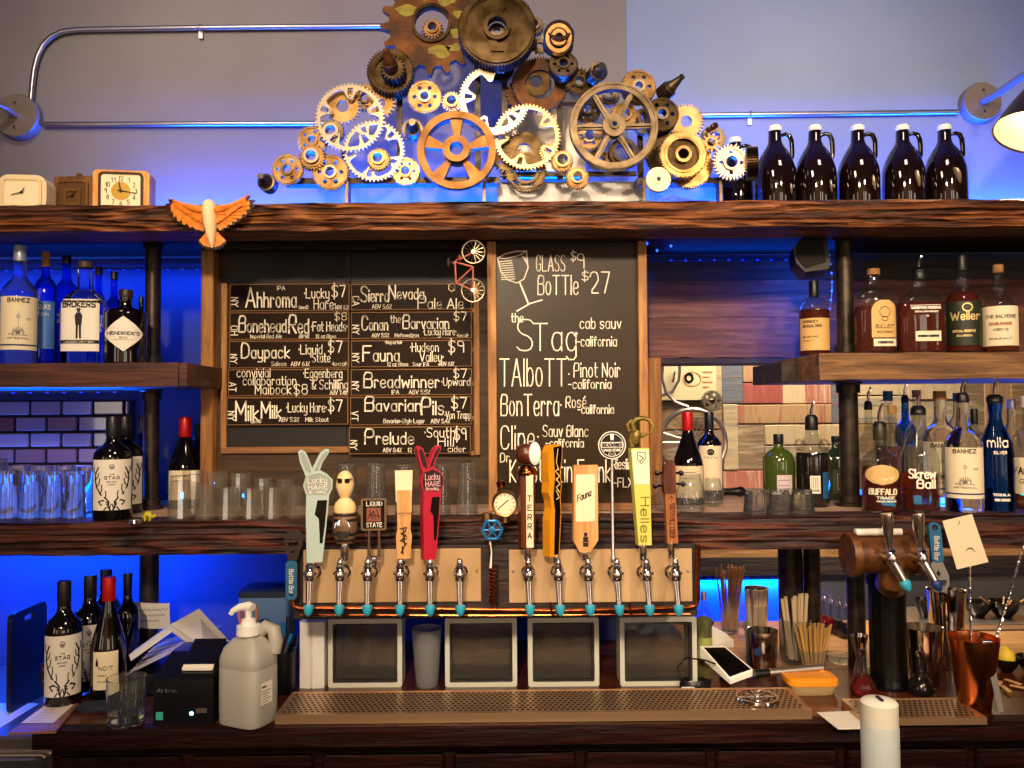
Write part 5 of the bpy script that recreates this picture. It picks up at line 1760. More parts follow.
YCP = YT - .016
MB().tube([W(292, 545, YCP), W(292, 600, YCP), W(293.5, 606, YCP), W(298, 608.5, YCP), W(400, 608.5, YCP), W(560, 611, YCP), W(688, 607.5, YCP), W(696, 606, YCP), W(698, 600, YCP), W(698.5, 545, YCP)], .0052, seg=10).build('copper_pipe', copper, t)
MB().tube([W(300, 615, YCP + .004), W(500, 615.5, YCP + .004), W(690, 614, YCP + .004)], .0035, seg=8).build('copper_pipe', copper, t)
for x in (308, 551, 630):
    m = MB()
    m.tube([W(x - 1, 602, YCP - .007), W(x, 609, YCP - .009), W(x + 2, 616, YCP - .005)], .0022, seg=6)
    m.build('wire_tie', copper, t)
m = MB()
m.tube([W(493.5, 566 + i * .62, YCP) + Vector((.0105 * math.cos(i * 1.05), .0105 * math.sin(i * 1.05), 0)) for i in range(62)], .0018, seg=6)
m.build('copper_coil', copper, t)
MB().tube([W(490, 545, YCP), W(491, 560, YCP), W(493, 575, YCP), W(493.5, 604, YCP), W(495, 609, YCP)], .004, seg=8).build('copper_pipe', copper, t)
# gauge and valve
t = thing('pressure_gauge', 'round brass-rimmed pressure gauge above a blue handwheel valve between the tap plates', 'gauge', tuple(W(497, 545, 1.93)))
rx = Matrix.Rotation(R(90), 4, 'X')
gk = 1.93 / 800
c = W(505, 503, 1.93)
MB().lathe([(0, 0), (13 * gk, 0), (13 * gk, .018), (12.2 * gk, .022), (11 * gk, .021), (11 * gk, .016), (0, .016)], c, 32, mat=rx).build('case', brass, t)
f = MB().lathe([(0, 0), (10.8 * gk, 0), (10.8 * gk, .001), (0, .001)], c + Vector((0, -.0162, 0)), 28, mat=rx).build('dial', cream, t)
m = MB()
for i in range(11):
    a = R(225 - 27 * i)
    m.ribbon([(505 + 8.0 * math.cos(a), -503 + 8.0 * math.sin(a)), (505 + 9.8 * math.cos(a), -503 + 9.8 * math.sin(a))], .6, lambda u, v: W(u, -v, 1.93) + Vector((0, -.0176, 0)))
m.ribbon([(508, -499.5), (498, -508)], .9, lambda u, v: W(u, -v, 1.93) + Vector((0, -.0178, 0)))
o = m.build('needle_and_scale', ink, None, recalc=False)
o.data.transform(Matrix.Translation(-Vector(t.location)))
o.parent = f
MB().lathe([(0, 0), (4 * gk, 0), (5 * gk, .01), (3 * gk, .016), (0, .016)], W(501, 487, 1.94), 14).build('top_plug', copper, t)
m = MB()
m.tube([W(505, 515, 1.935), W(503, 522, 1.935), W(495, 524, 1.935), W(490, 530, 1.935), W(490, 545, 1.935)], .006, seg=10)
m.lathe([(0, -.012), (.012, -.01), (.012, .01), (0, .012)], W(487, 517, 1.94), 14)
m.lathe([(0, -.012), (.011, -.01), (.011, .01), (0, .012)], W(505, 518, 1.93), 14)
m.build('brass_body', gold, t)
c = W(492, 530, 1.905)
m = MB()
m.tube([c + Vector((math.cos(a), 0, math.sin(a))) * (9.2 * gk + .0015 * math.cos(6 * a)) for a in [2 * PI * i / 36 for i in range(36)]], .0034, closed=True)
for i in range(6):
    a = PI * i / 3
    m.rod(c + Vector((math.cos(a), 0, math.sin(a))) * 3 * gk, c + Vector((math.cos(a), 0, math.sin(a))) * 8.6 * gk, .0022, seg=6)
m.lathe([(0, 0), (3.4 * gk, 0), (3.4 * gk, .008), (0, .01)], c + Vector((0, .004, 0)), 14, mat=rx)
m.build('handwheel', bright_blue, t)
MB().rod(c + Vector((0, .0, 0)), W(492, 530, 1.94), .004).build('valve_stem', brass, t)
MB().tube([W(490, 541, 1.915), W(491.5, 552, 1.91), W(491, 562, 1.912), W(490.5, 568, 1.912)], [.0016, .0016, .0026, .003], seg=6).build('white_tie', white_plastic, t)

# ------------------------------------------------------------------ twelve faucets
FX = [315, 344.5, 371.5, 403, 432, 461, 528, 557, 586, 614, 643, 671]
ORD = ['first', 'second', 'third', 'fourth', 'fifth', 'sixth', 'seventh', 'eighth', 'ninth', 'tenth', 'eleventh', 'twelfth']
TOPS = ['under the pale green rabbit-ear handle', 'under the barrel-shaped figure handle', 'under the black square badge handle', 'under the plain wood paddle handle', 'under the red rabbit-ear handle', 'without any handle, sixth from the left',
        'under the dark wood column handle with a ball top', 'under the yellow and black carved handle', 'under the broad wood paddle with a paper label', 'under the round black badge on a chrome rod', 'under the lime yellow handle with the horned head', 'under the slim wood handle with tuning pegs']
fp = None
for i, x in enumerate(FX):
    p = W(x, 571, YT - .0045)
    lab_ = 'chrome faucet ' + TOPS[i]
    if fp is None:
        t = fp = thing('beer_faucet', lab_, 'faucet', tuple(p), 'chrome faucets on the tap box')
        MB().lathe([(0, 0), (.0165, 0), (.0165, .004), (.012, .008), (.0095, .012), (.0095, .034), (.012, .036), (.012, .044), (0, .046)], (0, 0, 0), 20, mat=Matrix.Rotation(R(90), 4, 'X')).build('shank', chrome, t, world=False)
        m = MB()
        m.lathe([(0, -.018), (.009, -.016), (.0125, -.010), (.0135, 0), (.0125, .010), (.0095, .014), (.0105, .017), (.0105, .022), (.007, .025), (.0085, .030), (.006, .036), (.0045, .040), (0, .041)], (0, -.05, 0), 20)
        m.rod((-.016, -.05, .004), (.016, -.05, .004), .0032, seg=8)
        m.build('valve_body', chrome, t, world=False)
        MB().rod((0, -.052, -.010), (.002, -.070, -.070), .0092, .0066, seg=18).build('spout', chrome, t, world=False)
        q = (Vector((.003, -.076, -.092)) - Vector((.002, -.070, -.064))).to_track_quat('Z', 'Y').to_matrix().to_4x4()
        MB().lathe([(.0072, -.002), (.0118, 0), (.0122, .004), (.0108, .010), (.009, .017), (.0045, .023), (0, .025)], (.002, -.070, -.066), 16, mat=q).build('spout_plug', teal, t, world=False)
    else:
        dup(fp, tuple(p), lab_)

# ------------------------------------------------------------------ tap handles
YH = 1.90


def hmap(cx, yaw=0.0, Y=YH):
    """outline in photo units about column cx, turned by yaw about the handle's upright"""
    k = Y / 800
    cy_, sy_ = math.cos(R(yaw)), math.sin(R(yaw))

    def fn(u, v, d):
        q = W(cx, -v, Y)
        du = (u - cx) * k
        return Vector((q.x + du * cy_ - d * sy_, q.y + du * sy_ + d * cy_, q.z))
    return fn


def neg(pl):
    return [(x, -y) for x, y in pl]


def htext(m, fn, d, *a, mi=0, rot=False):
    s_, x0, x1, base, h, w = a
    write(m, s_, x0, x1, -base, h, w, lambda u, v: fn(u, v, d), mi, False, rot)


def hthing(label, cx, ybot):
    return thing('tap_topper', label, 'tap handle', tuple(W(cx, ybot, YH)), 'tap handles on the beer taps')


def ferrule(t, cx, y0, y1, r=.0075):
    a, b = W(cx, y1, YH), W(cx, y0, YH)
    MB().lathe([(0, 0), (r * .8, 0), (r, .004), (r * 1.15, (b.z - a.z) * .5), (r, b.z - a.z), (0, b.z - a.z)], a, 16).build('ferrule', chrome, t)


def mesh_child(m, name, mats, parent, root):
    o = m.build(name, mats, None, recalc=False)
    o.data.transform(Matrix.Translation(-Vector(root.location)))
    o.parent = parent
    return o


hare = [(307, 573), (322, 573), (327, 520), (328.5, 500), (331.5, 493), (332, 483), (327, 477), (319.5, 472), (322.5, 463), (328, 454), (328.5, 449.5), (325, 449), (320, 453), (315.5, 463), (312.5, 470), (309, 460), (306, 452), (301.5, 449), (298.5, 452), (300.5, 463), (304, 473), (306, 479), (303.5, 489), (306.5, 500), (306, 520)]


def hare_handle(label, f, bodym, facem, wedge, textm, yaw):
    o = [f(*p) for p in hare]
    cx = f(315, 0)[0]
    yb = max(p[1] for p in o)
    t = hthing(label, cx, yb + 6)
    fn = hmap(cx, yaw)
    b = MB().prism(neg(o), [], -.010, .014, fn).build('body', bodym, t)
    m = MB()
    ear1 = [f(*p) for p in [(311, 474), (309, 464), (305.5, 455), (302, 451.5), (300.5, 453.5), (302.5, 462), (306, 471)]]
    ear2 = [f(*p) for p in [(314, 472), (317.5, 464), (321.5, 455), (326, 450.8), (327, 453), (321, 462), (317.5, 471)]]
    head = [f(*p) for p in [(307, 478), (318, 475), (327, 479), (330.5, 484), (330, 492), (326, 498), (307.5, 497), (305, 489)]]
    for pl in (ear1, ear2, head):
        m.prism(neg(pl), [], -.0125, -.010, fn, 0)
    wd = [f(*p) for p in [(317, 505), (326.5, 505), (324.5, 530), (322, 552), (319.5, 552), (318.5, 525), (314.5, 520)]]
    m.prism(neg(wd), [], -.0118, -.010, fn, 1)
    m.build('face_inlay', [facem, wedge], t)
    m = MB()
    for s_, x0, x1, y_, h in (('Lucky', 308, 326, 486, 6.5), ('HARE', 308.5, 327, 493, 5), ('Brewing', 309, 325, 497.2, 2.8)):
        a, c_ = f(x0, y_), f(x1, y_)
        htext(m, fn, -.0129, s_, a[0], c_[0], a[1], h * (f(0, 10)[1] - f(0, 0)[1]) / 10, .75)
    mesh_child(m, 'lettering', textm, b, t)
    ferrule(t, cx, yb - 1, yb + 3)


hare_handle('pale green tap handle shaped like a rabbit head with two tall ears', lambda x, y: (x, 449 + (y - 449) * .91), mint, M('sage_grey_lacquer', '9aa59c', .35), black_gloss, white_plastic, 16)
hare_handle('red and plum tap handle shaped like a rabbit head with two tall ears', lambda x, y: (415 + (x - 298) * .83, 445.5 + (y - 449) * .915), red_lac, plum, black_gloss, M('pink_print', 'e8b4b8', .5), 24)

# barrel with a plain bald bust on top
t = hthing('tap handle with a cream bust in dark glasses on a wooden barrel', 345, 556)
c = lambda x, y: W(x, y, YH)
k = YH / 800
zb_ = c(345, 543).z
hb = c(345, 512).z - zb_
br = 12.6 * k
b = MB().lathe([(0, 0), (br * .62, 0), (br * .86, hb * .2), (br, hb * .5), (br * .95, hb * .8), (br * .84, hb), (0, hb)], c(345, 543), 28).build('barrel', wood('barrel_wood', '4a3420', '7a5a3c', '9a7a58', along='Z', rough=.4), t)
m = MB()
for y, r in ((539, .78), (533, .93), (519, .99), (514, .90)):
    m.lathe([(br * r + .0008, -.003), (br * r + .0016, 0), (br * r + .0008, .003)], c(345, y), 28)
m.build('hoops', iron, b).location = (0, 0, 0)
m = MB()
m.lathe([(0, 0), (8.6 * k, 0), (8.6 * k, .003), (7.2 * k, .004), (0, .0025)], c(345, 527) + Vector((0, -br * .985, 0)), 28, mat=rx @ Matrix.Diagonal((.9, 1.15, 1, 1)))
m.build('oval_plate', chrome, t)
m = MB()
m.lathe([(0, 0), (10.5 * k, 0), (11 * k, .012), (9.5 * k, .022), (6 * k, .030), (4.2 * k, .034), (5.5 * k, .038), (8.2 * k, .052), (9.0 * k, .064), (8.4 * k, .078), (6 * k, .090), (3 * k, .096), (0, .098)], c(345, 512), 26, sy=.85)
m.build('bust', skin, t)
m = MB()
fe = lambda u, v, d: c(345 + u, 480 + v) + Vector((0, d - .0175 + .00035 * u * u * .12, 0))
m.prism([(-6.5, -1.8), (-1, -1.6), (-1.6, 2.4), (-5.5, 2.4)], [], -.002, .004, fe)
m.prism([(1, -1.6), (6.5, -1.8), (5.5, 2.4), (1.6, 2.4)], [], -.002, .004, fe)
m.prism([(-8.5, -2), (8.5, -2), (8.5, -1.2), (-8.5, -1.2)], [], -.001, .005, fe)
for s_ in m.v:
    pass
m.build('dark_glasses', black_gloss, t)
ferrule(t, 345, 543, 560, .010)

# black square badge in a chrome frame on two prongs
t = hthing('black square badge tap handle in a chrome frame with two chrome prongs', 374, 568)
fn = hmap(374, 4)
m = MB().prism(neg(rounded(374, 514, 25, 32, 2)), [neg(rounded(374, 514, 21, 28, 1))], -.009, .006, fn)
m.build('frame', chrome, t)
bd = MB().prism(neg(rounded(374, 514, 21.4, 28.4, 1)), [], -.006, .005, fn).build('badge', black_gloss, t)
m = MB()
htext(m, fn, -.0068, 'LIQUID', 367, 382, 505.5, 4.0, .8)
htext(m, fn, -.0068, 'STATE', 367, 382, 526.5, 4.0, .8)
mesh_child(m, 'lettering', paper, bd, t)
m = MB().prism(neg([(367, 507.5), (381, 507.5), (381, 521), (367, 521)]), [], -.0066, -.006, fn, 0)
for q in [[(368, 518), (374, 511), (376, 519)], [(370, 510), (373, 519)], [(377, 509), (379, 519)], [(369, 514), (380, 516)]]:
    m.ribbon(neg(q), .7, lambda u, v: fn(u, v, -.0069), 1)
mesh_child(m, 'printed_square', [M('rust_red_print', '8a4a38', .5), black_gloss], bd, t)
for x in (369, 379):
    MB().rod(c(x, 530), c(x, 558), .0042, seg=12).build('prong', chrome, t)
MB().rod(c(367, 558), c(381, 558), .0046, seg=12).build('cross_bar', chrome, t)
ferrule(t, 374, 557, 566, .008)

# plain wood paddle with a cream card
t = hthing('plain wood paddle tap handle with a blank cream card on top', 403, 562)
fn = hmap(403, 10)
MB().prism(neg([(395, 470.5), (412.5, 470.5), (411.5, 502), (396, 502)]), [], -.002, .008, fn).build('card', cream, t)
MB().prism(neg(rounded(404, 501, 14.5, 22, 1.5)), [], -.016, .004, fn).build('block', maple, t)
b = MB().prism(neg([(397, 510), (411, 510), (410, 528), (411.5, 536), (410, 558), (397, 558), (396, 536), (397.5, 528)]), [], -.011, .008, fn).build('body', maple, t)
m = MB()
for q in ([(400, 528), (406, 527), (405, 531), (401, 533), (406, 536)], [(403, 528), (404.5, 545), (401, 552)], [(405.5, 534), (401.5, 540), (406, 543), (403, 547)], [(400, 540), (406, 538)], [(402, 546), (403, 553)]):
    m.ribbon(neg(q), 1.3, lambda u, v: fn(u, v, -.0116))
mesh_child(m, 'script', ink, b, t)
ferrule(t, 403, 557, 564)

# dark wood ball over a lettered column
t = hthing('dark wood ball tap handle with a white oval on a lettered column', 528, 562)
m = MB()
m.lathe([(0, -.026), (.012, -.0245), (.021, -.017), (.0255, 0), (.021, .017), (.012, .0245), (0, .026)], c(526, 454), 28, mat=Matrix.Rotation(R(90), 4, 'Y'))
m.build('ball', walnut, t)
m = MB()
m.lathe([(0, .0), (5.2 * k, .0), (6.0 * k, .004), (5 * k, .007), (0, .008)], c(534.5, 453) + Vector((0, -.020, 0)), 26, mat=rx @ Matrix.Diagonal((1, 1.9, 1, 1)))
m.build('white_oval', white_plastic, t)
b = MB().lathe([(0, 0), (8.3 * k, 0), (8.6 * k, .008), (8.6 * k, c(0, 470).z - c(0, 547).z), (0, c(0, 470).z - c(0, 547).z)], c(527, 547), 8).build('column', walnut, t)
MB().lathe([(9.6 * k, 0), (10 * k, .003), (10 * k, .010), (8 * k, .016), (5 * k, .024), (0, .024)], c(527, 475), 24).build('collar', copper, t)
fn = hmap(531, -14)
pn = MB().prism(neg([(528, 474), (535, 474), (535.5, 546), (528.5, 546)]), [], -.0225, -.0165, fn).build('white_panel', cream, t)
m = MB()
for i, ch in enumerate('TERRA'):
    htext(m, fn, -.0231, ch, 530, 533.6, 500 + i * 9.2, 5.2, .95)
mesh_child(m, 'lettering', ink, pn, t)
ferrule(t, 528, 546, 560, .009)

# yellow carved handle with a dark face
t = hthing('yellow carved tap handle with a black lettered face', 555, 562)
fn = hmap(555, 34)
pr = [(547, 556), (546.5, 520), (549, 508), (548, 500), (545, 492), (546, 482), (544.5, 472), (545, 452), (549, 445), (562, 444.5), (562.5, 458), (560, 472), (561.5, 486), (560, 498), (561, 512), (558.5, 556)]
MB().prism(neg(pr), [], -.006, .022, fn).build('body', amber_lac, t)
b = MB().prism(neg([(551, 447), (561, 446), (561, 458), (558.5, 472), (560, 486), (558.5, 498), (559.5, 512), (557, 554), (552, 554), (553, 510), (551, 496), (553, 476)]), [], -.0078, -.006, fn).build('black_face', black_gloss, t)
m = MB()
for q in ([(557, 468), (553, 471), (558, 476), (554, 480)], [(553.5, 478), (558.5, 484), (554, 487), (558, 492)], [(554, 490), (557.5, 497), (554.5, 499)]):
    m.ribbon(neg(q), 1.0, lambda u, v: fn(u, v, -.0084), 0)
m.ribbon(neg([(556, 449), (554, 462), (557, 470)]), .9, lambda u, v: fn(u, v, -.0084), 0)
mesh_child(m, 'lettering', M('ochre_print', 'e8c878', .5), b, t)
ferrule(t, 556, 555, 563)

# broad wood paddle with a paper label
t = hthing('broad pale wood paddle tap handle with a handwritten paper label', 584.5, 560)
fn = hmap(584.5, 6)
b = MB().prism(neg([(573, 465), (597, 465), (597.5, 540), (590, 551.5), (579, 551.5), (572.5, 540)]), [], -.010, .010, fn).build('paddle', maple, t)
lb = MB().prism(neg(rounded(584.5, 497.5, 19.5, 47, 1.5)), [], -.0112, -.010, fn).build('paper_label', cream, t)
m = MB()
htext(m, lambda u, v, d: fn(u, v + (u - 577) * .45, d), -.0118, 'Fauna', 576.5, 590, 501, 6.5, .9)
mesh_child(m, 'handwriting', ink, lb, t)
m = MB()
for q in ([(583, 532), (586.5, 532), (586, 536), (583.5, 536)], [(582, 536.5), (587.5, 536.5), (587, 540), (588.5, 541.5), (581, 541.5), (582.5, 540)], [(582, 542), (587.6, 542), (587.2, 546), (582.2, 546)]):
    m.prism(neg(q), [], -.0108, -.010, fn)
mesh_child(m, 'lighthouse_mark', ink, b, t)
ferrule(t, 585, 551, 560)

# round badge on a chrome rod
t = hthing('round black badge tap handle lettered in white on a tall chrome rod', 613, 562)
MB().lathe([(0, 0), (.0065, 0), (.0065, .012), (.0045, .02), (.0038, c(0, 458).z - c(0, 562).z), (0, c(0, 458).z - c(0, 562).z)], c(613, 562), 16).build('rod', chrome, t)
fn = hmap(611.5, 4)
b = MB().prism(circ(611.5, -445, 13.8, 44), [], -.006, .006, fn).build('badge', black_gloss, t)
m = MB().prism(circ(611.5, -445, 14, 44), [circ(611.5, -445, 13, 44)], -.0075, -.006, fn)
m.prism(circ(611.5, -445, 11.6, 40), [circ(611.5, -445, 11.0, 40)], -.0066, -.006, fn)
m.prism(neg([(600.5, 442), (622.5, 442), (622.5, 447.5), (600.5, 447.5)]), [], -.0066, -.006, fn)
m.prism(neg([(609.5, 433.5), (613.5, 433.5), (613, 440), (610, 440)]), [], -.0066, -.006, fn)
htext(m, fn, -.0068, 'UPWARD BREWING', 603, 620, 451.2, 2.4, .5)
htext(m, fn, -.0068, 'CO', 608, 615, 455, 2.2, .5)
mesh_child(m, 'badge_print', paper, b, t)
m = MB()
htext(m, fn, -.0072, 'BREADWINNER', 601.5, 621.5, 446.4, 3.2, .75)
mesh_child(m, 'badge_lettering', ink, b, t)

# lime yellow taper with a horned head on top
t = hthing('lime yellow tapering tap handle topped by a gilded horned head', 641, 556)
fn = hmap(641, 10)
b = MB().prism(neg([(629.5, 448), (648.5, 448), (651, 545), (637.5, 545)]), [], -.008, .014, fn).build('panel', lime, t)
m = MB().prism(neg([(630.3, 449.5), (647.5, 449.5), (649, 484), (633, 484)]), [], -.0088, -.008, fn)
mesh_child(m, 'pale_field', M('pale_green_field', 'dfe4cc', .4), b, t)
m = MB()
htext(m, fn, -.0092, 'Helles', 639.5, 684, 497, 8.5, 1.1, rot=True)
m.ribbon(neg([(636, 452), (644, 452), (644, 459), (640, 463.5), (636, 459), (636, 452)]), .9, lambda u, v: fn(u, v, -.0092))
m.ribbon(neg([(638, 455), (642, 458), (639, 461)]), 1.2, lambda u, v: fn(u, v, -.0092))
mesh_child(m, 'lettering', M('olive_print', '7a7a34', .5), b, t)
gm_ = M('gilded_resin', 'a88c3c', .4, .4, var=(40, '6a5a28'))
m = MB()
m.lathe([(0, -.016), (.008, -.015), (.0125, -.004), (.012, .008), (.008, .016), (0, .018)], c(635.5, 437), 18, sy=1.1, mat=Matrix.Rotation(R(18), 4, 'Y'))
m.tube([c(635, 433), c(631, 441), c(632, 447)], [.009, .008, .005], seg=10)
m.build('head', gm_, t)
for q, w_ in (([(634, 431), (632, 423), (636, 419), (643, 418), (649, 420), (653, 426), (651, 432), (648, 433)], [.006, .006, .006, .0056, .005, .004, .003, .0015]), ([(630, 431), (628, 425), (632, 420.5), (638, 422)], [.005, .005, .004, .0015])):
    MB().tube([c(*p) + Vector((0, -.006 if len(q) > 5 else .006, 0)) for p in q], w_, seg=10).build('horn', gm_, t)
m = MB()
m.lathe([(0, 0), (.006, .002), (.0035, .016), (0, .02)], c(640, 436), 10, sy=.5, mat=Matrix.Rotation(R(75), 4, 'Y'))
m.build('ear', gm_, t)
ferrule(t, 643, 544, 560, .009)

# fiddle scroll with tuning pegs
t = hthing('slim reddish wood tap handle shaped like a fiddle neck with tuning pegs', 669, 556)
fn = hmap(669, 8)
pal = wood('cherry_handle_wood', '8a4c24', 'a8683a', 'c08450', along='Z', rough=.35, bump=.1)
b = MB().prism(neg([(664, 493), (674.5, 493), (677.5, 543), (666.5, 543)]), [], -.008, .008, fn).build('neck', pal, t)
m = MB().prism(neg([(663, 493), (662, 478), (663, 466), (666, 460), (671, 459.5), (674, 464), (674.5, 478), (675, 493)]), [], -.011, .009, fn)
m.lathe([(0, -.012), (.009, -.011), (.010, 0), (.009, .011), (0, .012)], c(668, 464), 18, mat=Matrix.Rotation(R(90), 4, 'Y'))
m.build('scroll', walnut, t)
for x0, x1, y in ((664, 657, 473), (673, 681, 473), (664, 655, 486), (673, 683, 484)):
    s_ = 1 if x1 > x0 else -1
    m = MB()
    m.rod(c(x0, y), c(x1 - s_ * 2, y), .0028, seg=8)
    m.lathe([(0, -.004), (.0062, -.003), (.0068, 0), (.0062, .003), (0, .004)], c(x1, y), 14, mat=Matrix.Rotation(R(90), 4, 'X'))
    m.build('tuning_peg', black_gloss, t)
m = MB()
htext(m, fn, -.0086, 'SOUTH HILL CIDER', 668.8, 703, 503, 5, .8, rot=True)
m.ribbon(neg([(670, 495), (670, 501)]), .8, lambda u, v: fn(u, v, -.0086))
m.ribbon(neg([(667.5, 498.5), (670, 495.5), (672.5, 498.5)]), .8, lambda u, v: fn(u, v, -.0086))
mesh_child(m, 'lettering', M('dark_red_print', '5a2414', .5), b, t)
ferrule(t, 671, 542, 558, .008)

# ------------------------------------------------------------------ glassware on the middle shelf
def glassware(name, label, px, yt, Y, zs, rtop, rbot, m_, wall=.0022, base=.008, inv=False, group=None, cat='glass', rib=None, seg=32, smooth=True):
    p = W(px, 450, Y)
    k = Y / 800
    rt_, rb_ = rtop * k, rbot * k
    H = W(px, yt, Y).z - zs
    t = thing(name, label, cat, (p.x, Y, zs), group)
    if inv:
        pr = [(rt_, 0), (rb_, H), (0, H), (0, H - base), (rb_ - wall, H - base), (rt_ - wall, 0), (rt_, 0)]
    else:
        pr = [(0, 0), (rb_ * .95, 0), (rb_, .002), (rt_, H), (rt_ - wall, H), (rb_ - wall, base), (0, base)]
    MB().lathe(pr, seg=seg, rib=rib, smooth=smooth).build('bowl', m_, t, world=False)
    return t


PG = 'upturned pint glasses on the shelf behind the taps'
for x, y0, w_, lab_ in ((346.5, 463, 12.5, 'tall upturned pint glass behind the barrel tap handle'), (376, 463, 12, 'tall upturned pint glass behind the black square badge handle'), (404, 464, 9.5, 'tall upturned pint glass behind the plain wood paddle handle'),
                        (442, 464, 9, 'tall upturned pint glass just right of the red rabbit handle'), (466.5, 462.5, 11.5, 'tall upturned pint glass alone between the red rabbit handle and the gauge')):
    t = glassware('pint_glass', lab_, x, y0, 2.10, ZM, w_, w_ * .72, clear, inv=True, group=PG, seg=24)
    MB().lathe([(w_ * .72 * 2.1 / 800, 0), (w_ * .72 * 2.1 / 800 + .0012, .003), (w_ * .72 * 2.1 / 800, .006)], (0, 0, W(x, y0, 2.10).z - ZM - .007), 24).build('foot_ring', glass, t, world=False)
TG = 'upturned tumblers under the beer menu'
tx = [(180, 476, 2.07, 11.5, 'frontmost at the left end of the tumblers'), (206, 483, 2.06, 11, 'second in the front row from the left'), (229, 487, 2.06, 11, 'third in the front row from the left'), (252, 488, 2.06, 10.5, 'fourth in the front row from the left'), (274, 487, 2.06, 10.5, 'fifth in the front row from the left'), (296, 486, 2.06, 10.5, 'last in the front row beside the pale rabbit handle'),
      (193, 470, 2.15, 11.5, 'first in the second row from the left'), (217, 471, 2.15, 11.5, 'second in the second row from the left'), (241, 473, 2.15, 11, 'third in the second row from the left'), (264, 478, 2.15, 10.5, 'fourth in the second row from the left'), (286, 479, 2.15, 10.5, 'fifth in the second row from the left')]
for x, y0, Y, r, lab_ in tx:
    glassware('tumbler', 'clear ribbed tumbler upside down, ' + lab_, x, y0, Y, ZM, r, r * .82, cut_glass, .0025, .012, True, TG, seg=14, smooth=False)
BG = 'upturned pint glasses in blue light'
bx = [(9, 470, 2.08, 'leftmost of the front row'), (31, 471, 2.08, 'second of the front row'), (53, 471, 2.08, 'third of the front row'), (75, 471, 2.08, 'fourth of the front row'),
      (-2, 459, 2.19, 'leftmost of the rear row'), (22, 465, 2.20, 'second of the rear row'), (44, 466, 2.20, 'third of the rear row'), (66, 466, 2.20, 'fourth of the rear row'), (87, 467, 2.20, 'last of the rear row')]
for x, y0, Y, lab_ in bx:
    glassware('pint_glass', 'blue lit upturned glass under the brick tiles, ' + lab_, x, y0, Y, ZM, 10.6, 8.6, glass, .0028, .01, True, BG, seg=28, rib=(10, .012, .01, .09))
RG = 'upturned rocks glasses right of the wine menu'
for x, Y, lab_ in ((754, 2.06, 'front left of the cluster'), (778, 2.06, 'front middle of the cluster'), (801, 2.06, 'front right of the cluster'), (766, 2.14, 'back left of the cluster'), (789, 2.14, 'back right of the cluster')):
    glassware('rocks_glass', 'low upturned rocks glass before the green bottle, ' + lab_, x, 489, Y, ZM, 12.2, 9.5, glass, .003, .012, True, RG, seg=12, smooth=False)
# stemless wine glasses
for x, yt, Y, r, lab_ in ((690, 474, 2.10, 15.5, 'stemless glass in front of the red-topped wine beside the tuning pegs'), (664, 474, 2.14, 12, 'stemless glass half behind the fiddle neck tap handle'), (712, 478, 2.24, 11, 'small stemless glass in front of the black-topped wine')):
    p = W(x, 450, Y)
    k = r * Y / 800
    H = W(x, yt, Y).z - ZM
    t = thing('stemless_glass', lab_, 'glass', (p.x, Y, ZM), 'stemless glasses right of the wine menu')
    po = [(.0, 0), (.62, 0), (.86, .06), (1, .28), (.95, .5), (.78, .75), (.66, 1)]
    MB().lathe([(r_ * k, z * H) for r_, z in po] + [(r_ * k - .0018, max(z * H, .006)) for r_, z in reversed(po[1:])] + [(0, .006)], seg=36).build('bowl', clear, t, world=False)
# toy and little things on the shelf edge
p = G(148, 521, ZM)
t = tag(MB().build('toy_dinosaur', M('yellow_green_toy', 'b8b41c', .4)), 'tiny yellow-green toy dinosaur on the shelf edge by the pipe post', 'toy')
m = MB()
k = p.y / 800
q = lambda x, y, d=0: Vector((p.x + (x - 148) * k, p.y + d, ZM + (524.5 - y) * k))
m.tube([q(142.5, 522.5), q(144.5, 519.5), q(147, 518), q(150, 518.5), q(152, 521), q(154.5, 519.5), q(155.5, 518.5)], [.001, .0045, .0075, .0065, .0035, .0045, .002], seg=10)
for x in (145.8, 150.2):
    for d in (-.004, .004):
        m.rod(q(x, 520, d), q(x, 524.4, d * 1.2), .0025, .0022, seg=8)
for i in range(4):
    m.prism([((144.6 + 1.6 * i - 148) * k, (524.5 - 517.8) * k), ((146.6 + 1.6 * i - 148) * k, (524.5 - 517.8) * k), ((145.6 + 1.6 * i - 148) * k, (524.5 - 514.2) * k)], [], -.001, .001, lambda u, v, d: Vector((p.x + u, p.y + d, ZM + v)))
bpy.data.objects.remove(t)
t = tag(m.build('toy_dinosaur', M('toy_yellow', 'c4b81c', .4)), 'tiny yellow-green toy dinosaur on the shelf edge by the pipe post', 'toy')
p = G(135, 524, ZM)
t = thing('bar_trinket', 'small silver screw top lying between the deer label bottle and the toy dinosaur', 'trinket', (p.x, p.y, ZM))
MB().lathe([(0, 0), (.014, 0), (.0145, .002), (.013, .010), (0, .011)], seg=20, rib=(20, .04, .001, .009)).build('shell', chrome, t, world=False)
p = G(736, 499, ZM)
t = thing('microphone', 'short black handheld object lying on the shelf right of the wine bottles', 'gadget', (p.x, p.y + .06, ZM))
MB().lathe([(0, -.045), (.010, -.043), (.011, .0), (.013, .02), (.016, .03), (.013, .042), (0, .046)], (0, 0, .0165), 18, mat=Matrix.Rotation(R(90), 4, 'Y')).build('body', black_plastic, t, world=False)
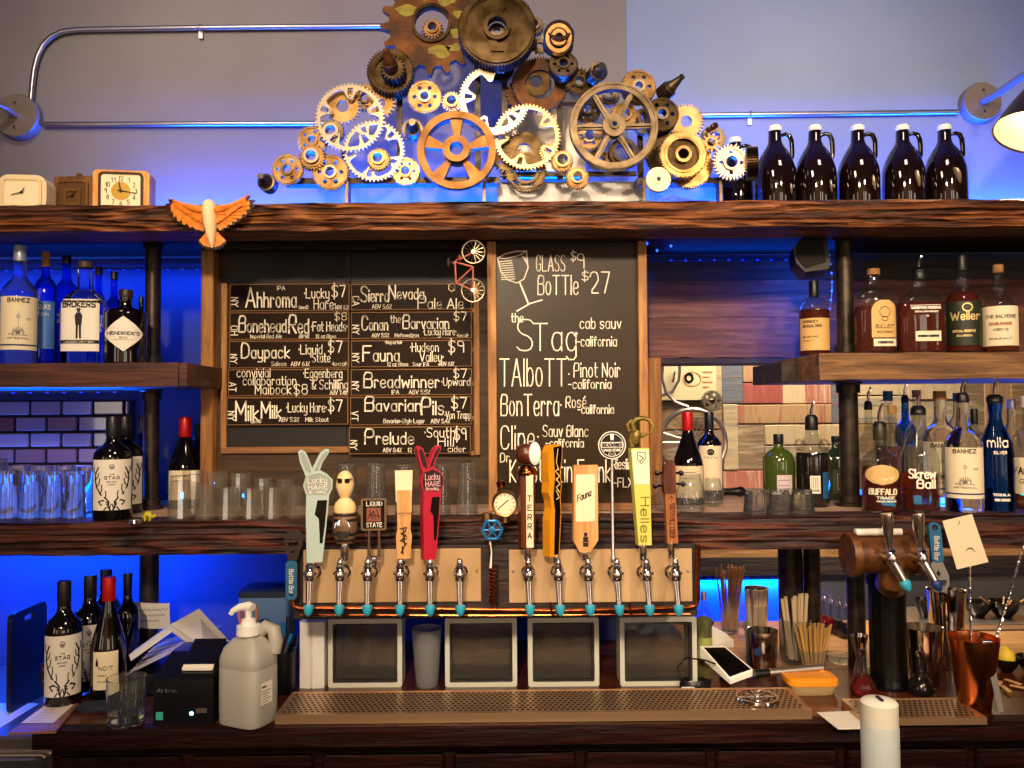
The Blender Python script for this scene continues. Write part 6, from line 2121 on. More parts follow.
# ------------------------------------------------------------------ along the counter
# four glass blocks
bm_rim = M('glass_block_edge', 'dcdccc', .25, trans=.1)
for x0, x1, yb_, lab_ in ((328, 402, 687.5, 'leftmost glass block under the tap box'), (445, 517, 687, 'second glass block under the tap box, right of the pint glass'), (528, 599, 686.5, 'third glass block under the tap box'), (620, 697, 686, 'rightmost glass block under the tap box, beside the cable coil')):
    p = G((x0 + x1) / 2, yb_, ZC)
    a, b = W(x0, 650, p.y).x, W(x1, 650, p.y).x
    S = b - a
    t = thing('glass_block', lab_, 'glass block', (p.x, p.y, ZC), 'glass blocks under the tap box')
    h = min(S, .178)
    z0 = ZC
    fn = lambda u, v, d: (u, p.y + d, v)
    MB().prism(rounded((a + b) / 2, z0 + h / 2, S, h, .006), [rounded((a + b) / 2, z0 + h / 2, S - .024, h - .024, .004)], 0, .07, fn).build('rim', bm_rim, t)
    MB().prism(rounded((a + b) / 2, z0 + h / 2, S - .024, h - .024, .004), [rounded((a + b) / 2, z0 + h / 2, S - .036, h - .036, .004)], .002, .068, fn).build('inner_rim', glass, t)
    MB().box((a + .016, p.y + .012, z0 + .016), (b - .016, p.y + .019, z0 + h - .016), 0, .003).build('front_pane', frosted, t)
    MB().box((a + .016, p.y + .052, z0 + .016), (b - .016, p.y + .059, z0 + h - .016), 0, .003).build('back_pane', frosted, t)
p = W(358, 650, 2.3)
t = thing('paper_roll', 'white roll standing behind the leftmost glass block', 'roll', (p.x, 2.3, ZC))
MB().lathe([(.012, 0), (.036, 0), (.036, .17), (.012, .17), (.012, 0)], seg=28).build('roll', paper, t, world=False)
p = G(312, 688, ZC)
t = thing('plastic_sleeve', 'white folded plastic sleeve standing left of the glass blocks', 'sleeve', (p.x, p.y, ZC))
a, b = W(299, 650, p.y).x, W(325, 650, p.y).x
h = .172
q = [(a, p.y + .01), (a + .002, p.y), ((a + b) / 2 - .003, p.y - .006), ((a + b) / 2, p.y + .002), ((a + b) / 2 + .003, p.y - .006), (b - .002, p.y), (b, p.y + .03), (b - .004, p.y + .05), (a + .004, p.y + .05)]
MB().prism(q, [], ZC, ZC + h, lambda u, v, d: (u, v, d)).build('sleeve', white_plastic, t)
MB().box((a + .001, p.y + .052, ZC), (b + .012, p.y + .058, ZC + h * .98), 0, .001).build('back_panel', M('clear_blue_plastic', 'a8b4c8', .2, trans=.6), t)
p = G(427, 685, ZC)
t = thing('pint_glass', 'empty pint glass standing upright between the first two glass blocks', 'glass', (p.x, p.y, ZC))
k = p.y / 800
MB().lathe([(0, 0), (10.6 * k, 0), (11 * k, .003), (15 * k, .150), (15 * k - .0022, .150), (11 * k - .002, .012), (0, .010)], seg=36).build('bowl', M('wet_glass', 'eef2f0', .12, trans=.8, ior=1.3), t, world=False)


def drip_tray(label, fl, fr, bl, br, ztop, rows, cols, margin=.012, name='drip_tray'):
    """perforated tray from its four top corners (photo points)"""
    A, B, Cc, D = [G(*q, ztop) for q in (fl, fr, br, bl)]
    y0, y1 = (A.y + B.y) / 2, (Cc.y + D.y) / 2
    x0, x1 = min(A.x, D.x), max(B.x, Cc.x)
    x0, x1 = (A.x + D.x) / 2, (B.x + Cc.x) / 2
    t = thing(name, label, 'drip tray', ((x0 + x1) / 2, (y0 + y1) / 2, ZC))
    m = MB()
    th_ = .004
    m.box((x0, y0, ZC), (x1, y0 + th_, ztop))
    m.box((x0, y1 - th_, ZC), (x1, y1, ztop))
    m.box((x0, y0 + th_, ZC), (x0 + th_, y1 - th_, ztop))
    m.box((x1 - th_, y0 + th_, ZC), (x1, y1 - th_, ztop))
    m.box((x0 + th_, y0 + th_, ZC), (x1 - th_, y1 - th_, ZC + .003))
    m.build('pan', tray_steel, t)
    m = MB()
    zt_ = ztop - .001
    m.box((x0 + th_ + .0005, y0 + th_ + .0005, zt_ - .002), (x1 - th_ - .0005, y1 - th_ - .0005, zt_))
    dx, dy = (x1 - x0 - 2 * margin) / cols, (y1 - y0 - 2 * margin) / rows
    for r_ in range(rows):
        for c_ in range(cols):
            cx = x0 + margin + (c_ + .5 + (.25 if r_ % 2 else -.25)) * dx
            cy = y0 + margin + (r_ + .5) * dy
            n = 6
            m.add([(cx + dx * .30 * math.cos(2 * PI * i / n), cy + dy * .36 * math.sin(2 * PI * i / n), zt_ + .0004) for i in range(n)], [tuple(range(n))], 1)
    m.build('grille', [tray_steel, hole_dark], t, recalc=False)
    return t, (x0, x1, y0, y1)


t, bb = drip_tray('long perforated steel drip tray lying along the counter below the taps', (277, 713.5), (817, 711), (293, 690.5), (787, 688.5), ZC + .022, 9, 92)
c = G(757, 698, ZC + .024)
m = MB()
m.lathe([(.045, 0), (.052, 0), (.050, .005), (.045, .005)], c, 32)
m.lathe([(.022, 0), (.026, 0), (.024, .004), (.022, .004)], c, 24)
for i in range(8):
    a = PI * i / 4
    m.rod(c + Vector((math.cos(a) * .006, math.sin(a) * .006, .003)), c + Vector((math.cos(a) * .046, math.sin(a) * .046, .003)), .002, seg=6)
m.lathe([(0, 0), (.008, 0), (.006, .008), (0, .009)], c, 14)
m.build('glass_rinser', chrome, t)
drip_tray('small perforated drip tray under the two-tap tower at the right', (850, 718), (988, 718.5), (853, 698), (957, 698), ZC + .016, 7, 20)

# black gallon... pump jug
p = G(240, 727, ZC)
s = p.y / 800
t = thing('pump_jug', 'big pale grey jug with a white pump top, front left on the counter', 'jug', (p.x + .006, p.y + .04, ZC), None, R(-24))
w, d = .060, .048
MB().lathe([(0, 0), (w * .97, 0), (w, .004), (w * .985, .018), (w, .022), (w, .128), (w * .985, .130), (w, .133), (w * .99, .150), (w * .86, .172), (w * .55, .192), (w * .36, .198), (w * .34, .208), (0, .208)], seg=56, sy=.8, pw=4.2).build('body', grey_plastic, t, world=False)
MB().tube([(w * .1, .018, .192), (w * .45, .03, .214), (w * .78, .034, .206), (w * .88, .034, .182), (w * .84, .03, .155)], [.016, .016, .017, .017, .016], seg=12).build('handle', grey_plastic, t, world=False)
MB().lathe([(w * .42, .200), (w * .46, .201), (w * .45, .222), (w * .30, .224), (w * .26, .236), (.008, .238), (.007, .262), (0, .262)], (0, 0, 0), 24, rib=(24, .02, .2, .22)).build('pump_collar', white_plastic, t, world=False)
MB().tube([(.012, 0, .264), (0, 0, .266), (-.018, -.010, .264), (-.032, -.018, .256), (-.036, -.02, .248)], [.010, .011, .009, .007, .006], seg=10).build('pump_spout', white_plastic, t, world=False)
m = MB()
m.box((w * .20 - 0, -w * .8 - .0012, .045), (w * .85, -w * .8 + .003, .095))
lab = MB()
xr = w + .0006
lab.add([(xr, -.026, .05), (xr, .012, .05), (xr, .012, .10), (xr, -.026, .10)], [(0, 1, 2, 3)])
lb = lab.build('label', paper, t, world=False, recalc=False)
m = MB()
fl = lambda u, v: (xr + .0004, u, v)
m.ribbon([(-.022, .090), (-.010, .090)], .004, fl)
for i in range(5):
    m.ribbon([(-.022, .080 - i * .006), (.006 - (i % 3) * .006, .080 - i * .006)], .0014, fl)
o = m.build('lettering', ink, None, recalc=False)
o.parent = lb

# receipt printer
p = G(185, 726, ZC)
t = thing('receipt_printer', 'black receipt printer with a small blue light beside the pump jug', 'printer', (p.x, p.y, ZC))
a, b = W(153.5, 700, p.y).x, W(213, 700, p.y).x
h = W(185, 677, p.y).z - ZC
D = .18
m = MB()
prof = [(0, 0), (0, h * .96), (.012, h), (.10, h + .03), (D, h + .03), (D, 0)]
m.prism([(p.y + u, ZC + v) for u, v in prof], [], a, b, lambda u, v, d: (d, u, v))
m.build('body', M('printer_black', '121216', .22), t)
MB().prism([(p.y + .035, ZC + h + .0085), (p.y + .095, ZC + h + .030), (p.y + .125, ZC + h + .050), (p.y + .118, ZC + h + .055), (p.y + .09, ZC + h + .04), (p.y + .035, ZC + h + .016)], [], a + (b - a) * .36, b - .012, lambda u, v, d: (d, u, v)).build('paper_cover', black_plastic, t)
MB().prism([(p.y + .026, ZC + h + .0065), (p.y + .036, ZC + h + .010), (p.y + .036, ZC + h + .018), (p.y + .026, ZC + h + .012)], [], a + (b - a) * .40, a + (b - a) * .92, lambda u, v, d: (d, u, v)).build('receipt_paper', paper, t)
MB().lathe([(0, 0), (.005, 0), (.004, .002), (0, .0025)], W(191.5, 713.5, p.y), 12, mat=rx).build('status_light', led_white, t)
m = MB()
pbox(m, 156, 712, 163, 720, p.y, -.0008, .0005)
m.build('green_sticker', M('teal_sticker', '3aa89a', .5), t)
m = MB()
fl = lambda u, v: W(u, -v, p.y) + Vector((0, -.0006, 0))
write(m, 'star', 157, 163, -692, 3.2, .7, fl)
write(m, 'TSP 100', 165, 177, -692, 2.6, .5, fl)
m.build('lettering', M('grey_print', '8a8a8e', .5), t, recalc=False)
m = MB()
pbox(m, 196, 708, 207, 713, p.y, -.001, .0005)
m.build('button_plate', M('dull_metal', '6a6258', .4, .6), t)

# menus and spiral book
t = thing('menu_card_stack', 'leaning stack of long menu cards left of the receipt printer', 'menu cards', tuple(G(150, 690, ZC)))
Y0 = 2.1
rn_ = random.Random(2)
for i in range(9):
    f = i / 8
    a, b = W(127 + 3 * i, 668 - i * 3.2 + 6, Y0 - .02 + i * .012), W(176 + 4.0 * i, 640 - i * 2 + 10, Y0 + .02 + i * .012)
    e = Vector((.004, .09, .0))
    n = Vector((0, 0, -.0025))
    vs = [a, b, b + e, a + e]
    MB().add(vs + [v_ + n for v_ in vs], [(0, 1, 2, 3), (7, 6, 5, 4), (0, 4, 5, 1), (1, 5, 6, 2), (2, 6, 7, 3), (3, 7, 4, 0)]).build('card', paper if i % 2 else M('card_grey_%d' % i, 'a8a4b0', .6), t)
MB().box((W(131, 690, Y0).x, Y0 - .02, ZC), (W(176, 690, Y0).x, Y0 + .14, W(150, 672, Y0).z), 0, .004).build('card_holder', black_plastic, t)
t = thing('spiral_notebook', 'spiral-bound notebook lying aslant on the menu cards and receipt printer', 'notebook', tuple(W(190, 640, 2.12)))
P4 = [W(168, 626, 2.10), W(199, 608.5, 2.22), W(236, 648, 2.22), W(204, 652, 2.07)]
n = Vector((.001, .002, -.010))
MB().add(P4 + [v_ + n for v_ in P4], [(0, 1, 2, 3), (7, 6, 5, 4), (0, 4, 5, 1), (1, 5, 6, 2), (2, 6, 7, 3), (3, 7, 4, 0)]).build('pages', paper, t)
m = MB()
for i in range(16):
    f = (i + .5) / 16
    cc = P4[0].lerp(P4[3], f)
    m.tube([cc + Vector((0, math.cos(a) * .007, math.sin(a) * .007)) for a in [2 * PI * j / 10 for j in range(10)]], .0014, seg=6, closed=True)
m.build('spiral_binding', white_plastic, t)
P5 = [W(129, 655, 2.06), W(168, 627, 2.10), W(172, 632, 2.09), W(131, 661, 2.055)]
n = Vector((0, .03, .004))
MB().add(P5 + [v_ + n for v_ in P5], [(0, 1, 2, 3), (7, 6, 5, 4), (0, 4, 5, 1), (1, 5, 6, 2), (2, 6, 7, 3), (3, 7, 4, 0)]).build('folded_cover', M('pale_cover', 'c8c6cc', .5), t)

# taped note on the pipe
c = W(149, 615, 2.13)
m = MB()
vs, fs = [], []
for i in range(15):
    u = -1 + 2 * i / 14
    for z_, e_ in ((603, -.6), (628.5, .6)):
        q = W(148 + 20 * u + e_, z_ + 1.2 * u, 2.3 - .029)
        vs.append(Vector((q.x, 2.3 - .0295 + .012 * u * u, q.z)))
for i in range(14):
    fs.append((2 * i, 2 * i + 1, 2 * i + 3, 2 * i + 2))
m.add(vs + [v_ + Vector((0, .001, 0)) for v_ in vs], fs + [tuple(30 + k_ for k_ in reversed(f_)) for f_ in fs])
t = thing('paper_note', 'white paper note taped round the lower left pipe post', 'note', tuple(W(148, 628, 2.27)))
nt = m.build('sheet', paper, t)
m = MB()
fl = lambda u, v: W(u, -v, 2.3 - .0310) + Vector((0, .012 * ((u - 148) / 20) ** 2, 0))
for i, (xa_, xb_) in enumerate(((136, 166), (142, 164), (135, 158))):
    m.ribbon([(xa_ + (xb_ - xa_) * k_ / 24, -610 - i * 5.5 + 1.1 * math.sin(k_ * 1.9)) for k_ in range(25)], .5, fl)
mesh_child(m, 'handwriting', greyink, nt, t)

# tumbler of water
p = G(126, 723, ZC)
k = p.y / 800
t = thing('water_glass', 'clear tumbler holding a little water, alone near the counter front', 'glass', (p.x, p.y, ZC))
h = W(126, 677, p.y).z - ZC
MB().lathe([(0, 0), (16.2 * k, 0), (17 * k, .003), (18.4 * k, h), (18.4 * k - .0024, h), (17 * k - .0028, .012), (0, .010)], seg=40).build('bowl', glass, t, world=False)
MB().lathe([(0, .0125), (17 * k - .0034, .0125), (17.3 * k - .0034, .028), (0, .028)], seg=36).build('water', vodka, t, world=False)
MB().rod((.004, -.004, .014), (-.012, .01, h * 1.0 + .012), .0016, seg=6).build('stirrer', walnut, t, world=False)
p = G(98, 709, ZC)
t = thing('bar_cloth', 'dark folded cloth lying left of the water tumbler', 'cloth', (p.x, p.y, ZC))
MB().lathe([(0, 0), (.05, 0), (.052, .006), (.044, .014), (.02, .018), (0, .017)], seg=26, sy=.55, rib=(5, .09, .001, .02)).build('cloth', M('navy_cloth', '1a2034', .8, bump=(80, .4)), t, world=False)

# clipboard
t = thing('clipboard', 'small wooden clipboard with a receipt at the left end of the counter', 'clipboard', tuple(G(44, 720, ZC)))
q = [G(8, 733, ZC + .006), G(56, 731, ZC + .006), G(79, 703, ZC + .006), G(45, 703, ZC + .006)]
MB().add(q + [v_ - Vector((0, 0, .005)) for v_ in q], [(0, 1, 2, 3), (7, 6, 5, 4), (0, 4, 5, 1), (1, 5, 6, 2), (2, 6, 7, 3), (3, 7, 4, 0)]).build('board', wood('clipboard_wood', '6a3c24', '8e5a3c', 'a8704e', rough=.4), t)
q = [G(21, 723, ZC + .0068), G(53, 723, ZC + .0068), G(74, 704.5, ZC + .0068), G(44, 706, ZC + .0068)]
rc = MB().add(q, [(0, 1, 2, 3)]).build('receipt', paper, t, recalc=False)
m = MB()
for i in range(9):
    f = .12 + i * .09
    a, b = q[0].lerp(q[3], f), q[1].lerp(q[2], f)
    a2, b2 = a.lerp(b, .2), a.lerp(b, .55 + .25 * ((i * 7) % 3) / 3)
    z = Vector((0, 0, .0004))
    w_ = Vector((0, .0012, 0))
    m.add([a2 + z, b2 + z, b2 + z + w_, a2 + z + w_], [(0, 1, 2, 3)])
mesh_child(m, 'printed_lines', greyink, rc, t)
a, b = G(44, 705, ZC + .008), G(72, 704, ZC + .008)
m = MB()
m.rod(a, b, .0045, seg=10)
m.box((a.x + .012, a.y - .012, ZC + .0075), (b.x - .012, a.y + .004, ZC + .010), 0, .001)
m.build('clip', chrome, t)

# hinge plate, things at the dark left end
m = MB()
pbox(m, 40, 664, 49.5, 687, 2.06, 0, .02, 0, .001)
t = thing('metal_bracket', 'small brown metal bracket with two screws left of the wine bottles', 'bracket', tuple(W(45, 687, 2.06)))
t.location.z = ZC
m.build('plate', M('brown_metal', '4a3024', .4, .7), t)
for y in (670, 681):
    MB().lathe([(0, 0), (.005, 0), (.004, .002), (0, .003)], W(44.5, y, 2.06), 12, mat=rx).build('screw', steel, t)
t = thing('cutting_board', 'thin black board standing on edge at the far left in blue shadow', 'board', (W(27, 680, 2.2).x, 2.2, .86))
MB().prism(rounded(0, .13, .16, .26, .02), [rounded(0, .235, .05, .014, .006)], -.006, .006, lambda u, v, d: (d, u, v)).build('board', black_plastic, t, world=False)
t = thing('paper_sheets', 'loose paper sheets on the cooler top at the far left', 'papers', (W(5, 680, 2.1).x, 2.1, .86))
for i in range(3):
    MB().box((-.12 - .01 * i, -.1 + .012 * i, .0005 + .0012 * i), (.03 - .012 * i, .1, .0012 + .0012 * i)).build('sheet', paper, t, world=False)

# scissors, pens and blue box at the back
p = G(278, 690, ZC)
t = thing('pen_holder', 'black mesh holder crammed with pens and tools left of the tap box', 'holder', (p.x, 2.12, ZC))
MB().lathe([(0, 0), (.042, 0), (.044, .004), (.046, .105), (.044, .105), (.041, .006), (0, .006)], seg=28, pw=3).build('cup', M('black_mesh', '0e0e12', .5), t, world=False)
rn_ = random.Random(11)
PH = 'pens and tools in the black holder'
cols = [black_plastic, bright_blue, black_gloss, M('navy_pen', '1c2850', .4), walnut, black_plastic, M('grey_pen', '6a6a74', .4), bright_blue]
names = ['black marker leaning left in the black holder', 'blue pen upright in the black holder', 'glossy black pen in the middle of the holder', 'navy pen at the back of the holder', 'wooden brush handle sticking out of the holder', 'black pen leaning right in the holder', 'grey pen at the right of the holder', 'blue pen leaning right in the holder']
for i in range(8):
    a = rn_.uniform(0, 2 * PI)
    b0 = Vector((math.cos(a) * .022, math.sin(a) * .022, .012))
    t1 = Vector((-.045 + i * .013, rn_.uniform(-.02, .02), .135 + rn_.uniform(0, .05)))
    o = thing('pen', names[i], 'pen', tuple(Vector(t.location) + b0), PH)
    d_ = t1 - b0
    m = MB()
    m.rod((0, 0, 0), d_ * .78, .0052, seg=10)
    m.build('barrel', cols[i], o, world=False)
    MB().rod(d_ * .78, d_, .0060, .0052, seg=10).build('cap', cols[(i + 3) % 8], o, world=False)
t2 = thing('scissors', 'scissors with orange-pink handles sticking up behind the pump jug', 'scissors', (W(250, 640, 2.14).x, 2.14, ZC))
om = M('coral_plastic', 'c8744c', .4)
for s_ in (-1, 1):
    cc = W(248 + s_ * 4.5, 614, 2.14) - Vector(t2.location)
    m = MB()
    m.tube([cc + Vector((math.cos(a) * .0085 + s_ * .002, s_ * .002, math.sin(a) * .024)) for a in [2 * PI * i / 20 for i in range(20)]], .0042, closed=True)
    m.build('handle', om, t2, world=False)
    MB().rod(cc + Vector((0, s_ * .002, -.024)), Vector((s_ * -.006, s_ * .002, .012)), .006, .002, seg=8).build('blade', steel, t2, world=False)
t3 = thing('desk_organizer', 'black desk organizer standing behind the pump jug and holding scissors', 'holder', (W(252, 690, 2.14).x, 2.14, ZC))
MB().lathe([(0, 0), (.030, 0), (.031, .003), (.033, .095), (.031, .095), (.029, .005), (0, .005)], seg=24, pw=4).build('cup', M('black_plastic_cup', '101014', .4), t3, world=False)
t = thing('storage_bin', 'blue lidded bin standing on the counter behind the scissors and pens', 'bin', (W(268, 690, 2.36).x, 2.36, ZC))
hb_ = W(268, 586, 2.36).z - ZC
MB().lathe([(0, 0), (.066, 0), (.07, .004), (.074, hb_ - .02), (0, hb_ - .02)], seg=48, sy=.8, pw=6).build('body', M('blue_bin_plastic', '5a7aa8', .5), t, world=False)
MB().lathe([(0, hb_ - .02), (.078, hb_ - .02), (.078, hb_ - .006), (.070, hb_), (0, hb_)], seg=48, sy=.8, pw=6).build('lid', M('dark_bin_lid', '1c2438', .5), t, world=False)

# bottle opener on the left pipe end of the tap box
def opener(label, pts, Y, handlem, headm, blade_up):
    t = thing('bottle_opener', label, 'bottle opener', tuple(W(pts[0], pts[1], Y)))
    x, y0, y1, ym, w = pts[0], pts[1], pts[2], pts[3], pts[4]
    return t


t = thing('bottle_opener', 'bottle opener with a dark steel head and blue grip hanging left of the tap box', 'bottle opener', tuple(W(292, 598, 1.915)))
fn = hmap(292, 8, 1.915)
hd = [(288, 560), (297, 560), (299, 552), (302.5, 545), (302.5, 535), (299, 530), (291, 529.5), (286, 533), (284.5, 540), (285.5, 548)]
MB().prism(neg(hd), [neg([(288, 546), (297, 546), (298.5, 541), (296, 538.5), (293.5, 540), (291, 538.5), (288, 541)]), circ(293, -552, 1.6, 10)], 0, .003, fn).build('head', M('dark_steel', '4a403c', .35, .8), t)
b = MB().prism(neg(rounded(291.5, 580, 11, 39, 4)), [circ(291.5, -594, 2, 12)], -.004, .007, fn).build('grip', blue_plastic, t)
m = MB()
htext(m, fn, -.0045, 'Bottle Bar', 289.5, 314, 569, 4.2, .6, rot=True)
mesh_child(m, 'lettering', paper, b, t)
t = thing('bottle_opener', 'bottle opener with a blue grip and steel ring head hanging by the tower taps', 'bottle opener', tuple(W(938, 592, 1.9)))
fn = hmap(938, -6, 1.9)
sl = lambda pl: [(x + (y - 523) * .09, y) for x, y in pl]
b = MB().prism(neg(sl(rounded(934, 542.5, 11.5, 40, 5))), [neg(sl(circ(934, 527.5, 3, 14)))], -.004, .007, fn).build('grip', blue_plastic, t)
MB().prism(neg(sl([(929, 562), (939, 562), (944, 576), (943, 586), (938, 592), (930, 592), (925, 586), (925, 576)])), [neg(sl([(927.5, 580), (941, 580), (940, 585), (936.5, 588.5), (931, 588.5), (928, 585)])), neg(sl([(934, 569), (936, 574), (934, 577), (932, 574)]))], 0, .003, fn).build('head', M('satin_steel', 'b8b4ae', .3, .9), t)
m = MB()
htext(m, lambda u, v, d: fn(u, v, d), -.0046, 'Bottle Bar', 934, 958, 536, 4.5, .65, rot=True)
mesh_child(m, 'lettering', paper, b, t)

# tower with two taps
p = G(889, 686, ZC)
k = p.y / 800
YBR = 1.925
zbar = W(885, 554, YBR).z
xbar = W(886, 554, YBR).x - W(889, 554, p.y).x
t = thing('tap_tower', 'black column tap tower with a brown barrel top and two chrome taps', 'tap tower', (p.x, p.y, ZC))
hz = 1.245 - ZC
hb2 = zbar - ZC
MB().lathe([(0, 0), (19 * k, 0), (19 * k, .006), (18.4 * k, .012), (17.8 * k, .022), (17.2 * k, .03), (17.2 * k, hz * .80), (19 * k, hz * .81), (19 * k, hz * .86), (17 * k, hz * .87), (17 * k, hz - .01), (0, hz - .01)], seg=40).build('column', M('black_tower_paint', '0c0a0a', .25, .3), t, world=False)
bar = M('brown_leather_wrap', '744620', .4, .2, var=(40, '45280f'))
MB().lathe([(0, 0), (19 * k, 0), (20 * k, .006), (20 * k, .018), (17 * k, .022), (17 * k, .150), (18.5 * k, .153), (18.5 * k, .172), (0, .174)], (xbar - .086, YBR - p.y, hb2), 32, mat=Matrix.Rotation(R(90), 4, 'Y')).build('barrel', bar, t, world=False)
MB().lathe([(0, 0), (.0085, 0), (.0085, .110), (0, .110)], (xbar - .068, YBR - p.y - .008, hb2 + 17 * k + .009), 14, mat=Matrix.Rotation(R(90), 4, 'Y')).build('rolled_paper', paper, t, world=False)
MB().tube([(0, 0, hz - .065), (0, -.03, hz - .055), (xbar * .5, (YBR - p.y) * .65, hz - .035), (xbar * .8, YBR - p.y - .01, hz - .01), (xbar * .8, YBR - p.y - .012, hb2)], [.036, .036, .034, .034, .034], seg=20).build('neck', bar, t, world=False)
for i, (hxp, cap_) in enumerate(((884, teal), (914, M('deep_blue_rubber', '1c3468', .4)))):
    q = W(hxp, 556, YBR - 17 * k) - Vector(t.location)
    m = MB().rod(q + Vector((0, .02, 0)), q + Vector((0, -.035, 0)), .011, seg=16)
    m.lathe([(0, -.016), (.011, -.012), (.0135, 0), (.011, .012), (.008, .016), (.010, .02), (.006, .026), (0, .027)], q + Vector((0, -.038, 0)), 18)
    tp = m.build('tap_body', chrome, t, world=False)
    m = MB().lathe([(0, 0), (.006, 0), (.0075, .008), (.010, .03), (.0145, .075), (.014, .082), (0, .083)], q + Vector((-.004, -.038, .022)), 20, mat=Matrix.Rotation(R(-4), 4, 'Y'))
    m.build('tap_lever', chrome, t, world=False)
    e0, e1 = q + Vector((.002, -.04, -.008)), q + Vector((.020, -.054, -.050))
    MB().rod(e0, e1, .0115, .0085, seg=18).build('spout', chrome, t, world=False)
    qm = (e1 - e0).to_track_quat('Z', 'Y').to_matrix().to_4x4()
    MB().lathe([(.009, -.004), (.0125, 0), (.0125, .005), (.011, .010), (.008, .016), (.004, .021), (0, .022)], e1, 16, mat=qm).build('spout_plug', cap_, t, world=False)
pipe(856, 600, 2.25, ZC, ZMB - .0005, 'slim black pipe post rising left of the tap tower', .024, False)

# squeeze bottle in front
p = W(880, 740, 1.36)
k = 1.36 / 800
zb_ = .898
hq = W(880, 700, 1.36).z - zb_
t = thing('squeeze_bottle', 'white squeeze bottle with a flat cap, nearest thing at the lower right', 'bottle', (p.x, 1.36, zb_))
r = 17.8 * k
zc_ = W(880, 723, 1.36).z - zb_
MB().lathe([(0, 0), (r * .95, 0), (r, .004), (r, zc_ - .004), (r * .95, zc_), (0, zc_)], seg=40).build('body', M('milky_plastic', 'c2ccca', .35, trans=.15), t, world=False)
MB().lathe([(0, zc_ - .001), (r * .98, zc_ - .001), (r * .98, hq * .985), (r * .86, hq), (r * .3, hq + .002), (0, hq + .002)], seg=40).build('cap', M('cream_cap', 'd4d0c0', .4), t, world=False)
MB().box((-.003, -r * .4, hq - .0), (.003, r * .3, hq + .005), 0, .001).build('cap_slot', black_plastic, t, world=False)
# paper napkin
q = [G(817, 713, ZC + .001), G(850, 711.5, ZC + .001), G(872, 729, ZC + .001), G(838, 729.5, ZC + .001)]
m = MB().add(q + [v_ + Vector((0, 0, .0015)) for v_ in q], [(0, 1, 2, 3), (7, 6, 5, 4), (0, 4, 5, 1), (1, 5, 6, 2), (2, 6, 7, 3), (3, 7, 4, 0)])
tag(m.build('napkin', paper), 'white paper napkin lying between the two drip trays', 'napkin')


def vessel(name, label, px, yb_, ytop, rtop, rbot, mat_, cat, group=None, zs=None, wall=.0012, tilt=None, seg=36, lip=True, Y=None):
    z0 = ZC if zs is None else zs
    p = G(px, yb_, z0) if Y is None else Vector((W(px, yb_, Y).x, Y, z0))
    k = p.y / 800
    H = W(px, ytop, p.y).z - z0
    t = thing(name, label, cat, (p.x, p.y, z0), group)
    rt_, rb_ = rtop * k, rbot * k
    pr = [(0, 0), (rb_ * .94, 0), (rb_, .004), (rt_, H)] + ([(rt_ + .0012, H + .001)] if lip else []) + [(rt_ - wall, H), (rb_ - wall, .006), (0, .006)]
    MB().lathe(pr, seg=seg).build('cup' if mat_ not in (clear, glass) else 'bowl', mat_, t, world=False)
    return t, H, k


# metalware on the right
vessel('copper_cup', 'copper mixing cup holding tongs and twisted bar spoons at the right', 975, 709, 637, 23.5, 14.5, copper_cup_m, 'cup')
vessel('shaker_tin', 'tall steel shaker tin behind the copper cup', 948, 667, 590, 18, 13.5, chrome, 'shaker')
vessel('shaker_tin', 'shorter steel shaker tin with fine rings right of the tap tower', 925, 683, 627, 18, 14, tin, 'shaker')
t, H, k = vessel('mixing_tin', 'brushed steel tin with a dark strap behind the card reader', 763, 668, 630, 15, 13, tin, 'tin')
MB().box((-15.5 * k, -.012, .002), (-14.2 * k + .002, .012, H), 0, .001).build('strap', black_plastic, t, world=False)
MB().lathe([(0, 0), (.012, 0), (.010, .004), (0, .005)], (-9 * k, -12.2 * k, H * .52), 16, mat=rx).build('blue_tag', M('navy_tag', '1c2c5a', .4), t, world=False)
vessel('mixing_tin', 'far steel tin standing behind the brown straws in blue light', 757, 625, 588, 11.5, 10, tin, 'tin')


def twisted(label, p0, p1, name='bar_spoon', tip=None):
    t = thing(name, label, 'bar spoon', tuple(p0), 'bar spoons in the copper cup')
    m = MB()
    n = 90
    d = p1 - p0
    u = d.orthogonal().normalized()
    w_ = d.normalized().cross(u)
    for s_ in (0, PI):
        m.tube([p0 + d * (i / n) + (u * math.cos(i * .8 + s_) + w_ * math.sin(i * .8 + s_)) * .0016 for i in range(n + 1)], .0018, seg=6)
    m.build('twisted_handle', chrome, t)
    MB().lathe([(0, -.006), (.005, -.003), (.006, 0), (.005, .003), (0, .006)], p1, 12).build('finial', chrome, t)
    return t


cc = G(975, 709, ZC)
twisted('upright twisted bar spoon in the copper cup holding up the paper tag', cc + Vector((-.008, 0, .012)), W(969.5, 550, cc.y))
twisted('twisted bar spoon leaning to the right out of the copper cup', cc + Vector((.008, .008, .012)), W(1026, 540, cc.y + .03))
t = thing('skewer_bundle', 'two thin wooden skewers crossing in the tall shaker tin', 'skewers', tuple(G(948, 667, ZC) + Vector((0, 0, .01))))
o_ = G(948, 667, ZC)
MB().rod(o_ + Vector((.004, -.01, .012)), W(943, 597, o_.y - .03), .0022, seg=6).build('skewer', maple, t)
MB().rod(o_ + Vector((.012, -.008, .012)), W(950, 598, o_.y - .03), .0022, seg=6).build('skewer', maple, t)
tong_m = M('bright_tong_steel', 'e6e2da', .3, .8)
t = thing('tongs', 'steel tongs hooked over the right rim of the copper cup', 'tongs', tuple(W(1000, 713, cc.y - .035)))
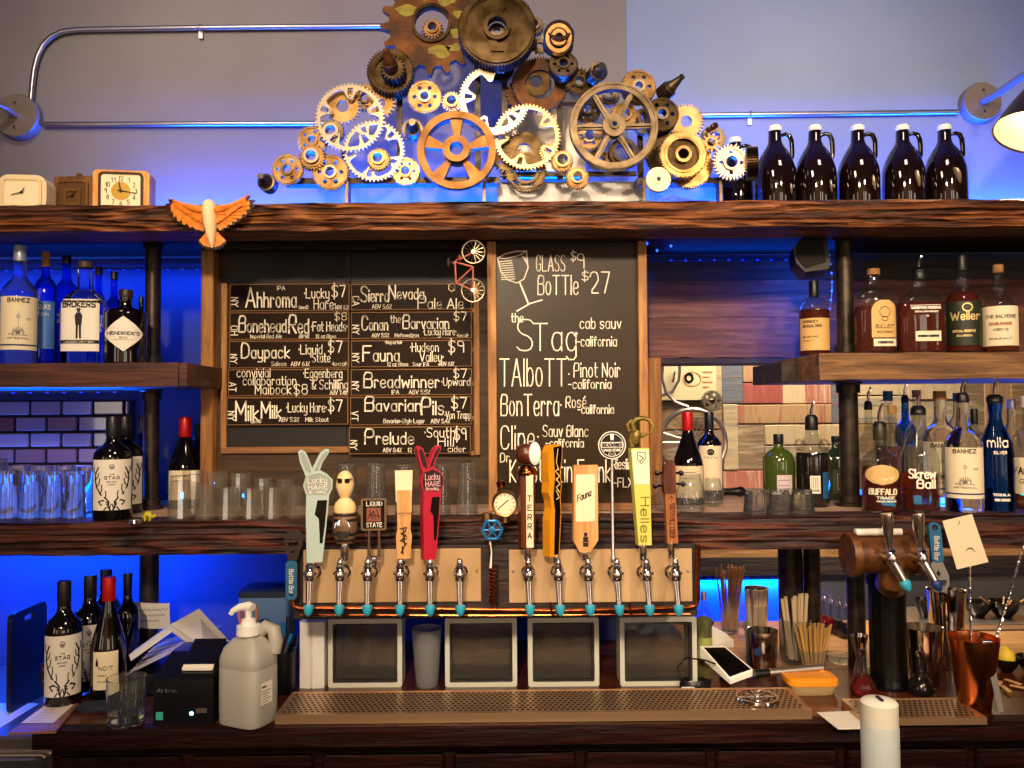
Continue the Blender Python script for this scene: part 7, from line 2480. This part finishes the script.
for s_ in (0, .007):
    a, b = W(986, 642, cc.y - .012 - s_), W(1001, 712, cc.y - .045 - s_ * 2)
    d = b - a
    sx_ = Vector((.0105, .004, 0))
    n = Vector((.0, -.0018, 0))
    q = [a - sx_, a + sx_, b + sx_ * .8, b - sx_ * .8]
    MB().add(q + [v_ + n for v_ in q], [(0, 1, 2, 3), (7, 6, 5, 4), (0, 4, 5, 1), (1, 5, 6, 2), (2, 6, 7, 3), (3, 7, 4, 0)]).build('arm', tong_m, t)
MB().rod(W(981.5, 641.5, cc.y - .016), W(991, 642, cc.y - .016), .006, seg=12).build('bend', chrome, t)
# paper tag on the spoon
t = thing('paper_tag', 'blank cream paper tag clipped to the upright bar spoon', 'tag', tuple(W(965, 568, cc.y - .006)))
q = [W(942.5, 521, cc.y - .008), W(972, 514, cc.y - .008), W(988.5, 562, cc.y - .012), W(957, 569.5, cc.y - .012)]
MB().add(q + [v_ + Vector((0, .001, 0)) for v_ in q], [(0, 1, 2, 3), (7, 6, 5, 4), (0, 4, 5, 1), (1, 5, 6, 2), (2, 6, 7, 3), (3, 7, 4, 0)]).build('card', kraft, t)
m = MB()
m.tube([W(966, 551, cc.y - .010), W(968, 548, cc.y - .016), W(972, 548, cc.y - .016), W(975, 552, cc.y - .010)], .0012, seg=6)
m.build('clip', chrome, t)
m = MB()
m.ribbon([(958, -525), (960, -522), (959, -521)], .7, lambda u, v: W(u, -v, cc.y - .0095))
m.build('pencil_tick', greyink, t, recalc=False)

# bitters and syrup bottles
def dasher(label, px, yb_, ytop, r, liq, Y=None, group=None, rz=0):
    p = G(px, yb_, ZC) if Y is None else Vector((W(px, yb_, Y).x, Y, ZC - .002))
    k = p.y / 800
    H = W(px, ytop, p.y).z - p.z
    t = thing('bitters_bottle', label, 'bottle', tuple(p), group)
    r = r * k
    pr = [(.85, 0), (1, .04), (1, .16), (.86, .26), (.5, .38), (.30, .48), (.26, .62), (.26, .78)]
    MB().lathe([(0, 0)] + [(a * r, z * H) for a, z in pr] + [(0, .78 * H)], seg=28).build('body', clear_b, t, world=False)
    MB().lathe([(0, .02 * H)] + [(a * r * .93, max(z, .03) * H) for a, z in pr[:5]] + [(0, .38 * H)], seg=24).build('liquid', liq, t, world=False)
    MB().lathe([(0, .78 * H), (.32 * r, .78 * H), (.32 * r, .85 * H), (.14 * r, .88 * H), (.10 * r, H), (0, H)], seg=16).build('dasher_top', chrome, t, world=False)


redb = M('red_bitters', 'a8141a', .02, trans=.8, ior=1.3)
dasher('bitters bottle of red liquid standing left of the tap tower base', 863, 694, 643, 12.5, redb)
dasher('bitters bottle of dark liquid standing right of the tap tower base', 921, 694, 645, 12.5, darkrum)
for i, (x, y_, lq) in enumerate(((824, 629, redb), (831, 632, redb), (839, 634, darkrum), (846, 637, darkrum))):
    dasher(['leftmost small bitters bottle in the far row on the oak counter', 'second small bitters bottle in the far row on the oak counter', 'third small bitters bottle in the far row on the oak counter', 'rightmost small bitters bottle in the far row on the oak counter'][i], x, y_, 592 + i * 2.5, 6.5, lq, group='bitters in the far row')
p = G(860, 676, ZC)
k = p.y / 800
t = thing('jigger', 'double-cone steel jigger behind the red bitters bottle', 'jigger', (p.x, p.y, ZC))
H = W(860, 635, p.y).z - ZC
MB().lathe([(6.5 * k, 0), (7 * k, .001), (3 * k, H * .42), (9 * k, H), (8.4 * k, H), (2.6 * k, H * .45), (0, H * .44)], seg=28).build('cones', chrome, t, world=False)

# straws
def straw_glass(label, px, yb_, ytop, rt_, rb_, seed, n, top, mat_, r, slabel, group, spread, pal=None, base=None, Y=None):
    t, H, k = vessel('straw_glass', label, px, yb_, ytop, rt_, rb_, clear, 'glass', wall=.0016, lip=False, Y=Y)
    c = Vector(t.location)
    rn_ = random.Random(seed)
    MB().lathe([(0, .0005), (rb_ * k * .93, .0005), (rb_ * k * .95, .008), (0, .012)], seg=24).build('thick_base', glass, t, world=False)
    for i in range(n):
        a = rn_.uniform(0, 2 * PI)
        q = math.sqrt(rn_.random())
        b0 = c + Vector((math.cos(a) * q * rb_ * k * .7, math.sin(a) * q * rb_ * k * .7, .013))
        xx = px + (rn_.uniform(-1, 1)) * spread
        ta = math.cos(a)
        yy = top + rn_.uniform(-3.5, 3.5)
        e = W(px + ta * q * spread, yy, c.y + math.sin(a) * q * spread * k * .8)
        m = MB()
        m.rod(b0, e, r, r, seg=7)
        o = m.build('straw', mat_)
        for v_ in o.data.vertices:
            v_.co -= b0
        o.location = b0
        tag(o, slabel, 'straw', group)
    return t


str_brown = M('brown_straw', 'c09060', .45)
str_pale = M('pale_straw', 'dcc49a', .45)
str_amber = M('amber_straw', 'd8a860', .35, trans=.3)
straw_glass('far glass full of thin brown straws in front of the blue wall', 730, 632, 590, 11, 8.5, 1, 26, 568, str_brown, .0028, 'thin brown straw standing in the far left glass of straws', 'thin brown straws', 15)
straw_glass('low glass with a few pale stirrers right of the brown straws', 755, 637, 604, 13, 10, 2, 8, 592, str_pale, .0042, 'pale thick stirrer standing in the low glass', 'pale stirrers', 12)
straw_glass('tall glass of pale thick straws in front of the thick pipe post', 796, 662, 618, 16, 12.5, 3, 16, 596, str_pale, .0046, 'pale thick straw standing in the tall glass before the pipe posts', 'pale thick straws', 17)
straw_glass('nearer glass crammed with amber straws behind the orange lidded box', 813, 674, 648, 14, 12, 4, 34, 626, str_amber, .0032, 'amber straw standing in the nearer crammed glass', 'amber straws', 21)

# orange-lidded box
p = G(815, 696, ZC)
k = p.y / 800
t = thing('food_container', 'clear food container with a bright orange lid behind the drip tray', 'container', (p.x, p.y + .035, ZC))
MB().lathe([(0, 0), (21 * k, 0), (22 * k, .003), (24.5 * k, .026), (0, .026)], seg=48, sy=.62, pw=4.5).build('tub', M('cloudy_tub', 'e8c890', .3, trans=.5), t, world=False)
MB().lathe([(0, .024), (25.5 * k, .024), (26 * k, .030), (25.4 * k, .040), (21.5 * k, .043), (20.5 * k, .040), (0, .040)], seg=48, sy=.62, pw=4.5).build('lid', orange_p, t, world=False)
t = thing('muddler', 'steel muddler rod lying across the counter behind the orange lid', 'muddler', tuple(W(757, 676, 2.10)))
a, b = W(754, 674, 2.09), W(822, 667.5, 2.11)
MB().rod(a.lerp(b, .22), b, .0095, .0105, seg=18).build('rod', steel, t)
MB().rod(a, a.lerp(b, .22), .0115, .0100, seg=18).build('rubber_end', black_plastic, t)

# card reader on its stand
p = G(733, 686, ZC)
t = thing('card_reader', 'white tilted card reader with a black screen right of the glass blocks', 'card reader', (p.x, p.y, ZC))
pts = [W(700, 646, p.y + .06), W(724, 645.5, p.y + .075), W(755, 671, p.y - .015), W(730, 680, p.y - .02)]
nrm = (pts[1] - pts[0]).cross(pts[3] - pts[0]).normalized()
if nrm.z < 0:
    nrm = -nrm
lo = [q_ - Vector((0, 0, .030)) for q_ in pts]
lo[2] += Vector((0, 0, .019)); lo[3] += Vector((0, 0, .019))
MB().add(pts + lo, [(0, 1, 2, 3), (7, 6, 5, 4), (0, 4, 5, 1), (1, 5, 6, 2), (2, 6, 7, 3), (3, 7, 4, 0)]).build('shell', white_plastic, t)
cen = sum(pts, Vector()) / 4
sc = [cen + (q_ - cen) * .86 + nrm * .0012 for q_ in pts]
MB().add(sc + [q_ - nrm * .001 for q_ in sc], [(0, 1, 2, 3), (7, 6, 5, 4), (0, 4, 5, 1), (1, 5, 6, 2), (2, 6, 7, 3), (3, 7, 4, 0)]).build('screen', black_gloss, t)
MB().rod((cen.x, cen.y + .02, ZC), (cen.x, cen.y + .02, cen.z - .032), .016, .012, seg=18).build('stand', black_plastic, t)
# cable coil
p = G(690, 684, ZC)
t = thing('cable_coil', 'coil of thin black cable with white ends beside the card reader', 'cable', (p.x + .008, p.y - .03, ZC))
m = MB()
m.tube([(.038 * math.cos(i * .35) * (1 + .06 * math.sin(i)), .022 * math.sin(i * .35), .004 + .018 * i / 90 + .0015 * math.sin(i * 1.7)) for i in range(90)], .0026, seg=7)
m.build('black_cable', black_plastic, t, world=False)
MB().tube([(-.03, .0, .012), (-.045, .012, .05), (-.02, .02, .072), (.03, .015, .066), (.055, .01, .058)], .0024, seg=7).build('loose_end', black_plastic, t, world=False)
MB().tube([(.0, -.018, .01), (-.02, -.02, .006), (-.038, -.012, .003)], .0042, seg=8).build('white_plug', white_plastic, t, world=False)
# mint syrup bottle behind the box end
bottle('slim bottle with a pale green label just right of the tap box', 694, 709, 592, 2.33, ZC - .002, 'tall', clear_b, (M('mint_syrup', 'b8c078', .05, trans=.7), .62), (steel, .12), [dict(z=(.06, .36), w=.94, m=M('leaf_green_label', 'a8b45a', .6), bands=[(.5, .6, ink, .2, .8)])])
t = thing('napkin_holder', 'white napkin holder half hidden behind the brown straws', 'holder', (W(712, 622, 2.5).x, 2.5, ZC - .002))
MB().prism([(-.055, 0), (.055, 0), (.055, .02), (-.01, .055), (-.055, .03)], [], -.04, .04, lambda u, v, d: (u, d, v)).build('case', white_plastic, t, world=False)
MB().prism([(-.05, .032), (-.01, .056), (.0, .075), (-.03, .08), (-.052, .06)], [], -.03, .03, lambda u, v, d: (u, d, v)).build('lid', black_plastic, t, world=False)

# prep station at the far right: steel rail, bowls, lemon
YS2 = 2.62
zs_ = W(985, 623, YS2).z
t = thing('steel_rail_shelf', 'raised stainless shelf carrying black bowls at the far right', 'shelf', (1.5, YS2 + .1, ZC - .002))
a = W(905, 630, YS2).x
MB().box((a, YS2, ZC - .0015), (2.1, YS2 + .22, zs_ - .004), 0, .003).build('riser', steel, t)
MB().box((a - .004, YS2 - .006, zs_ - .004), (2.1, YS2 + .225, zs_), 0, .001).build('shelf_top', steel, t)
bowlm = M('black_bowl_glaze', '0c0a0c', .2, coat=.4)


def bowl(label, px, Y, zs, r, h, group=None):
    p = W(px, 600, Y)
    k = Y / 800
    t = thing('bowl', label, 'bowl', (p.x, Y, zs), group)
    r, h = r * k, h * k
    MB().lathe([(0, 0), (r * .45, 0), (r * .5, h * .08), (r * .85, h * .5), (r, h), (r * .95, h), (r * .8, h * .52), (r * .4, h * .14), (0, h * .12)], seg=32).build('bowl', bowlm, t, world=False)
    return t


bowl('black bowl with a blue-lit rim just right of the tap tower', 925, 2.70, zs_, 10, 18, 'black bowls on the steel shelf')
bowl('black bowl on the steel shelf left of the wooden skewers', 977, 2.70, zs_, 13, 15, 'black bowls on the steel shelf')
bowl('black bowl holding wooden skewers at the right of the steel shelf', 1003, 2.69, zs_, 15, 16, 'black bowls on the steel shelf')
c = W(1003, 606, 2.69)
for i in range(7):
    q = Vector((c.x, 2.69, zs_ + .012))
    e = W(980 + i * 8, 597 + (i % 3) * 3, 2.69 + (i % 4) * .015)
    m = MB().rod(q + Vector((-.02 + .006 * i, 0, .01)), e, .0026, seg=6)
    o = m.build('skewer', maple)
    off = Vector(q)
    for v_ in o.data.vertices:
        v_.co -= off
    o.location = off
    tag(o, 'wooden skewer sticking out of the right bowl on the steel shelf', 'skewer', 'wooden skewers in the right bowl')
t = bowl('black bowl holding a lemon beside the copper cup', 1004, G(1004, 672, ZC).y, ZC, 12, 14)
p = Vector(t.location)
t = thing('lemon', 'yellow lemon sitting in the small black bowl at the right', 'lemon', (p.x, p.y, ZC + .010))
MB().lathe([(0, 0), (.008, .002), (.020, .014), (.024, .03), (.020, .046), (.008, .056), (.004, .060), (0, .061)], seg=24).build('fruit', M('lemon_peel', 'e8c83c', .45, bump=(120, .2)), t, world=False)
bowl('black bowl cut off by the right edge beside the lemon', 1030, G(1030, 674, ZC).y, ZC, 14, 17)
t = thing('glass_ashtray', 'low glass dish on the counter in front of the straws and slim pipe post', 'dish', tuple(G(839, 662, ZC)))
MB().lathe([(0, 0), (.030, 0), (.034, .004), (.036, .022), (.032, .022), (.029, .007), (0, .006)], seg=32, rib=(16, .03, .003, .02)).build('dish', glass, t, world=False)
for i in range(5):
    c = G(992 + i * 7, 692 - (i % 2) * 6, ZC) + Vector((0, 0, .003 + .002 * i))
    m = MB().box((-.022, -.006, 0), (.022, .006, .003), 0, .001)
    o = m.build('wood_chip', maple)
    o.location = c
    o.rotation_euler = (0, 0, R(30 * i + 20))
    tag(o, 'small pale wood chip lying right of the copper cup', 'wood chip', 'wood chips right of the copper cup')

# old bicycle wheel and poster on the far patchwork wall
t = thing('bicycle_wheel_art', 'old bicycle wheel with gears hung on the patchwork wall behind the wines', 'wall art', tuple(W(690, 460, 3.1)))
k = 3.1 / 800
c = W(693, 442, 3.12)
m = MB().tube([c + Vector((math.cos(a), 0, math.sin(a))) * 33 * k for a in [2 * PI * i / 48 for i in range(48)]], .009, seg=8, closed=True)
m.build('rim', steel, t)
m = MB()
for i in range(20):
    a = 2 * PI * i / 20
    m.rod(c, c + Vector((math.cos(a), 0, math.sin(a))) * 33 * k, .0012, seg=5)
m.build('spokes', steel, t)
m = MB()
c2 = W(712, 401, 3.12)
m.prism(teeth(11 * k, 26, 1.6 * k), [circ(0, 0, 3 * k, 16)] + [circ(6.5 * k * math.cos(q_), 6.5 * k * math.sin(q_), 1.8 * k, 10) for q_ in [2 * PI * i / 5 for i in range(5)]], -.01, .01, lambda u, v, d: c2 + Vector((u, d, v)))
m.build('sprocket', silver, t)
m = MB()
m.tube([W(x, y, 3.12) for x, y in ((663, 362), (662, 378), (666, 392), (675, 402), (688, 407))], .006, seg=8)
m.tube([W(x, y, 3.13) for x, y in ((680, 362), (679, 380), (672, 392), (661, 396))], .006, seg=8)
m.build('bent_tubes', steel, t)
m = MB()
pbox(m, 660, 366, 716, 400, YF - .035, -.004, .002)
t = thing('poster', 'cream poster with a round emblem on the patchwork wall at the right of the menu', 'poster', tuple(W(688, 400, YF - .035)))
sh = m.build('sheet', M('poster_cream', 'f0dca8', .7), t)
m = MB()
fl = lambda u, v: W(u, -v, YF - .0405)
m.ribbon(arc(692, -379, 9, 7, 0, 360, 24), .8, fl)
m.ribbon(arc(689, -378, 3.6, 4, 0, 360, 12), 2.4, fl, 1)
for i in range(4):
    m.ribbon([(703, -372 - i * 5), (712 - (i % 2) * 3, -372 - i * 5)], 1.2, fl)
m.ribbon([(675, -372), (673, -382)], 1.2, fl, 1)
mesh_child(m, 'poster_print', [M('orange_print', 'd8905c', .6), ink], sh, t)

# blue led glow on the far wall, put into the colour of a panel
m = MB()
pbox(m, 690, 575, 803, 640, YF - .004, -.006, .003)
tag(m.build('blue_glow_panel', M('painted_blue_glow', '1f6ae8', .4)), 'panel painted with the blue led glow on the far wall behind the brown straws', 'panel')
